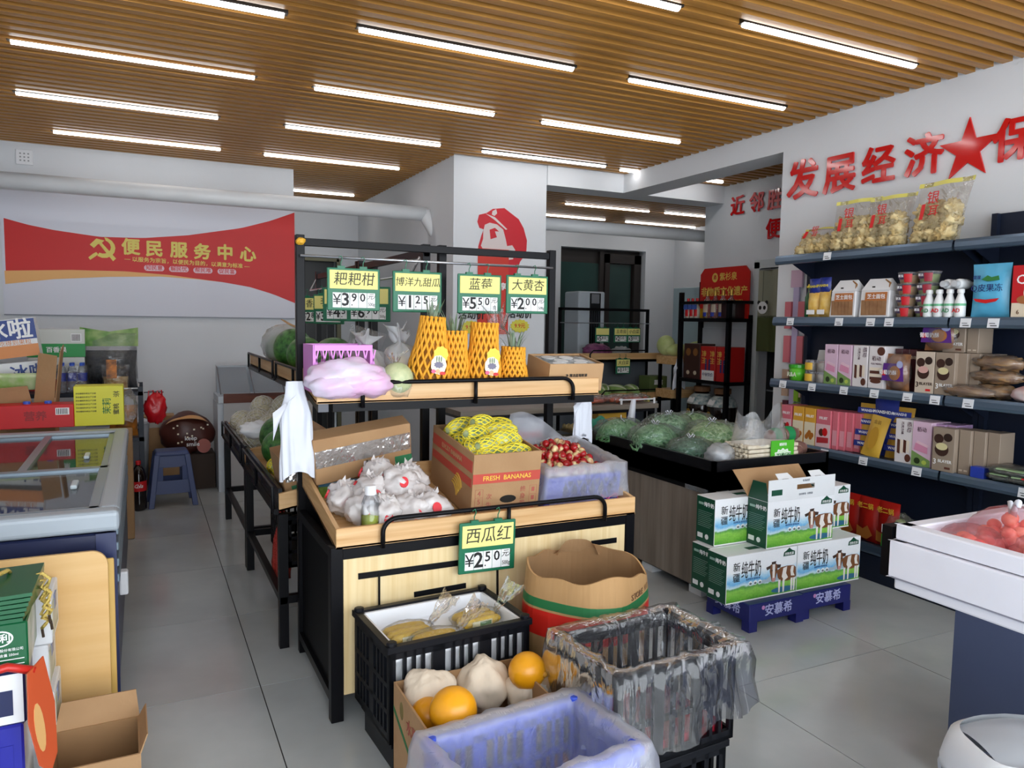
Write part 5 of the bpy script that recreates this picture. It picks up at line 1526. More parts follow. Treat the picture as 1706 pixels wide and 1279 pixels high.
# ================================================================== side stands facing the left aisle
M_isl0 = mat('dark_rail_panel', '14161c', .25, spec=.3)
def side_stand(y0, y1, label):
    t = thing('produce_stand', label, 'stand', (0, 0, 0))
    for y in (y0, y1 - .04):
        MB().box(.515, .555, y, y + .04, 0, .60).build('leg', M_black, t)
        for x in (1.17, 1.25):
            MB().box(x, x + .035, y, y + .035, 0, 1.80).build('post', M_black, t)
        MB().box(.555, 1.17, y, y + .03, .20, .235).build('foot_bar', M_black, t)
    MB().box(.52, .55, y0, y1, .20, .23).build('side_bar', M_black, t)
    MB().box(1.175, 1.20, y0, y1, 1.745, 1.78).build('top_bar', M_black, t)
    x0, x1, zf, zb, h = .518, 1.09, .615, .715, .078
    tr = MB().hexa([(x0, y0, zf), (x1, y0, zb), (x1, y1, zb), (x0, y1, zf), (x0, y0, zf + .008), (x1, y0, zb + .008), (x1, y1, zb + .008), (x0, y1, zf + .008)]).build('lower_tray', M_piney, t)
    MB().box(x0, x0 + .016, y0 + .016, y1 - .016, zf, zf + h + .02).build('front_board', M_isl0, tr)
    for y in (y0, y1 - .016):
        MB().hexa([(x0, y, zf), (x1, y, zb), (x1, y + .016, zb), (x0, y + .016, zf), (x0, y, zf + h), (x1, y, zb + h), (x1, y + .016, zb + h), (x0, y + .016, zf + h)]).build('end_board', M_pine, tr)
    x0, x1, zf, zb = .70, 1.09, 1.115, 1.165
    tr = MB().hexa([(x0, y0, zf), (x1, y0, zb), (x1, y1, zb), (x0, y1, zf), (x0, y0, zf + .008), (x1, y0, zb + .008), (x1, y1, zb + .008), (x0, y1, zf + .008)]).build('upper_tray', M_piney, t)
    MB().box(x0, x0 + .016, y0, y1, zf, zf + h).build('front_board', M_piney, tr)
    for x, z in ((.50, .61), (.685, 1.10)):
        MB().tube([(x, y0 + .05, z), (x, y0 + .05, z + .10), (x, y1 - .05, z + .10), (x, y1 - .05, z)], .008, 6).tube([(x, (y0 + y1) / 2, z), (x, (y0 + y1) / 2, z + .10)], .008, 6).build('guard_rail', M_black, t)
        MB().bar((x + .01, y0 + .02, z + .0), (x + .01, y1 - .02, z), .02, .025).build('rail_bar', M_black, t)
    return t
side_stand(3.32, 4.50, 'black and pine side stand facing the left aisle, nearer one')
side_stand(4.52, 5.72, 'black and pine side stand facing the left aisle, farther one')
zs2 = lambda x: .628 + (x - .518) * .175
# goods on the side stands
M_wm = mat('watermelon_rind', '16401c', .35, col2='4f8a3e', scale=7, stretch=(1, 6, 6), detail=4)
def wm(loc, r_, lab, rot=(0, 0, 0), rr=(1, 1, 1)):
    w = thing('watermelon', lab, 'watermelon', loc)
    w.rotation_euler = rot
    MB().ell((0, 0, 0), (r_ * rr[0], r_ * rr[1], r_ * rr[2]), 20, 14).build('fruit', M_wm, w, smooth=True)
    MB().tube([(r_ * rr[0] * .98, 0, 0), (r_ * rr[0] + .02, .01, .01)], .004, 5).build('stem', mat('brown_stem', '5a4020', .7), w)
    return w
wm((.70, 4.42, zs2(.7) + .12), .115, 'striped watermelon on the nearer side stand by the yellow net')
wm((.66, 4.16, zs2(.66) + .10), .10, 'smaller striped watermelon nearest the brown carton on the side stand', (0, 0, 1))
M_netmel = mat('netted_pale_melon', 'd6d0b8', .6, col2='c0b898', scale=40, bump=.5, bscale=50)
sp = [(.62, 5.5, .08), (.78, 5.55, .09), (.70, 5.3, .10), (.88, 5.38, .10), (.62, 5.12, .08), (.80, 5.12, .11), (.95, 5.2, .1), (.72, 4.92, .10), (.90, 4.95, .11), (.62, 4.75, .08), (.85, 4.75, .10), (.74, 5.38, .17), (.84, 5.12, .18)]
random.seed(9)
for k, (x, y, dz) in enumerate(sp):
    q = thing('netted_melon', 'pale melon in a white foam net on the farther side stand, %s' % (['far left end', 'far end, second', 'third in', 'far right', 'near the aisle edge', 'in the middle', 'by the back', 'just past the watermelon', 'behind the middle', 'nearest the aisle', 'near end, back', 'on top, far', 'on top, near'][k]), 'melon', (x, y, zs2(x) + dz), k, 'pale netted melons on the side stand')
    MB().ell((0, 0, 0), (.085, .08, .078), 16, 10).build('fruit', M_netmel, q, smooth=True)
    if k == 0:
        nn = netted(q, .16, .083, mat('white_foam_net', 'e0dcd4', .7), 'foam_net', n=12, segs=9, r=.003, axis='x', twist=.7)
        nm_ = nn.data
    else:
        nn = bpy.data.objects.new('foam_net', nm_); COL.objects.link(nn); nn.parent = q
for k, (x, y, dz) in enumerate(((.60, 3.92, .06), (.70, 3.96, .07), (.61, 3.78, .06))):
    q = dup(sq, (x, y, zs2(x) + dz), label='yellow-netted squash on the nearer side stand, ' + ['by the watermelon', 'behind the front one', 'nearest the carton'][k], rot=(0, .1, 1.3 + k * .2), group='yellow netted squash on the side stand')
t = thing('foil_carton', 'brown carton with silver foil tape at the near end of the side stand', 'carton', (.66, 3.52, zs2(.6) + .02))
t.rotation_euler = (0, -.17, 0)
MB().box(-.10, .2, -.14, .14, 0, .20).build('carton_body', M_card, t, bevel=.004, seg=1)
MB().grid(lambda u, v: (-.09 + .10 * u, -.1425 - .003 * abs(nz((u * 9, v * 9, 0))), .08 + .1 * v), 10, 10).build('silver_tape', MATS['silver_tape'], t)
MB().box(-.07, .02, -.1415, -.14, .02, .06).build('green_print', mat('carton_green', '2e7a4e', .6), t)
MB().add([(-.10, .14, .2), (-.10, -.12, .2), (-.16, -.10, .30), (-.16, .12, .30)], [(0, 1, 2, 3)]).build('flap', M_card2, t)
t = thing('white_cloth', 'crumpled white paper sheet on the side stand', 'paper', (.60, 4.62, zs2(.6) + .10))
blob(t, (.2, .2, .10), M_foam, 'sheet', 3, .35, 2.5)
# upper level
zu2 = lambda x: 1.128 + (x - .7) * .13
t = thing('bagged_watermelon', 'watermelon in crinkled clear film on the upper side tray', 'watermelon', (.82, 4.98, zu2(.82) + .11))
MB().ell((0, 0, 0), (.12, .15, .11), 18, 12).build('fruit', mat('pale_green_rind', '5a7a4a', .4, col2='9fb38a', scale=8), t, smooth=True)
MB().ell((0, .02, .02), (.135, .19, .14), 24, 16, disp=lambda d: 1 + .12 * nz(d, 5)).build('film', M_bag, t, smooth=True)
wm((.82, 4.66, zu2(.82) + .125), .13, 'large dark watermelon on the upper side tray, left of the post', (0, 0, 1.2), (1, .9, .95))
wm((.84, 4.40, zu2(.82) + .10), .105, 'dark watermelon on the upper side tray, nearest the post', (0, 0, .6))
wm((.92, 4.05, zu2(.9) + .10), .12, 'dark green watermelon behind the pink basket', (0, .2, 1.5), (1.4, .9, .8))
wm((.90, 3.72, zu2(.9) + .075), .085, 'long green gourd lying behind the pink basket', (0, .1, .2), (1.7, .8, .8))
t = thing('torn_card', 'torn piece of brown card lying on the upper watermelons', 'card', (.78, 4.45, 1.41))
t.rotation_euler = (.4, .3, .6)
MB().prism([(-.06, -.03), (.07, -.04), (.08, .03), (.01, .02), (-.02, .06), (-.06, .04)], 0, .004, (0, 0, 0), (1, 0, 0), (0, 1, 0)).build('card', M_card2, t)
t = thing('film_bag', 'clear film bag of dark seeds behind the pink basket', 'bag', (.90, 3.46, zu2(.9) + .0))
t.rotation_euler = (0, .25, .3)
pouch(t, .2, .1, .26, M_crin, 'film', 3, .4)
pouch(t, .16, .07, .17, mat('grey_seeds', '8a8a7c', .6, col2='5a5a4e', scale=60), 'contents', 4, .4)
t = thing('open_carton', 'pale open carton holding the gourd behind the pink basket', 'carton', (.93, 3.55, zu2(.72)))
open_box(t, .34, .36, .10, M_card2, mi=M_cardin)
# crates and cartons under the side stands
t = thing('black_crate', 'black ventilated crate on the lower bar of the nearer side stand', 'crate', (.80, 3.95, .235))
crate(t, .38, .5, .26, M_blackp, 3, (2, 3), 4)
t = thing('apple_carton', 'red, white and green fruit carton standing under the nearer side stand', 'carton', (.78, 3.52, 0))
MB().box(-.12, .12, -.15, .15, 0, .36).build('carton_body', M_card2, t, bevel=.003, seg=1)
for z0, z1, m_ in ((.02, .09, M_dgreen), (.24, .31, M_dred), (.31, .35, M_dgreen)):
    MB().box(-.1215, .1215, -.1515, .1515, z0, z1).build('print_band', m_, t)
text('FRI', .05, M_wprint, t, (.02, -.1525, .275), bold=.01)
text('水果', .07, M_red, t, (.02, -.1525, .16), bold=.01)
t = thing('red_net_bag', 'red net bag hanging under the nearer side stand', 'bag', (.60, 3.78, .16))
sack(t, .09, .1, .30, mat('red_net', 'a8342a', .6, bump=.6, bscale=60), 'bag_body', 6, amp=.2)

# ================================================================== black produce island
M_isl = mat('island_black', '0c0d12', .3, spec=.4)
M_iwood = wood('grey_brown_laminate', '9c9084', '71655a', 2, scale=6, fine=7)
t = thing('produce_island', 'low black produce island with grey-brown wood side panels', 'display', (0, 0, 0))
IX0, IX1, IY0, IY1 = 2.60, 3.42, 2.94, 4.28
b_ = MB()
for a in ((IX0, IX1, IY0, IY0 + .02), (IX0, IX1, IY1 - .02, IY1), (IX0, IX0 + .02, IY0, IY1), (IX1 - .02, IX1, IY0, IY1)):
    b_.box(*a, .60, .755)
b_.box(IX0, IX1, IY0, IY1, .60, .70)
b_.build('bin_rim', M_isl, t)
MB().box(IX0 + .035, IX1 - .03, IY0 + .035, IY1 - .03, .05, .60).build('core', M_isl, t)
for k in range(2):
    y0 = IY0 + .05 + k * .60
    MB().box(IX0 + .022, IX0 + .036, y0, y0 + .597, .06, .57).build('wood_panel', M_iwood, t)
MB().box(IX0 + .05, IX1 - .05, IY0 + .022, IY0 + .036, .06, .57).build('wood_panel', M_iwood, t)
MB().box(IX0 + .02, IX0 + .035, IY0 + .02, IY1 - .02, .57, .60).build('trim_bar', M_black, t)
for y in (IY0 + .12, IY0 + .55, IY0 + 1.0):
    MB().box(IX0 + .05, IX0 + .13, y, y + .1, 0, .05).build('foot', M_wplastic, t)
MB().box(IX0 + .02, IX0 + .10, IY0 - .004, IY0, .57, .60).build('bracket', M_steel, t)
MB().box(IX0 - .0, IX0 + .02, IY0 + .06, IY0 + .22, .575, .60).build('clear_tag_holder', film('acrylic_lid', 'c4cad0'), t)
ZI = .701
# bags of leafy greens
M_gf = film('green_bag_film', 'e4f4ea', body=.10, rough=.12, bump=.4, bscale=20, edge=.5)
def greens(loc, size, c1, c2, lab, seed, strands=230, tie=True):
    g = thing('bagged_greens', lab, 'vegetables', loc, seed, 'bagged greens on the produce island')
    w, d_, h = size
    random.seed(seed * 7 + 3)
    b_ = MB()
    for k in range(strands):
        a = random.uniform(0, 2 * PI); e = random.uniform(.15, 1.2)
        R = .96
        p = []
        a2 = a + random.uniform(-1.4, 1.4)
        for q in range(5):
            v = q / 4
            aa = a + (a2 - a) * v; ee = e + random.uniform(-.12, .12) + .45 * (v - .5)
            p.append((w / 2 * R * math.cos(aa) * math.cos(ee), d_ / 2 * R * math.sin(aa) * math.cos(ee), max(.01, h * .04 + h * .9 * math.sin(max(0, ee)))))
        b_.tube(p, random.uniform(.003, .008), 4)
    o = b_.build('leaf_strands', [mat('greens_' + c1, c2, .45, col2=c1, scale=40)], g, smooth=True)
    o['kind'] = 'stuff'
    MB().ell((0, 0, h * .42), (w * .44, d_ * .44, h * .46), 14, 9).build('inner_leaves', mat('greens_in_' + c1, c1, .6, vary=.3, scale=18), g, smooth=True)
    MB().ell((0, 0, h * .46), (w * .55, d_ * .55, h * .56), 34, 20, disp=lambda d: 1 + .16 * nz(d, 3.0, seed) + .05 * nz(d, 9, seed)).build('film', M_gf, g, smooth=True)
    if tie:
        for s_ in (-1, 1):
            MB().tube([(0, 0, h * .98), (s_ * .014, .0, h + .018), (s_ * .026, .0, h + .012), (s_ * .014, 0, h * .98)], .003, 5).build('tie_loop', M_wbag, g, smooth=True)
            MB().tube([(0, 0, h * .98), (s_ * .03, -.02, h * .9), (s_ * .06, -.04, h * .8)], .003, 4).build('tie_tail', M_wbag, g, smooth=True)
greens((2.72, 3.95, ZI), (.26, .32, .15), '4f8a55', '7fb07a', 'bag of fine green leaves at the far left of the island', 1)
greens((2.74, 3.62, ZI), (.30, .32, .16), '3f7a48', '8fc08a', 'bag of green leaves second along the left edge of the island', 2)
greens((2.98, 3.80, ZI), (.34, .32, .19), '4a7a52', '9cc79a', 'large tied bag of greens in the middle of the island', 3)
greens((3.22, 3.86, ZI), (.32, .32, .18), '5a8a4a', 'a8c98a', 'tied bag of pale greens at the far right of the island', 4)
greens((2.76, 3.32, ZI), (.24, .26, .12), '1f4a34', '4a7a5a', 'bag of dark green leaves along the left edge of the island', 5)
greens((3.05, 3.48, ZI), (.34, .30, .18), '5c8a48', 'b8cf98', 'tied bag of lettuce in front of the middle bag', 6)
greens((3.22, 3.55, ZI), (.30, .26, .15), '7a9a5a', 'cfd9b0', 'bag of pale stems behind the noodles', 7)
t = thing('plastic_bag', 'small milky plastic bag between the greens and the noodles', 'bag', (2.80, 3.12, ZI), 0)
blob(t, (.17, .15, .11), M_bag, 'bag_film', 5, .3, 2.4, 26, 16, fine=.1)
blob(t, (.12, .10, .07), mat('pale_stuff', 'cfd3d8', .6), 'contents', 6, .2)
t = thing('green_net', 'teal net bag at the far left corner of the island', 'bag', (2.70, 4.17, ZI), 0)
blob(t, (.16, .14, .13), mat('teal_net', '1f7a62', .6, vary=.3, scale=30), 'net', 3, .3)
t = thing('rolled_bag', 'rolled white plastic bag standing up at the back of the island', 'bag', (2.93, 4.15, ZI), 0)
MB().tube([(0, 0, 0), (.01, 0, .12), (.025, 0, .24)], [.02, .026, .016], 8).build('roll', M_wbag, t, smooth=True)
# noodles with green label
t = thing('noodle_pack', 'bag of flat white noodles with a bright green label at the island front', 'noodles', (3.02, 3.06, ZI), 0)
M_nood = mat('cut_noodles', 'e6dcc8', .6, col2='d0c2a8', scale=30)
random.seed(4)
b_ = MB()
for r_ in range(5):
    for k in range(9):
        y = -.08 + .02 * k; z = .012 + .023 * r_
        b_.box(-.16 + random.uniform(-.006, .006), .20 + random.uniform(-.01, .01), y - .009, y + .009, z - .009, z + .010)
o = b_.build('noodle_strips', M_nood, t, bevel=.003, seg=1)
o['kind'] = 'stuff'
b_ = MB()
for k in range(45):
    y = random.uniform(-.08, .08); z = random.uniform(.01, .115)
    b_.ell((-.165, y, z), (.008, .011, .008), 6, 4)
o = b_.build('noodle_ends', M_nood, t); o['kind'] = 'stuff'
lb = MB().box(-.015, .15, -.104, -.098, .0, .135).build('label', mat('noodle_green', '4fb52a', .4), t)
poly = [((.062 + .006 * math.cos(12 * 2 * PI * k / 48)) * math.cos(2 * PI * k / 48), (.040 + .005 * math.cos(12 * 2 * PI * k / 48)) * math.sin(2 * PI * k / 48)) for k in range(48)]
MB().prism(poly, 0, .0012, (.068, -.1042, .048), (1, 0, 0), (0, 0, 1)).build('label_plaque', M_wprint, lb)
MB().prism([(a * .9, c_ * .88) for a, c_ in poly], .0013, .002, (.068, -.1042, .048), (1, 0, 0), (0, 0, 1)).build('label_plaque_inner', mat('plaque_pale', 'd8ecd0', .4), lb)
text('刀削面', .036, mat('noodle_text_green', '1a6a2a', .5), t, (.068, -.1066, .048), bold=.014, shear=.2)
text('靖研坊', .018, M_wprint, t, (.068, -.1046, .112), bold=.012)
def nf(u, v):
    a = 2 * PI * u
    return ((.185 - .03 * v) * math.cos(a) + .0, (.10 - .03 * v) * math.sin(a), .115 + v * (.13 + .05 * math.sin(2 * a + 1) + .03 * math.sin(5 * a)) + .012 * nz((math.cos(a) * 4, math.sin(a) * 4, v * 3)))
MB().grid(nf, 60, 8, wrap=True).build('bag_film', film('noodle_bag_film', 'f0f2f4', body=.2, rough=.15, bump=.5, bscale=16, edge=.5), t, smooth=True)
# sausages
M_saus = mat('brown_sausage_skin', '7c5b52', .28, vary=.06, scale=12)
M_sgr = mat('sausage_label_green', '1f8a50', .4)
for k, (x, y, z, rz, w_) in enumerate(((3.235, 3.03, ZI + .05, .25, 'front left of the group'), (3.345, 3.10, ZI + .05, .2, 'front right of the group'), (3.22, 3.14, ZI + .125, .1, 'upper left, green label'), (3.35, 3.17, ZI + .125, .15, 'upper right, green label'))):
    s_ = thing('sausage', 'plump brown wrapped sausage on the island, ' + w_, 'sausage', (x, y, z), rz, 'brown sausages on the island')
    MB().ell((0, 0, 0), (.085, .046, .046), 20, 14, rot=Matrix.Identity(3)).build('casing', M_saus, s_, smooth=True)
    if k > 1:
        b_ = MB()
        def sf(u, v):
            a = 2 * PI * u; x_ = -.045 + .05 * v
            r2 = .0475 * math.sqrt(max(.05, 1 - (x_ / .087) ** 2))
            return (x_, r2 * math.cos(a), r2 * math.sin(a))
        b_.grid(sf, 20, 4, wrap=True).build('label', M_sgr, s_, smooth=True)
    for q in range(3):
        MB().tube([(.055 + .008 * q, -.030 + .004 * q, .024 - .008 * q), (.062 + .006 * q, -.018, .030 - .008 * q), (.055 + .008 * q, -.006, .034 - .008 * q)], .0012, 4).build('cut_mark', mat('cut_pale', 'c2a79a', .5), s_)

# ================================================================== navy pallets and milk cartons
M_pal = mat('navy_pallet_plastic', '141a66', .4)
def pallet(loc, w, d_, lab, side=False):
    p = thing('small_pallet', lab, 'pallet', loc, 0, 'navy pallets under the milk cartons')
    MB().box(0, w, 0, d_, .045, .135).build('deck', M_pal, p, bevel=.004, seg=1)
    for x in (0, w - .05):
        for y in (0, d_ - .05):
            MB().box(x, x + .05, y, y + .05, 0, .05).build('leg', M_pal, p)
    text('安慕希', .06, mat('pallet_text', 'b8bce8', .5), p, (w * .52, -.0015, .092), bold=.012)
    MB().prism([(.010 * math.cos(2 * PI * k / 12), .010 * math.sin(2 * PI * k / 12)) for k in range(12)], 0, .001, (w * .24, -.0008, .112), (1, 0, 0), (0, 0, 1)).build('mark', mat('pallet_pink', 'c88ac0', .5), p)
    if side:
        text('安慕希', .06, mat('pallet_text', 'b8bce8', .5), p, (-.0015, d_ * .5, .092), r=(0, -1, 0), bold=.012)
pallet((2.542, 2.592, 0), .352, .30, 'navy plastic pallet under the left milk cartons, two lettered sides showing', True)
pallet((2.898, 2.605, 0), .342, .30, 'navy plastic pallet under the right milk cartons')

# milk carton picture: sky over mountains over meadow, printed
def milk_mat():
    m = bpy.data.materials.new('milk_carton_print'); m.use_nodes = True
    nt = m.node_tree; b = nt.nodes['Principled BSDF']; b.inputs['Roughness'].default_value = .35
    tc = nt.nodes.new('ShaderNodeTexCoord'); sp = nt.nodes.new('ShaderNodeSeparateXYZ')
    nt.links.new(tc.outputs['Object'], sp.inputs[0])
    n = nt.nodes.new('ShaderNodeTexNoise'); n.inputs['Scale'].default_value = 14; n.inputs['Detail'].default_value = 5
    nt.links.new(tc.outputs['Object'], n.inputs[0])
    md = nt.nodes.new('ShaderNodeMath'); md.operation = 'MULTIPLY_ADD'
    nt.links.new(n.outputs[0], md.inputs[0]); md.inputs[1].default_value = .05
    nt.links.new(sp.outputs['Z'], md.inputs[2])
    mr = nt.nodes.new('ShaderNodeMapRange'); mr.inputs[1].default_value = .02; mr.inputs[2].default_value = .27
    nt.links.new(md.outputs[0], mr.inputs[0])
    r = nt.nodes.new('ShaderNodeValToRGB'); cr = r.color_ramp
    for p_, c_ in ((0.0, '3a8a2e'), (.12, '6fb53a'), (.24, '8cc850'), (.30, '5aa04a'), (.33, 'cfe6ee'), (.40, '6cb6e6'), (.50, 'b4dcf2'), (.62, 'f2f5f8'), (1.0, 'f4f5f8')):
        e = cr.elements.new(p_) if p_ not in (0.0, 1.0) else cr.elements[0 if p_ == 0 else -1]
        e.color = lin(c_)
    nt.links.new(mr.outputs[0], r.inputs[0])
    n2 = nt.nodes.new('ShaderNodeTexNoise'); n2.inputs['Scale'].default_value = 90; n2.inputs['Detail'].default_value = 2
    nt.links.new(tc.outputs['Object'], n2.inputs[0])
    mx = nt.nodes.new('ShaderNodeMixRGB'); mx.blend_type = 'OVERLAY'; mx.inputs[0].default_value = .35
    nt.links.new(r.outputs[0], mx.inputs[1]); nt.links.new(n2.outputs[0], mx.inputs[2])
    nt.links.new(mx.outputs[0], b.inputs['Base Color'])
    MATS['milk_carton_print'] = m
    return m
M_milk = milk_mat()
M_mgreen = mat('milk_side_green', '0c4a34', .35)
M_cow = mat('cow_brown', '7a4a26', .5); M_cowd = mat('cow_dark', '3a2418', .5); M_coww = mat('cow_white', 'efe9e2', .5)
M_mt = mat('mountain_grey', 'a8bcc8', .5)
def milk(loc, label, w=.45, d_=.135, h=.232, open_=False, side='a'):
    c = thing('milk_carton', label, 'milk carton', loc, 0, 'milk cartons on the navy pallets')
    bd = MB().box(0, w, 0, d_, 0, h, [0, 0, 1, 0, 2, 2]).build('carton_body', [M_gw, M_milk, M_mgreen], c, bevel=.002, seg=1)
    F = dict(r=(1, 0, 0), u=(0, 0, 1))
    y = -.0012
    text('新', .046, M_ink, c, (.06, y, h * .74), **F); text('疆', .046, M_ink, c, (.06, y, h * .52), **F)
    text('纯牛奶', .088, M_ink, c, (.152, y, h * .64), sx=.48, **F)
    text('优质牧场 臻选好奶', .011, mat('print_blue', '4a7ab0', .5), c, (.165, y, h * .46), **F)
    for k in range(3):
        MB().prism([(.011 * math.cos(2 * PI * q / 12), .011 * math.sin(2 * PI * q / 12)) for q in range(12)], 0, .001, (.15 + .03 * k, 0, h * .365), (1, 0, 0), (0, 0, 1)).build('round_mark', M_wprint, c)
        MB().prism([(.008 * math.cos(2 * PI * q / 12), .006 * math.sin(2 * PI * q / 12) - .002) for q in range(12)], .001, .0014, (.15 + .03 * k, 0, h * .365), (1, 0, 0), (0, 0, 1)).build('round_mark', mat('mark_grey', '6a7a7a', .5), c)
    # ridge of mountains
    MB().prism([(.20, h * .34), (.235, h * .40), (.25, h * .385), (.275, h * .45), (.30, h * .40), (.33, h * .43), (.36, h * .36), (.36, h * .33), (.20, h * .32)], 0, .0006, (0, 0, 0), (1, 0, 0), (0, 0, 1)).build('mountain_print', M_mt, c)
    # cow
    cx, cz = w - .105, h * .33
    def cp(pts, m_, dd=.0012):
        MB().prism([(cx + a * .0014, cz + b2 * .0014) for a, b2 in pts], 0, dd, (0, 0, 0), (1, 0, 0), (0, 0, 1)).build('cow_print', m_, c)
    cp([(-20, 34), (0, 44), (30, 46), (60, 44), (70, 36), (72, 4), (64, -4), (30, -8), (-2, -4), (-14, 8)], M_cow)
    cp([(10, 40), (28, 44), (24, 20), (34, 4), (16, -6), (4, 10)], M_coww, .0016); cp([(48, 42), (60, 43), (58, 20), (66, 6), (48, 8), (44, 28)], M_coww, .0016)
    for x_ in (-6, 14, 52, 64):
        cp([(x_ - 5, 0), (x_ + 5, 0), (x_ + 3, -46), (x_ - 3, -46)], M_coww, .0014)
    def hp(pts, m_, dd):
        cp([((a + 23) * 1.25 - 36, (b2 - 28) * 1.35 + 30) for a, b2 in pts], m_, dd)
    hp([(-34, 50), (-12, 50), (-8, 34), (-16, 6), (-28, 6), (-36, 32)], M_cow, .002); hp([(-28, 50), (-18, 50), (-18, 12), (-26, 12)], M_coww, .0024)
    hp([(-34, 48), (-50, 44), (-47, 37), (-36, 40)], M_cowd, .002); hp([(-12, 48), (4, 46), (2, 38), (-10, 38)], M_cowd, .002); hp([(-30, 50), (-16, 50), (-14, 57), (-30, 56)], M_cowd, .002)
    hp([(-28, 14), (-16, 14), (-17, 4), (-27, 4)], mat('cow_nose', 'c8908a', .5), .0026)
    for x_ in (-29, -15):
        hp([(x_ - 2, 32), (x_ + 2, 32), (x_ + 2, 36), (x_ - 2, 36)], M_cowd, .0028)
    MB().prism([(cx - .02 + .08 * math.cos(2 * PI * q / 14), cz - .05 + .014 * math.sin(2 * PI * q / 14)) for q in range(14)], 0, .0006, (.04, 0, 0), (1, 0, 0), (0, 0, 1)).build('shade_print', mat('meadow_blue', '2f6a8a', .5), c)
    MB().prism([(-.038, 0), (.038, 0), (.038, .02), (.02, .026), (0, .04), (-.02, .026), (-.034, .02)], 0, .001, (w - .055, 0, h * .82), (1, 0, 0), (0, 0, 1)).build('logo', M_mgreen, c)
    text('西牧优源', .015, M_wprint, c, (w - .055, y - .0005, h * .82 + .010), **F)
    # side print
    S = dict(r=(0, -1, 0), u=(0, 0, 1))
    text('纯牛奶', .024, M_wprint, c, (-.0012, d_ * .32, h * .84), bold=.012, **S)
    MB().box(-.001, .0, d_ * .62, d_ * .88, h * .82, h * .87).build('side_print', mat('side_teal', '9ab8ac', .5), c)
    for k in range(9):
        MB().box(-.001, .0, d_ * (.12 + .06 * (k % 3)), d_ * .9, h * (.68 - .04 * k), h * (.685 - .04 * k)).build('side_print_line', mat('side_teal', '9ab8ac', .5), c)
    MB().box(-.0012, .0, d_ * .62, d_ * .9, h * .10, h * .20).build('barcode_patch', M_wprint, c)
    MB().prism([(.013 * math.cos(2 * PI * q / 12), .013 * math.sin(2 * PI * q / 12)) for q in range(12)], 0, .001, (0, d_ * .40, h * .15), (0, -1, 0), (0, 0, 1)).build('round_mark', M_wprint, c)
    MB().box(0.002, w - .002, -.0008, 0, .001, .007).build('base_edge', M_wprint, c)
    if open_:
        # raised handle panel and opened flaps
        fr = MB()
        H = h + .105
        hx, hz = w * .55, H - .045
        fr.box(0, w, 0, .003, h, hz - .012); fr.box(0, w, 0, .003, hz + .012, H); fr.box(0, hx - .06, 0, .003, hz - .012, hz + .012); fr.box(hx + .06, w, 0, .003, hz - .012, hz + .012)
        fr.build('handle_panel', M_gw, c)
        MB().box(.02, .09, -.0008, 0, h + .028, h + .056).build('green_print', M_mgreen, c)
        text('牧场直供', .012, mat('print_grey', '8a8f98', .5), c, (w * .55, -.001, H - .016))
        text('自有牧场 · 好奶源', .012, mat('print_grey', '8a8f98', .5), c, (w * .55, -.001, h + .022))
        MB().hexa([(0, .0, h), (.003, 0, h), (.003, d_, h), (0, d_, h), (0, .02, h + .09), (.003, .02, h + .09), (.003, d_ - .03, h + .09), (0, d_ - .03, h + .09)]).build('side_flap', M_mgreen, c)
        MB().hexa([(-.0, d_ - .003, h), (w, d_ - .003, h), (w, d_, h), (0, d_, h), (-.06, d_ + .05, h + .13), (w - .06, d_ + .05, h + .13), (w - .06, d_ + .053, h + .13), (-.06, d_ + .053, h + .13)]).build('back_panel', M_card, c)
        for x0 in (.07, .29):
            MB().hexa([(x0, .004, h + .10), (x0 + .10, .004, h + .10), (x0 + .10, .007, h + .10), (x0, .007, h + .10), (x0, .03, h + .128), (x0 + .08, .03, h + .128), (x0 + .08, .033, h + .128), (x0, .033, h + .128)]).build('lock_tab', M_gw, c)
            MB().box(x0 + .02, x0 + .06, .0025, .0045, h + .098, h + .106).build('tab_slot', mat('slot_dark', '2a1f15', .9), c)
    else:
        MB().box(w * .40, w * .56, d_ * .35, d_ * .62, h, h + .0008).build('top_print', M_mgreen, c)
    return c
z1 = .1355; z2 = z1 + .2335
milk((2.436, 2.640, z1), 'white and green milk carton, front left of the bottom layer')
milk((2.888, 2.640, z1), 'white and green milk carton, front right of the bottom layer')
milk((2.455, 2.778, z1), 'milk carton behind the front left one, bottom layer, green end showing')
milk((2.905, 2.778, z1), 'milk carton at the back right of the bottom layer')
milk((2.485, 2.79, z2), 'closed milk carton at the left of the upper layer')
milk((2.975, 2.79, z2), 'milk carton at the right of the upper layer, half hidden')
milk((2.69, 2.652, z2), 'opened milk carton with raised handle panel on top of the pile', open_=True)

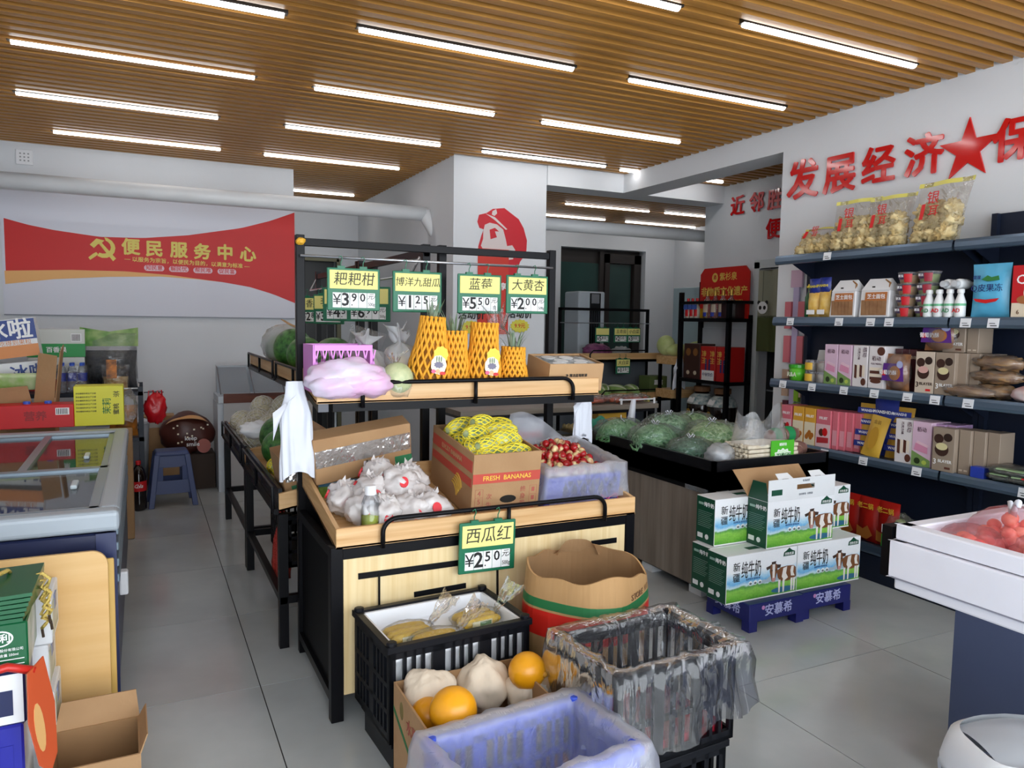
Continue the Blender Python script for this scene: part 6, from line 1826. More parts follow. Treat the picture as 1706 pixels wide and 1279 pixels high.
# ================================================================== gondola shelving on the right wall
M_gond = mat('gondola_navy', '1a2234', .45, spec=.3)
M_lip = mat('shelf_lip_steel', '5a6c80', .25, metal=.55)
M_tagw = mat('price_tag_white', 'e6e9ee', .5)
GX, GB, GY1, GYM, GY0 = 3.78, 4.13, 3.76, 2.535, 1.30
SZ = {1: 1.905, 2: 1.505, 3: 1.095, 4: .695, 5: .21}
for y0, y1, w_, ztop in ((GYM, GY1, 'left bay', 1.93), (GY0, GYM - .004, 'right bay', 2.06)):
    t = thing('gondola_shelf', 'navy steel wall shelving, %s, with curved grey shelf edges' % w_, 'shelf', (0, 0, 0))
    MB().box(GB - .02, GB + .02, y0, y1, .0, ztop).build('back_panel', M_gond, t)
    for y in ((y0, y1 - .03)):
        MB().box(GB - .05, GB - .02, y, y + .03, 0, ztop).build('upright', M_gond, t)
    MB().box(GX - .06, GB, y0, y1, 0, .15).build('base_plinth', M_gond, t)
    for k, z in SZ.items():
        x0 = GX - (.07 if k == 5 else 0)
        sh = MB().box(x0 + .015, GB - .02, y0 + .002, y1 - .002, z - .022, z).build('shelf', M_gond, t)
        b_ = MB()
        pr = [(x0 + .018, z + .004), (x0 + .006, z + .002), (x0, z - .012), (x0 - .004, z - .036), (x0 + .002, z - .052), (x0 + .016, z - .056)]
        for (xa, za), (xb, zb) in zip(pr, pr[1:]):
            b_.quad((xa, y1 - .004, za), (xb, y1 - .004, zb), (xb, y0 + .004, zb), (xa, y0 + .004, za))
        b_.quad((pr[-1][0], y1 - .004, pr[-1][1]), (x0 + .018, y1 - .004, z), (x0 + .018, y0 + .004, z), (pr[-1][0], y0 + .004, pr[-1][1]))
        b_.build('shelf_lip', M_lip, sh, smooth=False)
        for y in (y0 + .03, y1 - .034):
            MB().add([(x0 + .08, y, z - .024), (GB - .02, y, z - .024), (GB - .02, y, z - .14)], [(0, 1, 2)]).add([(x0 + .08, y + .003, z - .024), (GB - .02, y + .003, z - .14), (GB - .02, y + .003, z - .024)], [(0, 1, 2)]).build('bracket', M_gond, sh)
    # printed price tags clipped on the lips
    TG = {1: [3.33], 2: [3.60, 3.22, 3.00, 2.88, 2.44, 2.30], 3: [3.64, 3.40, 3.16, 2.95, 2.74, 2.58, 2.40], 4: [3.28, 3.00, 2.66, 2.10], 5: []}
    for k, ys in TG.items():
        for y in ys:
            if y0 < y < y1:
                x = GX - .008; z = SZ[k] - .026
                g = MB().hexa([(x - .001, y + .028, z - .024), (x - .001, y - .028, z - .024), (x + .001, y - .028, z - .024), (x + .001, y + .028, z - .024), (x + .006, y + .028, z + .022), (x + .006, y - .028, z + .022), (x + .008, y - .028, z + .022), (x + .008, y + .028, z + .022)]).build('price_tag', M_tagw, t)
                MB().box(x - .0015, x + .0, y - .020, y + .012, z - .016, z - .012).build('tag_print', M_ink, g)
                MB().box(x + .0005, x + .002, y - .010, y + .018, z - .004, z - .001).build('tag_print', M_ink, g)

FR = dict(r=(0, -1, 0), u=(0, 0, 1))
def at_shelf(k, y, dx=.02):
    return (GX + dx, y, SZ[k] + .001)
def sbox(label, k, y, w, h, d_, body, cat='box', name='snack_box', dz=0.0, dx=.02, group=None, prints=(), band=None, bandz=(0, .3), rz=0.0, side=None):
    """carton on a shelf facing the aisle: w along the shelf, d into it"""
    p = at_shelf(k, y, dx)
    t = thing(name, label, cat, (p[0], p[1], p[2] + dz), rz, group)
    MB().box(0, d_, -w / 2, w / 2, 0, h, [0, 0, 1 if side else 0, 1 if side else 0, 0, 0]).build('box_body', [body, side] if side else body, t, bevel=.0015, seg=1)
    if band:
        MB().box(-.0008, .0, -w / 2, w / 2, h * bandz[0], h * bandz[1]).build('print_band', band, t)
    for s_, size, m_, py, pz, bo in prints:
        text(s_, size, m_, t, (-.0014, py * w, pz * h), bold=bo, **FR)
    return t
def disc(t, cy, cz, ry, rz_, m_, d0=.0, nm='print'):
    MB().prism([(ry * math.cos(2 * PI * q / 16), rz_ * math.sin(2 * PI * q / 16)) for q in range(16)], d0, d0 + .0006, (0, cy, cz), (0, -1, 0), (0, 0, 1)).build(nm, m_, t)
def spoly(t, pts, m_, d0=.0006, nm='print'):
    MB().prism(pts, d0, d0 + .0006, (0, 0, 0), (0, -1, 0), (0, 0, 1)).build(nm, m_, t)

# ---- top shelf: silver ear fungus in printed bags
M_ear = mat('silver_ear_fungus', 'ead9a8', .7, col2='c2a468', scale=22, bump=1.0, bscale=30)
M_earfilm = film('yellowish_bag_film', 'f4eccf', body=.14, rough=.1, bump=.5, bscale=14, edge=.5)
M_eary = mat('bag_yellow_edge', 'dcd46a', .35)
def earbag(y, w, h, lab, lean, rz, seed, flatz=False):
    t = thing('fungus_bag', lab, 'food bag', (GX + .10, y, SZ[1] + .002), -PI / 2 + rz, 'bags of dried fungus on the top shelf')
    t.rotation_euler = (-.25 if not flatz else -.7, 0, -PI / 2 + rz)
    random.seed(seed)
    for q in range(9):
        cx_ = (q % 3 - 1) * w * .25 + random.uniform(-.01, .01); cz_ = (q // 3) * h * .19
        blob(t, (w * .34, .105, h * .27), M_ear, 'fungus_clump', seed + q * 2.1, .45, 3.6, 26, 17, c=(cx_, random.uniform(-.008, .008), cz_), fine=.45)
    pouch(t, w, .135, h, M_earfilm, 'bag_film', seed + 1, .35, 14, crimp=.10, wtop=1.06)
    MB().grid(lambda u, v: ((u - .5) * w * 1.06, -.004 + .006 * math.sin(9 * u), h * .93 + h * .07 * v), 10, 2).build('bag_edge', M_eary, t)
    text('银', h * .21, M_red, t, (-.0 * w, -.075, h * .64), bold=.004, u=(0, -.1, 1)); text('耳', h * .18, M_red, t, (.02, -.078, h * .43), bold=.004, u=(0, -.1, 1))
    MB().box(-.055, -.035, -.079, -.076, h * .32, h * .56).build('red_seal', M_red, t)
    return t
earbag(3.56, .26, .24, 'small slumped bag of dried fungus at the left of the top shelf', 0, .15, 1, True)
earbag(3.26, .29, .33, 'bag of dried fungus with yellow corner, second on the top shelf', 0, .1, 3)
earbag(3.03, .29, .32, 'bag of dried fungus, third on the top shelf', 0, .0, 5)
earbag(2.72, .31, .36, 'largest bag of dried fungus, rightmost on the top shelf', 0, -.05, 8)

# ---- second shelf
M_corns = mat('corn_snack', 'd9a63a', .5, col2='e8c878', scale=30)
t = thing('green_bottle', 'green bottle at the left end of the second shelf', 'bottle', at_shelf(2, 3.56, .12))
MB().lathe([(.03, 0), (.032, .01), (.032, .13), (.013, .17), (.013, .2)], 12).build('bottle_body', mat('green_glass', '1a5a2a', .1), t, smooth=True)
MB().lathe([(.0145, .2), (.0145, .215)], 10).build('cap', M_gold, t)
for k, (y, w, h, w_) in enumerate(((3.475, .10, .235, 'left'), (3.395, .09, .24, 'right'))):
    t = thing('snack_bag', 'yellow snack bag with a blue printed top on the second shelf, %s one' % w_, 'snack', at_shelf(2, y, .07), -PI / 2, 'yellow snack bags')
    pouch(t, w, .07, h * .72, M_corns, 'bag_lower', k + 2, .3, 8)
    pouch(t, w * .98, .05, h * .42, mat('wanshi_blue', '24348a', .35), 'bag_upper', k + 3, .2, 8, z0=h * .62)
    text('WANSHI', .022, mat('wanshi_yellow', 'e6d24a', .4), t, (0, -.03, h * .82), bold=.01)
    MB().box(-w * .3, w * .3, -.038, -.034, h * .08, h * .2).build('label', M_wprint, t)
# bread in white paper bags
M_brbag = mat('white_paper_bag', 'e8e8ea', .5); M_bread = mat('brown_bread', '8a6242', .7, col2='a57c56', scale=20)
for k, (y, w) in enumerate(((3.225, .185), (3.005, .20))):
    t = thing('bread_bag', 'white paper bag of sliced brown bread with orange label, %s of the pair' % ('left' if k == 0 else 'right'), 'bread', at_shelf(2, y, .02), 0, 'bread bags on the second shelf')
    h = .20
    MB().hexa([(0, -w / 2, 0), (.12, -w / 2, 0), (.12, w / 2, 0), (0, w / 2, 0), (.01, -w / 2 + .005, h * .78), (.11, -w / 2 + .005, h * .78), (.11, w / 2 - .005, h * .78), (.01, w / 2 - .005, h * .78)]).build('bag_body', M_brbag, t, bevel=.004, seg=1)
    MB().hexa([(.01, -w / 2 + .005, h * .78), (.11, -w / 2 + .005, h * .78), (.11, w / 2 - .005, h * .78), (.01, w / 2 - .005, h * .78), (.05, -w / 2 + .03, h * 1.12), (.06, -w / 2 + .03, h * 1.12), (.06, w / 2 - .03, h * 1.12), (.05, w / 2 - .03, h * 1.12)]).build('bag_top', M_brbag, t)
    spoly(t, [(-w * .42, .012), (w * .42, .012), (w * .42, h * .5), (-w * .42, h * .5)], M_bread, .0, 'window')
    for q in range(6):
        yy = -w * .40 + w * .8 * q / 6
        MB().box(-.003, .002, yy + .002, yy + w * .115, .014, h * .48).build('bread_slice', M_bread, t)
    spoly(t, [(-w * .30, h * .46), (w * .42, h * .46), (w * .44, h * .72), (-w * .28, h * .72)], mat('bread_label_orange', 'b8703a', .45), .001, 'label')
    text('芝士面包', .03, M_wprint, t, (-.0035, -w * .08, h * .59), bold=.009, **FR)
    spoly(t, [(-.03, h * .82), (-.01, h * .82), (-.01, h * .9), (-.03, h * .9)], M_ink, -.02, 'small_mark')
    MB().tube([(.05, -w * .18, h * 1.08), (.035, -w * .38, h * .98), (.02, -w * .42, h * .80)], .006, 6).build('cord', mat('bread_cord', '9a6a3a', .5), t)
# stacked pudding cups
M_cupc = film('cup_clear', 'e4e4ee', body=.25, rough=.1, bump=0, edge=.6)
for col, (y, acc, cont, nm) in enumerate(((2.835, 'c8202a', 'e0b060', 'left'), (2.715, '8a2a6a', 'b6cf70', 'right'))):
    for k in range(4):
        t = thing('pudding_cup', 'clear dessert cup with bright label, %s stack, %s' % (nm, ['bottom', 'second', 'third', 'top'][k]), 'dessert cup', at_shelf(2, y - .004 * k, .07), 0, 'dessert cups in two stacks')
        t.location.z += .0625 * k
        MB().lathe([(.044, 0), (.052, .045)], 16).build('dessert', mat('dessert_' + cont, cont, .5), t, smooth=True)
        MB().lathe([(.046, -.0), (.056, .054), (.060, .056), (.060, .062), (.05, .0625)], 18).build('cup', M_cupc, t, smooth=True)
        def lb(u, v, a0, a1, z0, z1):
            a = a0 + (a1 - a0) * u; z = z0 + (z1 - z0) * v
            r_ = .0475 + .010 * z / .054
            return (r_ * math.cos(a), r_ * math.sin(a), z)
        MB().grid(lambda u, v: lb(u, v, PI * .75, PI * 1.02, .022, .050), 6, 2).build('label', mat('cup_label_dark', '4a3a5a', .4), t)
        MB().grid(lambda u, v: lb(u, v, PI * 1.03, PI * 1.28, .006, .052), 6, 2).build('label_fruit', mat('cup_fruit_' + acc, 'c8202a' if k != 0 or col == 0 else '9a2a3a', .35), t)
        text('果冻', .016, M_wprint, t, (-.0575, .012, .040), bold=.009, **FR)
# white drink bottles
M_wb = mat('white_drink', 'e6e9ea', .3)
dbm = None
for k in range(4):
    t = thing('yogurt_bottle', 'small white drink bottle with green band, %s in the row' % ['first', 'second', 'third', 'fourth'][k], 'bottle', at_shelf(2, 2.70 - .0 - .058 * k - .03, .03), 0, 'white drink bottles')
    MB().lathe([(.024, 0), (.027, .01), (.027, .075), (.025, .085), (.014, .118), (.014, .128)], 14).build('bottle_body', M_wb, t, smooth=True)
    MB().lathe([(.0275, .06), (.0275, .072)], 14, cap=False).build('green_band', mat('band_green', '6ab88a', .4), t)
    MB().lathe([(.017, .126), (.018, .132), (.017, .145), (.012, .148)], 14).build('cap', M_wb, t)
    text('AD', .03, M_red if k % 2 else mat('band_green2', '3a8a5a', .4), t, (-.0285, .003, .035), bold=.014, **FR)
for k in range(2):
    t = thing('yogurt_bottle', 'white drink bottle lying on top of the row, %s one' % ('left' if k == 0 else 'right'), 'bottle', at_shelf(2, 2.585 - .062 * k, .01), 0, 'white drink bottles')
    t.location.z += .175
    t.rotation_euler = (0, PI / 2, 0)
    MB().lathe([(.024, .03), (.027, .04), (.027, .10), (.014, .14), (.014, .15)], 14).build('bottle_body', M_wb, t, smooth=True)
    MB().lathe([(.017, .0), (.018, .03)], 14).build('cap', mat('cap_grey', 'c4c8cc', .4), t)
# blue snack pouch, red pie box
t = thing('gummy_pouch', 'light blue snack pouch with a red drawing on the second shelf', 'snack', at_shelf(2, 2.36, .06), -PI / 2)
pouch(t, .195, .07, .27, mat('pouch_sky', '5ab4dc', .3, bump=.3, bscale=12), 'pouch', 2, .25, 14, crimp=.05)
text('Q皮果冻', .042, M_navy, t, (.0, -.040, .145), bold=.006)
text('溜溜', .02, M_navy, t, (-.055, -.036, .20), bold=.014)
MB().prism([(-.065, .10), (-.05, .085), (0, .075), (.05, .085), (.065, .10), (.04, .098), (0, .094), (-.04, .098)], .0, .001, (0, -.0385, -.005), (1, 0, 0), (0, -.0, 1)).build('red_drawing', M_red, t)
MB().prism([(-.03, .195), (.0, .215), (.02, .205), (.055, .212), (.06, .19), (.0, .185)], .0, .001, (0, -.0365, -.005), (1, 0, 0), (0, -.0, 1)).build('leaf_drawing', mat('leaf_print', '2f7a3a', .5), t)
t = sbox('red and cream chocolate pie box at the right end of the second shelf', 2, 2.10, .27, .25, .10, mat('pie_cream', 'e2d4bc', .4), prints=(('Choco', .062, M_wprint, .12, .72, .01), ('6', .03, mat('brown_ink', '6a4a30', .5), .38, .10, 0)), band=mat('pie_red', 'c41c24', .35), bandz=(.28, 1.0))
disc(t, -.01, .10, .075, .045, mat('choc_brown', '5a2c18', .4), .0012); disc(t, .05, .12, .03, .04, mat('pie_white', 'efe4cc', .4), .002); disc(t, .075, .085, .035, .02, mat('pie_tan', 'a8663a', .4), .0026)
# ---- third shelf
t = thing('green_tub', 'small bright green snack tub on the third shelf', 'tub', at_shelf(3, 3.575, .06))
MB().lathe([(.050, 0), (.056, .085)], 18).build('tub_body', mat('tub_green', '5aba2a', .35), t, smooth=True)
MB().lathe([(.060, .085), (.060, .103), (.052, .105)], 18).build('lid', mat('tub_lid_green', '3aa02a', .35), t)
text('R&A', .04, mat('tub_white', 'e8eeda', .4), t, (-.058, 0, .04), bold=.014, **FR)
for k in range(2):
    for q in range(2):
        t = thing('biscuit_jar', 'small clear jar with yellow label on the third shelf, %s %s' % (['lower', 'upper'][k], ['left', 'right'][q]), 'jar', at_shelf(3, 3.455 - .085 * q, .05), 0, 'clear jars with yellow labels')
        t.location.z += .071 * k
        MB().lathe([(.036, 0), (.038, .052)], 14).build('biscuits', mat('pale_biscuits', 'a89a86', .6, col2='c9bda8', scale=30), t, smooth=True)
        MB().lathe([(.04, 0), (.041, .058), (.042, .068), (.038, .07)], 16).build('jar_body', M_cupc, t, smooth=True)
        if q == 0:
            MB().grid(lambda u, v: (.0425 * math.cos(PI * .75 + PI * .5 * u), .0425 * math.sin(PI * .75 + PI * .5 * u), .008 + .045 * v), 6, 2).build('label', mat('jar_yellow', 'e0b23a', .4), t)
t = thing('bread_bag', 'white paper bread bag behind the clear jars on the third shelf', 'bread', at_shelf(3, 3.45, .16))
MB().hexa([(0, -.09, 0), (.1, -.09, 0), (.1, .09, 0), (0, .09, 0), (.03, -.08, .2), (.06, -.08, .2), (.06, .08, .2), (.03, .08, .2)]).build('bag_body', M_brbag, t)
spoly(t, [(-.05, .08), (.05, .08), (.05, .13), (-.05, .13)], mat('bread_label_orange', 'b8703a', .45), .001, 'label')
M_pinkb = mat('pink_box', 'dcbcd2', .4); M_pgreen = mat('pink_box_green', '7a9a5a', .4); M_chw = mat('white_choc_box', 'e4dfe0', .4); M_choc = mat('choc_brown2', '5a3226', .45); M_crm = mat('cream_layer', 'ede0cc', .45)
def cake_pink(label, k, y, group, w=.095, h=.245, dz=0, dx=.02, d_=.16):
    t = sbox(label, k, y, w, h, d_, M_pinkb, group=group, dz=dz, dx=dx, prints=(('栢动', .028, mat('print_brown', '5a3a4a', .5), 0, .82, .006),))
    spoly(t, [(-w / 2, 0), (w / 2, 0), (w / 2, h * .16), (-w / 2, h * .34)], M_pgreen)
    spoly(t, [(-w * .38, h * .36), (w * .34, h * .30), (w * .34, h * .44), (-w * .30, h * .52)], mat('cake_pink', 'd890b0', .4), .001)
    spoly(t, [(-w * .30, h * .52), (w * .34, h * .44), (w * .40, h * .49), (-w * .20, h * .57)], mat('cake_pink2', 'e8c4d2', .4), .001)
    disc(t, w * .18, h * .12, w * .16, h * .07, mat('dark_fruit', '2a3a1e', .4), .0018); disc(t, -w * .2, h * .10, w * .13, h * .05, mat('lime_fruit', 'b8cc5a', .4), .0018)
    return t
def cake_choc(label, k, y, group, w=.10, h=.245, dz=0, dx=.02, vert=False, d_=.16):
    t = sbox(label, k, y, w, h, d_, M_chw, group=group, dz=dz, dx=dx)
    m_ = mat('print_brown', '5a3a4a', .5)
    if vert:
        text('栢动', .03, m_, t, (-.0014, -w * .28, h * .84), r=(0, 0, -1), u=(0, -1, 0), bold=.006)
        text('巧克力味', .018, m_, t, (-.0014, w * .1, h * .80), r=(0, 0, -1), u=(0, -1, 0))
        for q in range(4):
            x0 = -w * .36 + w * .18 * q
            spoly(t, [(x0, h * .22 + .004 * q), (x0 + w * .16, h * .20 + .004 * q), (x0 + w * .16, h * .52), (x0, h * .54)], M_choc if q % 2 == 0 else M_crm, .001)
        disc(t, -w * .28, h * .13, w * .17, h * .09, M_choc, .0018)
    else:
        text('栢动', .03, m_, t, (-.0014, 0, h * .70), bold=.006, **FR); text('巧克力味夹心', .012, m_, t, (-.0014, 0, h * .58), **FR)
        disc(t, -w * .28, h * .88, w * .26, h * .10, M_choc, .0008)
        for q in range(4):
            z0 = h * (.20 + .075 * q)
            spoly(t, [(-w * .40, z0), (w * .40, z0), (w * .40, z0 + h * .07), (-w * .40, z0 + h * .07)], M_choc if q % 2 == 0 else M_crm, .001)
        disc(t, 0, h * .17, w * .36, h * .05, M_choc, .0015)
    return t
g3 = 'cake boxes on the third shelf'
cake_pink('pink and green cake box on the third shelf, left of the pair', 3, 3.285, g3)
cake_pink('pink and green cake box on the third shelf, right of the pair', 3, 3.183, g3)
cake_choc('white chocolate cake box with sideways lettering on the third shelf', 3, 3.075, g3, vert=True)
cake_choc('white chocolate cake box with a round brown badge on the third shelf', 3, 2.965, g3)
for k in range(3):
    sbox('dark brown cake box standing behind the purple cookie bag, %s of three' % ['first', 'second', 'third'][k], 3, 2.885 - .045 * k, .043, .232, .12, mat('dark_choc_box', '4a2026', .4), dx=.10, group='dark brown boxes on the third shelf', prints=(('栢动', .02, M_crm, 0, .8, 0),))
def cookie(label, y, k=3, dz=0.0, dx=.05, w=.14, h=.20):
    p = at_shelf(k, y, dx)
    t = thing('cookie_bag', label, 'cookies', (p[0], p[1], p[2] + dz), -PI / 2, 'purple cookie bags')
    pouch(t, w, .08, h, mat('cookie_brown', '7a4a2a', .5, col2='a8744a', scale=26), 'cookies', 3, .3, 12)
    MB().prism([(-w * .46, h * .26), (w * .46, h * .26), (w * .40, h * .74), (-w * .40, h * .74)], .0, .002, (0, -.045, 0), (1, 0, 0), (0, 0, 1)).build('purple_label', mat('purple_print', '5a2a86', .35), t)
    MB().prism([(w * .24 * math.cos(2 * PI * q / 16) + w * .08, h * .2 * math.sin(2 * PI * q / 16) + h * .48) for q in range(16)], .002, .003, (0, -.045, 0), (1, 0, 0), (0, 0, 1)).build('cookie_print', mat('cookie_print', 'b0703a', .5), t)
    MB().prism([(w * .13 * math.cos(2 * PI * q / 16) + w * .28, h * .1 * math.sin(2 * PI * q / 16) + h * .72) for q in range(16)], .002, .003, (0, -.045, 0), (1, 0, 0), (0, 0, 1)).build('round_badge', mat('badge_pale', 'b0b8e0', .4), t)
    MB().box(-w * .44, -w * .30, -.0485, -.0465, h * .40, h * .54).build('red_mark', M_red, t)
    text('葡萄奶酥', .028, M_wprint, t, (-w * .2, -.0485, h * .48), bold=.01)
    MB().ell((0, 0, h * .5), (w * .53, .055, h * .52), 16, 12).build('film', M_crin, t, smooth=True)
cookie('purple-labelled cookie bag standing on the third shelf', 2.845, w=.15, h=.205)
cookie('purple-labelled cookie bag lying on top of the boxes, third shelf', 2.62, dz=.232, dx=.08, w=.19, h=.17)
M_coco = mat('coco_box_tan', '9a8a7a', .4); M_cocow = mat('coco_box_cream', 'cfc0ae', .4); M_husk = mat('coconut_husk', '3a2018', .5)
def coco(label, k, y, group, dz=0.0, dx=.02, w=.108, h=.225, pale=False, plain=False, d_=.12):
    t = sbox(label, k, y, w, h, d_, M_cocow if pale else M_coco, group=group, dz=dz, dx=dx)
    if plain:
        for q in range(2):
            spoly(t, [(-w * .4 + w * .45 * q, h * .06), (-w * .1 + w * .45 * q, h * .06), (-w * .1 + w * .45 * q, h * .10), (-w * .4 + w * .45 * q, h * .10)], M_cocow)
        return t
    disc(t, w * .22, h * .74, w * .22, h * .11, M_husk, .0008); disc(t, -w * .20, h * .79, w * .20, h * .095, mat('husk2', '2a1812', .5), .0014)
    disc(t, w * .06, h * .50, w * .32, h * .155, M_husk, .002)
    disc(t, w * .06, h * .57, w * .27, h * .085, mat('coco_pink', 'd8a8a0', .4) if pale else mat('coco_pulp', 'd9cf9e', .4), .0026)
    text('3', .04, M_wprint if not pale else M_husk, t, (-.0014, w * .36, h * .20), bold=.01, **FR)
    text('BLAYER', .022, M_wprint if not pale else M_husk, t, (-.0014, -w * .10, h * .23), bold=.01, **FR)
    spoly(t, [(w * .1, h * .06), (w * .36, h * .06), (w * .36, h * .11), (w * .1, h * .11)], M_red if pale else M_choc)
    return t
gc = 'coconut biscuit boxes'
coco('cream coconut biscuit box standing on the third shelf', 3, 2.665, gc, pale=True)
coco('tan coconut biscuit box with open coconut standing on the third shelf', 3, 2.55, gc, dx=.018)
for k in range(3):
    coco('plain tan side of a coconut biscuit box behind the front one, %s' % ['nearest the front', 'in the middle', 'farthest right'][k], 3, 2.474 - .052 * k, gc, dx=.045 + .02 * k, w=.05, plain=True)
coco('tan coconut biscuit box stacked on top, third shelf', 3, 2.545, gc, dz=.2265, dx=.07, w=.12, h=.19)
coco('plain tan biscuit box stacked beside the top coconut box', 3, 2.45, gc, dz=.2265, dx=.08, w=.06, h=.19, plain=True)
M_crk = mat('brown_crackers', '7a5434', .5, col2='b08a5a', scale=20)
for k, (y, dz, w_) in enumerate(((2.345, .001, 'lowest'), (2.325, .075, 'middle'), (2.315, .145, 'top'), (2.42, .001, 'lying flat in front'))):
    p = at_shelf(3, y, .10 if k < 3 else .03)
    t = thing('cracker_bag', 'clear bag of brown crackers on the third shelf, ' + w_, 'crackers', (p[0], p[1], p[2] + dz), 0, 'cracker bags')
    blob(t, (.14 if k < 3 else .09, .24, .07 if k < 3 else .055), M_crk, 'crackers', k * 3, .3, 3.0, 30, 18, fine=.3)
    blob(t, (.16 if k < 3 else .11, .27, .078 if k < 3 else .065), M_crin, 'film', k * 3 + 1, .3, 3.0, 22, 12, fine=.1)
t = thing('sauce_pouch', 'white pouch with a red label at the far right of the third shelf', 'snack', at_shelf(3, 2.14, .05))
blob(t, (.10, .16, .08), mat('pouch_white', 'd0d0d2', .3, col2='b8321e', scale=7), 'pouch', 6, .2)
# ---- fourth shelf
M_pk4 = mat('pink_cake_box', 'd8707e', .4); M_yl4 = mat('yellow_cake_box', 'e2a83a', .4)
def fruitbox(label, y, pink, w=.085, h=.235, dx=.02, plain=False):
    t = sbox(label, 4, y, w, h, .15, M_pk4 if pink else M_yl4, group='fruit cake boxes on the fourth shelf', dx=dx)
    if plain:
        spoly(t, [(-w * .4, h * .1), (w * .4, h * .1), (w * .4, h * .5), (-w * .4, h * .5)], mat('pink_pale', 'e4a0ac', .4))
        return t
    spoly(t, [(-w / 2, 0), (w / 2, 0), (w / 2, h * .62), (-w / 2, h * .62)], mat('box_pale_pink', 'e8c4c8', .4) if pink else mat('box_pale', 'efe2c4', .4))
    text('FRUIT', .024, M_wprint, t, (-.0014, 0, h * .78), bold=.01, **FR)
    if pink:
        disc(t, w * .1, h * .40, w * .18, h * .10, M_choc, .001); disc(t, -w * .15, h * .42, w * .18, h * .11, M_red, .0014)
        spoly(t, [(-w * .4, h * .10), (w * .4, h * .14), (w * .4, h * .28), (-w * .4, h * .26)], mat('berry_red', 'b8323a', .4), .001)
    else:
        for q in range(5):
            disc(t, w * (.25 - .13 * q), h * (.22 + .06 * (q % 3)), w * .16, h * .07, mat('nut_brown', 'b8702a', .4), .001 + .0004 * q)
fruitbox('pink strawberry cake box on the fourth shelf, left end', 3.62, True)
fruitbox('yellow nut cake box on the fourth shelf, left of the pair', 3.52, False)
fruitbox('yellow nut cake box on the fourth shelf, right of the pair', 3.425, False)
fruitbox('pink strawberry cake box on the fourth shelf, right of the yellow pair', 3.32, True, w=.11)
for k in range(4):
    fruitbox('plain pink end of a cake box in the row, %s' % ['first', 'second', 'third', 'fourth'][k], 3.24 - .042 * k, True, w=.04, dx=.03 + .015 * k, plain=True)
M_wan = mat('wanshi_gold', 'c89a3a', .35)
def wansack(label, y, w, h, dx, seed, lean=.12):
    p = at_shelf(4, y, dx)
    t = thing('biscuit_bag', label, 'biscuits', p, -PI / 2, 'blue and gold biscuit bags')
    t.rotation_euler = (-lean, 0, -PI / 2 + .08)
    pouch(t, w, .05, h, M_wan, 'bag', seed, .25, 12)
    for q in range(4):
        z = h * (.14 + .22 * q)
        MB().box(-w * .47, w * .47, -.0305, -.028, z, z + h * .11).build('blue_band', mat('wanshi_blue', '24348a', .35), t)
        text('WANSHI', .022, M_wprint, t, (0, -.0312, z + h * .055), bold=.012)
    return t
wansack('blue and gold striped biscuit bag on the fourth shelf, left', 3.06, .14, .30, .09, 1)
wansack('blue and gold striped biscuit bag on the fourth shelf, right behind the yellow packet', 2.86, .15, .30, .10, 2)
t = thing('biscuit_bag', 'dark blue biscuit bag standing behind the yellow packet', 'biscuits', at_shelf(4, 2.955, .12), -PI / 2, 'blue and gold biscuit bags')
pouch(t, .16, .05, .34, mat('wanshi_blue', '24348a', .35), 'bag', 5, .2, 10)
text('WANSHIDA', .026, M_wprint, t, (0, -.03, .26), bold=.012)
t = thing('biscuit_bag', 'leaning plain yellow biscuit packet on the fourth shelf', 'biscuits', at_shelf(4, 2.98, .022), -PI / 2)
t.rotation_euler = (-.2, .14, -PI / 2)
pouch(t, .125, .035, .245, mat('packet_yellow', 'd2a83e', .35), 'packet', 6, .2, 10)
MB().prism([(.03 * math.cos(2 * PI * q / 14), .07 * math.sin(2 * PI * q / 14) + .11) for q in range(14)], 0, .001, (0, -.020, 0), (1, 0, 0), (0, 0, 1)).build('chip_print', mat('chip_gold', 'b88a26', .35), t)
text('金装', .025, mat('packet_brown', '7a5a1a', .4), t, (.0, -.0215, .205), bold=.008)
g4 = 'cake boxes on the fourth shelf'
cake_choc('white chocolate cake box with sideways lettering on the fourth shelf', 4, 2.765, g4, vert=True, w=.105)
cake_pink('pink and green cake box on the fourth shelf', 4, 2.655, g4, w=.11, dx=.015)
for k in range(2):
    sbox('plain lilac side of a cake box behind the pink one, %s' % ['first', 'second'][k], 4, 2.575 - .05 * k, .048, .24, .14, mat('lilac_box', 'b090b8', .4), dx=.05 + .02 * k, group='lilac boxes on the fourth shelf', prints=(('栢动', .02, mat('print_brown', '5a3a4a', .5), 0, .8, 0),))
coco('tan coconut biscuit box standing on the fourth shelf', 4, 2.52, gc, dx=.0, w=.12, h=.23)
for k in range(3):
    coco('plain tan biscuit box in the fourth shelf row, %s' % ['first', 'second', 'third'][k], 4, 2.425 - .062 * k, gc, dx=.03 + .02 * k, w=.06, h=.23, plain=True)
t = sbox('low blue box at the right of the fourth shelf', 4, 2.335, .07, .055, .12, mat('low_blue', '1e3aa8', .4), dx=.0)
M_dkp = mat('dark_green_pack', '14281e', .3, col2='3a4a3e', scale=8)
for k in range(5):
    p = at_shelf(4, 2.23 - .075 * (k % 3), .08)
    t = thing('vegetable_pack', 'dark green vacuum pack lying at the right of the fourth shelf, %s' % ['bottom left', 'bottom middle', 'bottom right', 'upper left', 'upper right'][k], 'food pack', (p[0], p[1], p[2] + (.03 if k > 2 else 0) + .0), .3 * (k % 2), 'dark green packs')
    blob(t, (.2, .17, .045), M_dkp, 'pack', k * 2 + 1, .25, 2.6, 22, 10, fine=.08)
    blob(t, (.22, .19, .052), M_crin, 'film', k * 2 + 2, .25, 2.6, 22, 10, fine=.08)
    MB().box(-.10, -.06, -.05, .03, .036, .042).build('label', M_red if k == 2 else mat('label_pale_green', '9ab88a', .4), t)
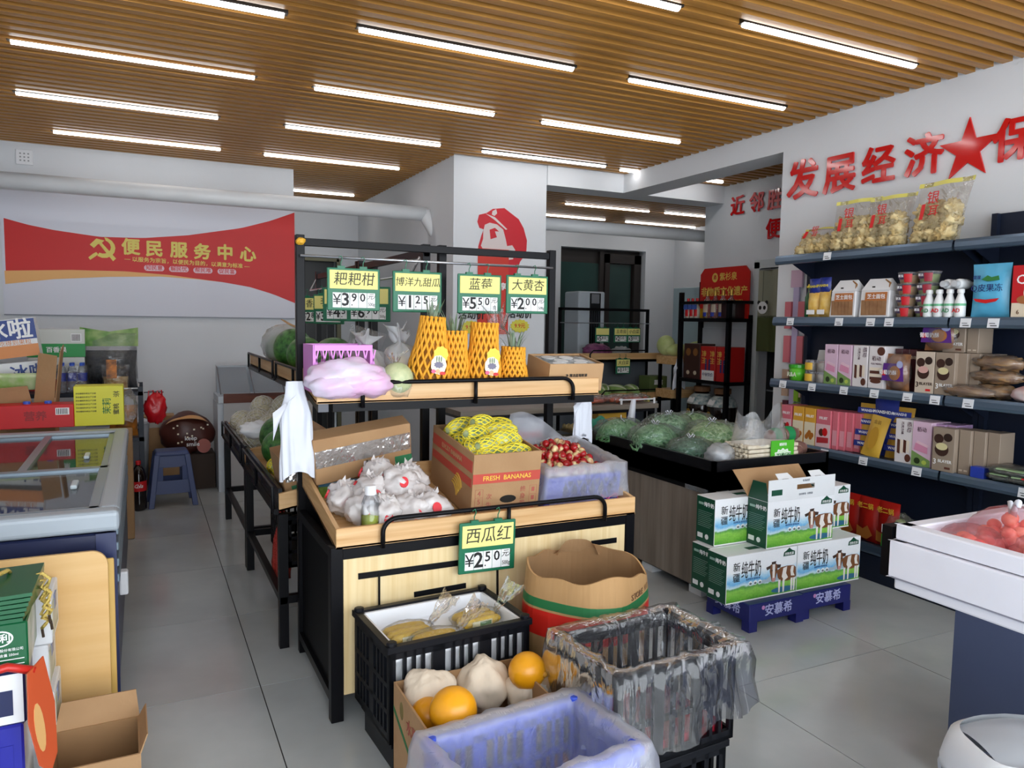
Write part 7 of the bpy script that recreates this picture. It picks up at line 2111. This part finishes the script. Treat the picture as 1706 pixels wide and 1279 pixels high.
# ---- bottom shelf
M_rs = mat('red_snack_bag', 'a81e16', .3, vary=.1, scale=5)
for k in range(3):
    p = at_shelf(5, 3.06 - .13 * k, -.02)
    t = thing('red_snack_bag', 'red snack pouch with yellow lettering on the bottom shelf, %s' % ['left', 'middle', 'right'][k], 'snack', p, -PI / 2, 'red snack pouches')
    pouch(t, .14, .06, .26, M_rs, 'pouch', k, .2, 10)
    text('老二锅', .036, mat('snack_gold_text', 'e0b43a', .4), t, (0, -.033, .21), bold=.016)
    MB().prism([(-.05, .03), (.02, .02), (.055, .05), (.02, .10), (-.01, .075), (-.05, .09)], 0, .001, (0, -.0335, 0), (1, 0, 0), (0, 0, 1)).build('food_print', mat('fried_brown', 'b06a2a', .5), t)
for k in range(4):
    p = at_shelf(5, 2.74 - .12 * k, .0 + .05 * (k % 2))
    t = thing('green_noodle_bag', 'pale green bag of dried vegetables on the bottom shelf, %s from the left' % ['first', 'second', 'third', 'fourth'][k], 'food bag', p, 0, 'pale green bags on the bottom shelf')
    blob(t, (.16, .15, .17 if k == 0 else .13), mat('dried_greens', '7a8a52', .5, col2='a8b47a', scale=24), 'contents', k * 2, .25, 2.4, fine=.1)
    blob(t, (.18, .17, .20 if k == 0 else .15), M_crin, 'film', k * 2 + 1, .3, 2.4, fine=.1)
    if k == 0:
        MB().box(-.095, -.088, -.05, .045, .10, .145).build('label', M_wprint, t)
        text('菜干', .026, M_ink, t, (-.097, 0, .122), bold=.01, **FR)
        MB().box(-.095, -.088, -.05, .045, .02, .09).build('green_label', mat('label_green2', '3a9a3a', .4), t)

# ---- wall strips with hanging packs beyond the shelf end
t = thing('hanging_strip', 'lilac display strip with hanging pink packs on the wall by the shelf end', 'display strip', (4.135, 3.90, 0))
MB().box(0, .012, -.025, .025, .72, 1.84).build('strip', mat('lilac_strip', 'b4a8c8', .45), t)
MB().box(-.002, .014, -.05, .05, 1.72, 1.84).build('header', mat('lilac_pink', 'c0a0b4', .45), t)
for k in range(4):
    z = 1.62 - .24 * k
    for s_ in (-1, 1):
        MB().box(-.01, .01, s_ * .06 - .028, s_ * .06 + .028, z - .19, z).build('hanging_pack', mat('pink_hang_pack', 'd0707a', .4) if k < 2 else mat('tan_hang_pack', 'c8a890', .4), t)
for z in (.83, .92):
    MB().box(-.014, .012, -.07, -.03, z, z + .08).build('green_toy', mat('lime_toy', '8aba2a', .4), t)
    MB().box(-.014, .012, .03, .07, z - .06, z).build('dark_toy', mat('dark_toy', '5a2a3a', .4), t)

# ================================================================== white island freezer at the right and bin
M_fw = mat('freezer_white', 'e9e9f2', .4, vary=.015, scale=10, bump=.06, bscale=20)
t = thing('island_freezer', 'white open island freezer on a slate blue base at the right', 'freezer', (0, 0, 0))
NX0, NX1, NY0, NY1, NZ = 2.278, 3.05, .25, 1.665, .79
b_ = MB()
w = .05
for a in ((NX0, NX1, NY1 - w, NY1), (NX0, NX1, NY0, NY0 + w), (NX0, NX0 + w, NY0, NY1), (NX1 - w, NX1, NY0, NY1)):
    b_.box(*a, .735, NZ)
b_.build('top_rim', M_fw, t, bevel=.006)
b_ = MB()
for a in ((NX0 - .012, NX1, NY1 - .04, NY1 + .012), (NX0 - .012, NX1, NY0, NY0 + .04), (NX0 - .012, NX0 + .03, NY0, NY1 + .012), (NX1 - .03, NX1, NY0, NY1)):
    b_.box(*a, .605, .732)
b_.build('side_panel', M_fw, t, bevel=.006)
MB().box(NX0 + .0, NX1, NY0, NY1, .565, .604).build('lower_lip', M_fw, t, bevel=.008)
MB().box(NX0 + .04, NX1 - .04, NY0 + .04, NY1 - .04, .60, .69).build('inner_floor', mat('freezer_inside2', 'd0585a', .4, vary=.3, scale=20), t)
MB().box(NX0 - .005, NX0 + .07, NY1 + .0125, NY1 + .05, .60, .775).build('corner_guard', M_black, t)
MB().box(2.285, NX1 - .06, NY0 + .05, NY1 - .215, 0, .565).build('base', mat('slate_blue_base', '3d4660', .45, vary=.05, scale=4), t)
MB().box(NX0 - .0125, NX0 - .008, NY0, NY1, .604, .609).build('shadow_gap', mat('gap_dark', '8a8a98', .5), t)
# bags of pink shrimp sausages
M_pinkf = mat('pink_shrimp', 'f0504e', .35, col2='ff9a80', scale=14)
M_pinkfilm = film('pinkish_film', 'ff9a9e', body=.2, rough=.15, bump=.4, bscale=14, edge=.3)
def shrimp(loc, size, n, lab, seed, knot=False):
    g = thing('shrimp_bag', lab, 'seafood bag', loc, seed * .7, 'bags of pink shrimp balls')
    random.seed(seed)
    w, d_, h = size
    for k in range(n):
        a = random.uniform(0, 2 * PI); r_ = math.sqrt(random.random())
        x, y = w * .40 * r_ * math.cos(a), d_ * .40 * r_ * math.sin(a)
        z = .022 + (h - .045) * (1 - r_ * r_) * random.uniform(.45, 1)
        o = MB().ell((x, y, z), (.030, .023, .022), 10, 7).build('shrimp_ball', M_pinkf, g, smooth=True)
    MB().ell((0, 0, h * .42), (w * .52, d_ * .52, h * .56), 28, 16, disp=lambda d: 1 + .12 * nz(d, 4, seed)).build('film', M_pinkfilm, g, smooth=True)
    if knot:
        MB().tube([(-.02, 0, h * .85), (-.05, .0, h + .02), (-.09, .0, h + .035), (-.10, 0, h + .02)], [.012, .008, .011, .006], 8).tube([(-.02, 0, h * .85), (.03, 0, h + .01), (.06, 0, h + .005)], [.012, .008, .004], 8).build('knot', M_wbag, g, smooth=True)
shrimp((2.58, 1.47, .691), (.30, .24, .17), 42, 'bag of pink shrimp balls with a white knot, far end of the freezer', 1, True)
shrimp((2.44, 1.51, .691), (.20, .2, .12), 20, 'small bag of pink shrimp balls at the left edge of the freezer', 2)
shrimp((2.50, 1.25, .691), (.30, .26, .14), 38, 'clear bag of pink shrimp balls at the near side of the freezer', 3)
shrimp((2.78, 1.34, .691), (.28, .3, .15), 38, 'clear bag of pink shrimp balls at the right of the knotted one', 4)
# swing bin
t = thing('waste_bin', 'white plastic bin with a grey swing lid in the near right corner', 'bin', (1.90, .99, 0), -.45)
M_binw = mat('bin_white_plastic', 'dfe2e6', .35)
MB().hexa([(-.13, -.10, 0), (.13, -.10, 0), (.13, .10, 0), (-.13, .10, 0), (-.165, -.13, .36), (.165, -.13, .36), (.165, .13, .36), (-.165, .13, .36)]).build('bin_body', mat('bin_grey_body', 'b8bec8', .4), t, bevel=.015, seg=2)
b_ = MB()
def rimf(u, v):
    a = 2 * PI * u
    k = .5
    sx_ = math.copysign(abs(math.cos(a)) ** k, math.cos(a)); sy_ = math.copysign(abs(math.sin(a)) ** k, math.sin(a))
    pr = [(1.0, .36), (1.06, .355), (1.07, .375), (1.02, .40), (.97, .43), (.85, .445)]
    q, z = pr[int(round(v * 5))]
    return (.17 * sx_ * q, .135 * sy_ * q, z + (.03 * math.cos(sx_ * 1.2) if v > .5 else 0))
b_.grid(rimf, 40, 5, wrap=True).build('lid_rim', M_binw, t, smooth=True)
def lidf(u, v):
    x = (u - .5) * .275; y = (v - .5) * .215
    return (x, y, .452 + .035 * math.cos((u - .5) * 2.6) - .02 * abs(2 * v - 1) ** 2)
MB().grid(lidf, 14, 10).build('swing_lid', mat('bin_lid_grey', 'a4a9b0', .3), t, smooth=True)
def skirt(u, v):
    a = 2 * PI * u
    sx_ = math.copysign(abs(math.cos(a)) ** .5, math.cos(a)); sy_ = math.copysign(abs(math.sin(a)) ** .5, math.sin(a))
    q = 1.04 + .03 * nz((math.cos(a) * 5, math.sin(a) * 5, v * 3))
    return (.17 * sx_ * q, .135 * sy_ * q, .355 - .07 * v)
MB().grid(skirt, 60, 3, wrap=True).build('bin_liner', M_bag, t, smooth=True)

# ================================================================== back of the shop
# sausage table with cartons under it
t = thing('side_table', 'dark table with a wood-grain top holding sausage packs, behind the island', 'table', (0, 0, 0))
QX0, QX1, QY0, QY1, QZ = 1.95, 3.62, 4.75, 5.30, .83
MB().box(QX0, QX1, QY0, QY1, QZ - .035, QZ).build('table_top', wood('grey_table_top', '8a8074', '6e6458', 0, fine=7), t)
MB().box(QX0 + .02, QX1 - .02, QY0 + .02, QY1 - .02, QZ - .06, QZ - .035).build('apron', M_isl, t)
for x in (QX0 + .02, QX1 - .06):
    for y in (QY0 + .02, QY1 - .06):
        MB().box(x, x + .04, y, y + .04, 0, QZ - .06).build('leg', M_black, t)
MB().box(QX0 + .02, QX1 - .02, QY1 - .04, QY1 - .03, .05, .55).build('back_board', M_isl, t)
MB().box(QX0, QX1, QY0, QY1, .545, .57).build('lower_shelf', M_isl, t)
MB().tube([(QX1 - .35, QY0 + .03, QZ + .035), (QX1 - .02, QY0 + .03, QZ + .035)], .006, 6).build('guard_wire', M_wplastic, t)
for x in (QX1 - .33, QX1 - .02):
    MB().tube([(x, QY0 + .03, QZ), (x, QY0 + .03, QZ + .045)], .009, 6).build('guard_post', M_wplastic, t)
for k in range(6):
    p = (QX1 - .50 + .09 * k, QY0 + .16 + .05 * (k % 2), QZ + .001)
    q = thing('sausage_pack', 'flat vacuum pack of red sausages on the dark table, %s from the left' % ['first', 'second', 'third', 'fourth', 'fifth', 'sixth'][k], 'sausage', p, .3 * (k % 3), 'sausage packs on the dark table')
    for j in range(3):
        MB().tube([(-.05, -.05 + .05 * j, .022), (.05, -.055 + .05 * j, .024)], .016, 8).build('sausage', mat('red_sausage', '8a2a26' if k else 'b84a1e', .4), q, smooth=True)
    blob(q, (.17, .19, .06), M_crin, 'film', k, .2, 3)
# cartons on the table's lower shelf
printed_box('pastry_carton', 'yellow pastry carton with a round mark under the dark table', (3.24, 4.90, .571), (.26, .16, .20), mat('pastry_yellow', 'd9a83a', .45), None, '酥', tcol=mat('maroon_print', '5a1a2a', .5), tsize=.09, tz=.42, tx=.05)
printed_box('white_carton', 'grey-white carton with red lettering under the dark table', (2.52, 4.92, .571), (.24, .2, .19), mat('grey_white_carton', 'b4b8c0', .5), None, '益达食品', tcol=M_red, tsize=.05, tz=.32)
printed_box('blue_carton', 'narrow dark blue carton beside the yellow pastry carton', (3.435, 4.92, .571), (.08, .16, .195), M_navy, None, None)
printed_box('open_yellow_carton', 'yellow and white carton with raised lid under the dark table, leftmost', (2.14, 4.92, .571), (.24, .2, .17), mat('carton_yellow2', 'cfa03a', .5), M_gw, None, bandz=(.8, 1.0))
t = thing('egg_tray', 'stack of paper egg trays under the dark table', 'egg tray', (2.98, 4.89, .571))
M_egg = mat('egg_shell', 'cfb27a', .5)
for k in range(2):
    MB().box(-.10, .10, -.10, .10, .05 * k, .05 * k + .02).build('tray', mat('paper_tray', '8a7a5a', .8), t)
for i in range(5):
    for j in range(5):
        MB().ell((-.08 + .04 * i, -.08 + .04 * j, .085), (.017, .017, .021), 8, 6).build('egg', M_egg, t, smooth=True)
hanging_bags((1.925, 3.12, 1.115), .10, .26, 'white carrier bags hanging at the end of the front stand, right', .0)
# green tagged boards hanging at the back of the front stand
for k, (x, y, z) in enumerate(((.98, 4.05, 1.62), (1.02, 4.6, 1.60), (1.06, 3.85, 1.62), (1.05, 5.2, 1.60))):
    price_sign(['桃子', '李子', '芒果', '香梨'][k], ['4.50', '3.80', '6.90', '2.80'][k], '500g', (x, y, z), 'green price sign hanging on the rail of the side stands behind, %s' % ['second from the front', 'third from the front', 'nearest the front', 'farthest'][k], rz=-.9 if k % 2 else -.5)
t = thing('sign_rail', 'thin steel rail carrying price signs above the side stands', 'rail', (0, 0, 0))
MB().tube([(1.13, 3.38, 1.66), (1.13, 5.7, 1.66)], .006, 6).build('rail', M_steel, t)
for y in (3.38, 5.7):
    MB().tube([(1.13, y, 1.66), (1.175, y, 1.745)], .006, 6).build('rail_hook', M_steel, t)

# floor-standing air conditioner
ax0, ax1, ay = (4.594, 7.600, 1.713)[0], (4.960, 7.600, 1.722)[0], 7.6
t = thing('air_conditioner', 'tall white floor-standing air conditioner with a dark front slot', 'air conditioner', (0, 0, 0))
MB().box(ax0, ax1, ay, ay + .33, 0, 1.82).build('cabinet', mat('ac_white', 'c9d2da', .35), t, bevel=.02, seg=3)
xm = ax0 + (ax1 - ax0) * .42
MB().box(xm, xm + .15, ay - .008, ay + .005, .25, 1.80).build('front_slot', mat('ac_dark', '12161c', .2), t, bevel=.004, seg=1)
MB().box(xm + .02, xm + .125, ay - .014, ay - .006, 1.68, 1.79).build('display', M_steel, t)
for k in range(4):
    MB().box(xm + .025 + .032 * k, xm + .032 + .032 * k, ay - .012, ay - .006, .3, 1.62).build('louvre', mat('ac_louvre', '2a3036', .3), t)

# vegetable rack in the back room
t = thing('vegetable_rack', 'black vegetable rack with pine trays in the back room', 'rack', (0, 0, 0))
VY0, VY1 = 6.75, 7.35
VX0, VX1 = 4.18, (5.404, 6.900, 1.313)[0]
for x in (VX0, VX1 - .03):
    MB().box(x, x + .03, VY1 - .03, VY1, 0, 1.62).build('post', M_black, t)
    MB().box(x, x + .03, VY0, VY0 + .03, 0, .62).build('leg', M_black, t)
MB().box(VX0, VX1, VY1 - .03, VY1, 1.59, 1.62).build('top_bar', M_black, t)
for z, y0, y1 in ((.63, VY0, VY1), (1.05, 7.0, VY1)):
    tr = MB().box(VX0, VX1, y0, y1, z - .03, z).build('tray', M_black, t)
    MB().box(VX0, VX1, y0, y0 + .016, z - .02, z + .07).build('front_board', M_pine, tr)
    MB().tube([(VX0 + .2, y0 - .02, z - .02), (VX0 + .2, y0 - .02, z + .06), (VX0 + .24, y0 - .02, z + .10), (VX1 - .3, y0 - .02, z + .10)], .008, 6).build('guard_rail', M_black, tr)
MB().tube([(VX0, VY1 - .05, 1.45), (VX1, VY1 - .05, 1.45)], .006, 6).build('sign_rail', M_steel, t)
MB().box(VX0, VX1, VY1 - .02, VY1 - .01, .1, 1.0).build('back_board', mat('grey_board', '6a7078', .6), t)
M_cab = mat('cabbage_green', 'a9c77a', .5, col2='6f9a4a', scale=9, bump=.3, bscale=20)
M_cabw = mat('cabbage_rib', 'dfe6c8', .5)
def cabbage(loc, rz, s_, lab):
    c = thing('chinese_cabbage', lab, 'cabbage', loc, rz, 'cabbages in the back room')
    MB().ell((0, 0, s_ * .42), (s_ * .95, s_ * .45, s_ * .42), 16, 10, disp=lambda d: 1 + .06 * nz(d, 3)).build('head', M_cab, c, smooth=True)
    for k in range(5):
        a = -1.0 + .5 * k
        def lf(u, v, a=a):
            x = -s_ * .95 + s_ * 1.9 * v
            r_ = s_ * .45 * math.sqrt(max(.02, 1 - (x / (s_ * 1.0)) ** 2)) * 1.03
            b2 = a + (u - .5) * .5 * (.5 + v)
            return (x, r_ * math.sin(b2), s_ * .42 + r_ * math.cos(b2))
        MB().grid(lf, 4, 8).build('leaf', M_cabw if k % 2 else M_cab, c, smooth=True)
for k, (x, y, rz) in enumerate(((4.50, 6.88, 1.2), (4.68, 6.90, 1.9), (4.86, 6.88, 1.4), (4.60, 7.1, .4))):
    cabbage((x, y, .632), rz, .17, 'chinese cabbage on the lower tray in the back room, %s' % ['left', 'middle', 'right', 'behind'][k])
t = thing('purple_net', 'purple net of onions on the upper tray in the back room', 'vegetables', (4.55, 7.12, 1.052))
blob(t, (.36, .2, .17), mat('purple_onion_net', '5a1f4e', .5, col2='8a4a72', scale=20), 'net', 3, .25, 3)
t = thing('plastic_bag', 'crumpled clear bag on the upper tray in the back room', 'bag', (4.88, 7.12, 1.052))
blob(t, (.24, .16, .14), M_bag, 'film', 5, .35, 3)
for k, (x, z, nm) in enumerate(((4.72, 1.40, 'left'), (4.97, 1.40, 'middle'), (5.15, 1.40, 'right'))):
    price_sign(['', '玉青茄', '小白菜'][k], ['5.80', '2.50', '3.00'][k], '500g', (x, 7.27, z), 'small price sign with yellow card on the back room rack, %s of three' % nm, w=.19, h=.17, tsize=.048)
price_sign('大白菜', '1.20', '500g', (4.80, 6.96, 1.06), 'price sign with yellow card in front of the cabbages', w=.19, h=.17, tsize=.048)
price_sign('青菜', '1.80', '500g', (4.92, 6.72, .66), 'price sign low on the vegetable rack in the back room', w=.17, h=.15)
printed_box('green_carton', 'olive green printed carton on the vegetable rack', (5.14, 6.86, .632), (.24, .2, .24), mat('olive_carton', '5a6a3a', .6), mat('olive_dark', '38482a', .6), '蔬菜', tsize=.06, tz=.7, bandz=(.0, .3))
# pine shelf with gourds beside the liquor rack
t = thing('vegetable_rack', 'pine vegetable tray rack just left of the liquor rack', 'rack', (0, 0, 0))
for z in (.66, 1.02):
    MB().box(5.06, 5.85, 6.42, 6.70, z, z + .09).build('tray', M_pine, t)
for x in (5.08, 5.80):
    for y in (6.43, 6.66):
        MB().box(x, x + .03, y, y + .03, 0, 1.1).build('post', M_black, t)
M_gourd = mat('pale_gourd', 'b4c478', .5, col2='cdd69a', scale=8)
for k, (p, s_, w_) in enumerate((((5.22, 6.54, 1.17), (.16, .07, .07), 'left'), ((5.55, 6.56, 1.185), (.22, .085, .085), 'right, largest'), ((5.12, 6.62, 1.22), (.10, .10, .11), 'round, at the back left'))):
    q = thing('gourd', 'pale green gourd on the pine tray, ' + w_, 'gourd', p, .1 * k, 'gourds by the liquor rack')
    MB().ell((0, 0, 0), s_, 18, 12).build('fruit', M_gourd, q, smooth=True)
    MB().tube([(s_[0] * .97, 0, 0), (s_[0] + .03, 0, .01)], .006, 5).build('stem', mat('brown_stem', '5a4020', .7), q)
hanging_bags((5.13, 6.39, 1.06), .15, .30, 'white carrier bags hanging on the pine tray by the liquor rack', .0)
# open display cooler
t = thing('display_cooler', 'black open display cooler behind the liquor rack', 'cooler', (0, 0, 0))
MB().box(5.78, 6.5, 6.95, 7.3, 0, 1.86).build('cabinet', mat('cooler_back', '8fb4c4', .4), t)
MB().box(5.76, 6.5, 6.78, 7.3, 1.62, 1.86).build('canopy', M_isl, t, bevel=.05, seg=3)
MB().box(5.73, 5.76, 6.78, 7.3, .0, 1.88).build('side_panel', mat('cooler_side', 'a9c0c8', .4), t, bevel=.01)
for z in (.5, .85, 1.2):
    MB().box(5.76, 6.5, 6.80, 6.95, z, z + .03).build('shelf', mat('cooler_shelf', 'c4d4dc', .3), t)

# liquor rack
RX0, RX1, RY0_, RY1_ = 5.07, 5.375, 5.60, 6.36
t = thing('liquor_rack', 'black steel liquor rack with three shelves against the far wall', 'rack', (0, 0, 0))
zt = (5.062, 5.620, 1.687)[2]
for x, y, z in ((RX0, RY0_, zt), (RX0, RY1_ - .04, 1.78), (RX1 - .04, RY0_, 1.55), (RX1 - .04, RY1_ - .04, 1.9)):
    MB().box(x, x + .04, y, y + .04, 0, z).build('post', M_black, t)
Z1, Z2, Z3 = (5.070, 5.620, 1.514)[2], (5.101, 5.620, 0.893)[2], .34
for z in (Z1, Z2, Z3):
    MB().box(RX0, RX1, RY0_, RY1_, z - .035, z).build('shelf', M_black, t)
MB().box(RX0, RX0 + .03, RY0_, RY1_, zt - .03, zt).build('top_bar', M_black, t)
MB().box(RX0, RX1, RY0_, RY0_ + .03, zt - .03, zt).build('top_bar', M_black, t)
MB().box(RX1 - .01, RX1 - .005, RY0_ + .05, RY1_, Z2 + .02, Z1 - .1).build('white_back', mat('rack_back_white', 'c9ccd2', .5), t)
# red heritage sign
t = thing('heritage_sign', 'red sign board with gold lettering standing on the liquor rack', 'sign', (RX1 - .03, 0, Z1))
y0, y1, h = 5.62, 6.34, .52
MB().prism([(-y1, 0), (-y0, 0), (-y0, h - .06), (-y0 - .06, h), (-y1 + .06, h), (-y1, h - .06)], 0, .014, (0, 0, 0), (0, -1, 0), (0, 0, 1)).build('board', mat('sign_red', 'c81e16', .35), t)
yc = (y0 + y1) / 2
text('非物质文化遗产', .098, M_gold, t, (-.0155, yc, .27), bold=.02, **FR)
text('紫杉泉', .085, M_gold, t, (-.0155, yc - .06, .42), bold=.012, **FR)
text('（传承300年传统酿酒技艺）', .05, M_gold, t, (-.0155, yc, .165), **FR)
MB().prism([(.042 * math.cos(2 * PI * k / 18), .048 * math.sin(2 * PI * k / 18)) for k in range(18)], .014, .016, (0, yc + .135, .42), (0, -1, 0), (0, 0, 1)).build('round_crest', M_gold, t)
text('酒', .05, mat('sign_red', 'c81e16', .35), t, (-.0168, yc + .135, .42), bold=.02, **FR)
# bottles on the top shelf
M_liq = film('clear_liquor_glass', 'd4dcdc', body=.22, rough=.05, bump=0, edge=.8)
M_gcap = mat('gold_cap', 'b8923a', .3, metal=.5)
for k in range(4):
    t = thing('liquor_bottle', 'clear tall liquor bottle with gold cap and blue label, %s from the left' % ['first', 'second', 'third', 'fourth'][k], 'bottle', (RX0 + .10, 6.03 - .115 * k, Z1), 0, 'clear liquor bottles on the rack')
    MB().lathe([(.036, 0), (.042, .01), (.042, .16), (.032, .185), (.016, .20), (.016, .235)], 14).build('bottle_body', M_liq, t, smooth=True)
    MB().lathe([(.018, .225), (.018, .275), (.015, .28)], 12).build('cap', M_gcap, t)
    MB().grid(lambda u, v: (.0428 * math.cos(PI * .7 + PI * .6 * u), .0428 * math.sin(PI * .7 + PI * .6 * u), .06 + .08 * v), 6, 1).build('label', mat('liquor_label', 'cdb8a0', .4), t)
    MB().grid(lambda u, v: (.0432 * math.cos(PI * .8 + PI * .4 * u), .0432 * math.sin(PI * .8 + PI * .4 * u), .02 + .04 * v), 6, 1).build('label_blue', mat('liquor_blue', '2a3aa8', .4), t)
for k in range(3):
    t = thing('liquor_bottle', 'small liquor bottle with red cap and a blue and white neck tag, %s' % ['left', 'middle', 'right'][k], 'bottle', (RX0 + .06, 6.28 - .07 * k, Z1), 0, 'small red-capped bottles')
    MB().lathe([(.026, 0), (.030, .01), (.030, .11), (.012, .15), (.012, .17)], 12).build('bottle_body', mat('amber_liquor', 'c8c0b0', .15), t, smooth=True)
    MB().lathe([(.0145, .165), (.0145, .205)], 10).build('cap', M_red, t)
    MB().box(-.038, -.03, -.03, .03, .09, .14).build('neck_tag', mat('tag_blue', '4a66b8', .4), t)
    MB().grid(lambda u, v: (.031 * math.cos(PI * .7 + PI * .6 * u), .031 * math.sin(PI * .7 + PI * .6 * u), .02 + .07 * v), 6, 1).build('label', M_red, t)
printed_box('yellow_box', 'small yellow box at the left end of the liquor rack shelf', (RX0 + .2, 6.26, Z1), (.1, .12, .10), M_plab, None, None)
printed_box('dark_box', 'dark maroon box on the right end of the liquor rack shelf', (RX0 + .16, 5.72, Z1 - .0), (.22, .10, .17), mat('maroon_box', '2e1014', .4), None, None)
# red and brown gift boxes on the middle shelf
def giftbox(label, y, w, h, m_, deco, d_=.2, dx=.0, red=True):
    t = thing('liquor_box', label, 'gift box', (RX0 + .03 + dx, y, Z2), 0, 'liquor gift boxes on the rack')
    MB().box(0, d_, -w / 2, w / 2, 0, h).build('box_body', m_, t, bevel=.003, seg=1)
    deco(t, w, h)
def d_brown(t, w, h):
    for s_ in (-1, 1):
        disc(t, s_ * w * .22, h * .76, w * .15, h * .11, mat('brown_gold', '8a5a2a', .4), .0008); disc(t, s_ * w * .22, h * .17, w * .10, h * .06, mat('pale_mark', 'd0c0a8', .4), .0008)
def d_red(t, w, h):
    for s_ in (-1, 1):
        text('贵州', .07, M_gold, t, (-.0014, s_ * w * .28, h * .68), r=(0, 0, -1), u=(0, -1, 0), bold=.008)
        spoly(t, [(s_ * w * .12 - .012, h * .25), (s_ * w * .12 + .012, h * .25), (s_ * w * .12 + .012, h * .62), (s_ * w * .12 - .012, h * .62)], M_navy)
M_maroon = mat('liquor_brown_box', '3a1c16', .4); M_rbox = mat('liquor_red_box', 'b81e1c', .35)
giftbox('dark brown liquor gift box with two round marks on the liquor rack', 6.16, .25, .36, M_maroon, d_brown)
giftbox('red liquor gift box with gold lettering on the liquor rack, left one', 5.915, .22, .34, M_rbox, d_red)
giftbox('red liquor gift box with gold lettering on the liquor rack, right one', 5.70, .18, .34, M_rbox, d_red)
t = thing('paper_note', 'white handwritten note in front of the red liquor boxes', 'note', (RX0 + .02, 5.90, Z2))
MB().box(0, .003, -.09, .09, 0, .10).build('sheet', M_wprint, t)
text('中秋特价', .04, M_navy, t, (-.001, 0, .055), **FR)
# wine jars
M_jar = mat('black_glazed_jar', '1a0f0c', .12, vary=.3, scale=4, spec=.6)
for k, (y, w_) in enumerate(((6.13, 'left'), (5.82, 'right'))):
    t = thing('wine_jar', 'large dark glazed wine jar with wooden lid on the liquor rack, %s one' % w_, 'jar', (RX0 + .155, y, Z3), 0, 'dark wine jars')
    MB().lathe([(.10, 0), (.135, .06), (.155, .18), (.15, .30), (.12, .37), (.075, .40), (.07, .42)], 24).build('jar_body', M_jar, t, smooth=True)
    MB().lathe([(.1535, .295), (.123, .368), (.08, .40)], 24, cap=False).build('blue_collar', mat('blue_white_collar', '6a8a92', .3, col2='d8dcd8', scale=28), t, smooth=True)
    MB().lathe([(.082, .42), (.085, .425), (.085, .47), (.078, .475)], 20).build('lid', mat('wood_lid', '7a5232', .6), t)
    MB().prism([(.035 * math.cos(2 * PI * q / 16), .045 * math.sin(2 * PI * q / 16)) for q in range(16)], 0, .002, (-.155, .02, .20), (0, -1, 0), (0, 0, 1)).build('gold_crest', mat('jar_gold', '9a7a2a', .4), t)
    text('酒', .05, mat('jar_gold', '9a7a2a', .4), t, (-.158, .02, .10), bold=.01, **FR)
    MB().hexa([(-.15, -.04, .31), (-.15, .05, .31), (-.12, .05, .36), (-.12, -.04, .36), (-.153, -.04, .313), (-.153, .05, .313), (-.123, .05, .363), (-.123, -.04, .363)]).build('paper_tag', M_wprint, t)
# curtain in the far doorway
t = thing('door_curtain', 'pale and olive panda curtain hanging in the far doorway', 'curtain', (5.40, 5.08, 0))
def cur(u, v, y0=-.30, y1=.47):
    return (.02 * math.sin(u * 24) , y0 + (y1 - y0) * u, 1.20 + .78 * v)
MB().grid(lambda u, v: cur(u, .42 + .58 * v), 40, 4).build('upper_cloth', mat('curtain_pale', '9a9a86', .8), t, smooth=True)
MB().grid(lambda u, v: cur(u, .44 * v), 40, 3).build('lower_cloth', mat('curtain_olive', '4a5228', .8), t, smooth=True)
for k, (y, z) in enumerate(((.40, 1.62), (.14, 1.66))):
    MB().prism([(.065 * math.cos(2 * PI * q / 16), .06 * math.sin(2 * PI * q / 16)) for q in range(16)], .024, .026, (0, y, z), (0, -1, 0), (0, 0, 1)).build('panda_face', M_wprint, t)
    for s_ in (-1, 1):
        MB().prism([(.018 * math.cos(2 * PI * q / 10) + s_ * .028, .02 * math.sin(2 * PI * q / 10)) for q in range(10)], .0265, .028, (0, y, z), (0, -1, 0), (0, 0, 1)).build('panda_patch', M_ink, t)
        MB().prism([(.02 * math.cos(2 * PI * q / 10) + s_ * .05, .02 * math.sin(2 * PI * q / 10) + .05) for q in range(10)], .0235, .025, (0, y, z), (0, -1, 0), (0, 0, 1)).build('panda_ear', M_ink, t)
    MB().tube([(-.026, y, z + .06), (-.026, y, 1.97)], .003, 4).build('printed_string', mat('string_dark', '4a4a40', .7), t)
MB().tube([(.0, -.30, 1.985), (.0, .49, 1.985)], .008, 6).build('rod', M_steel, t)
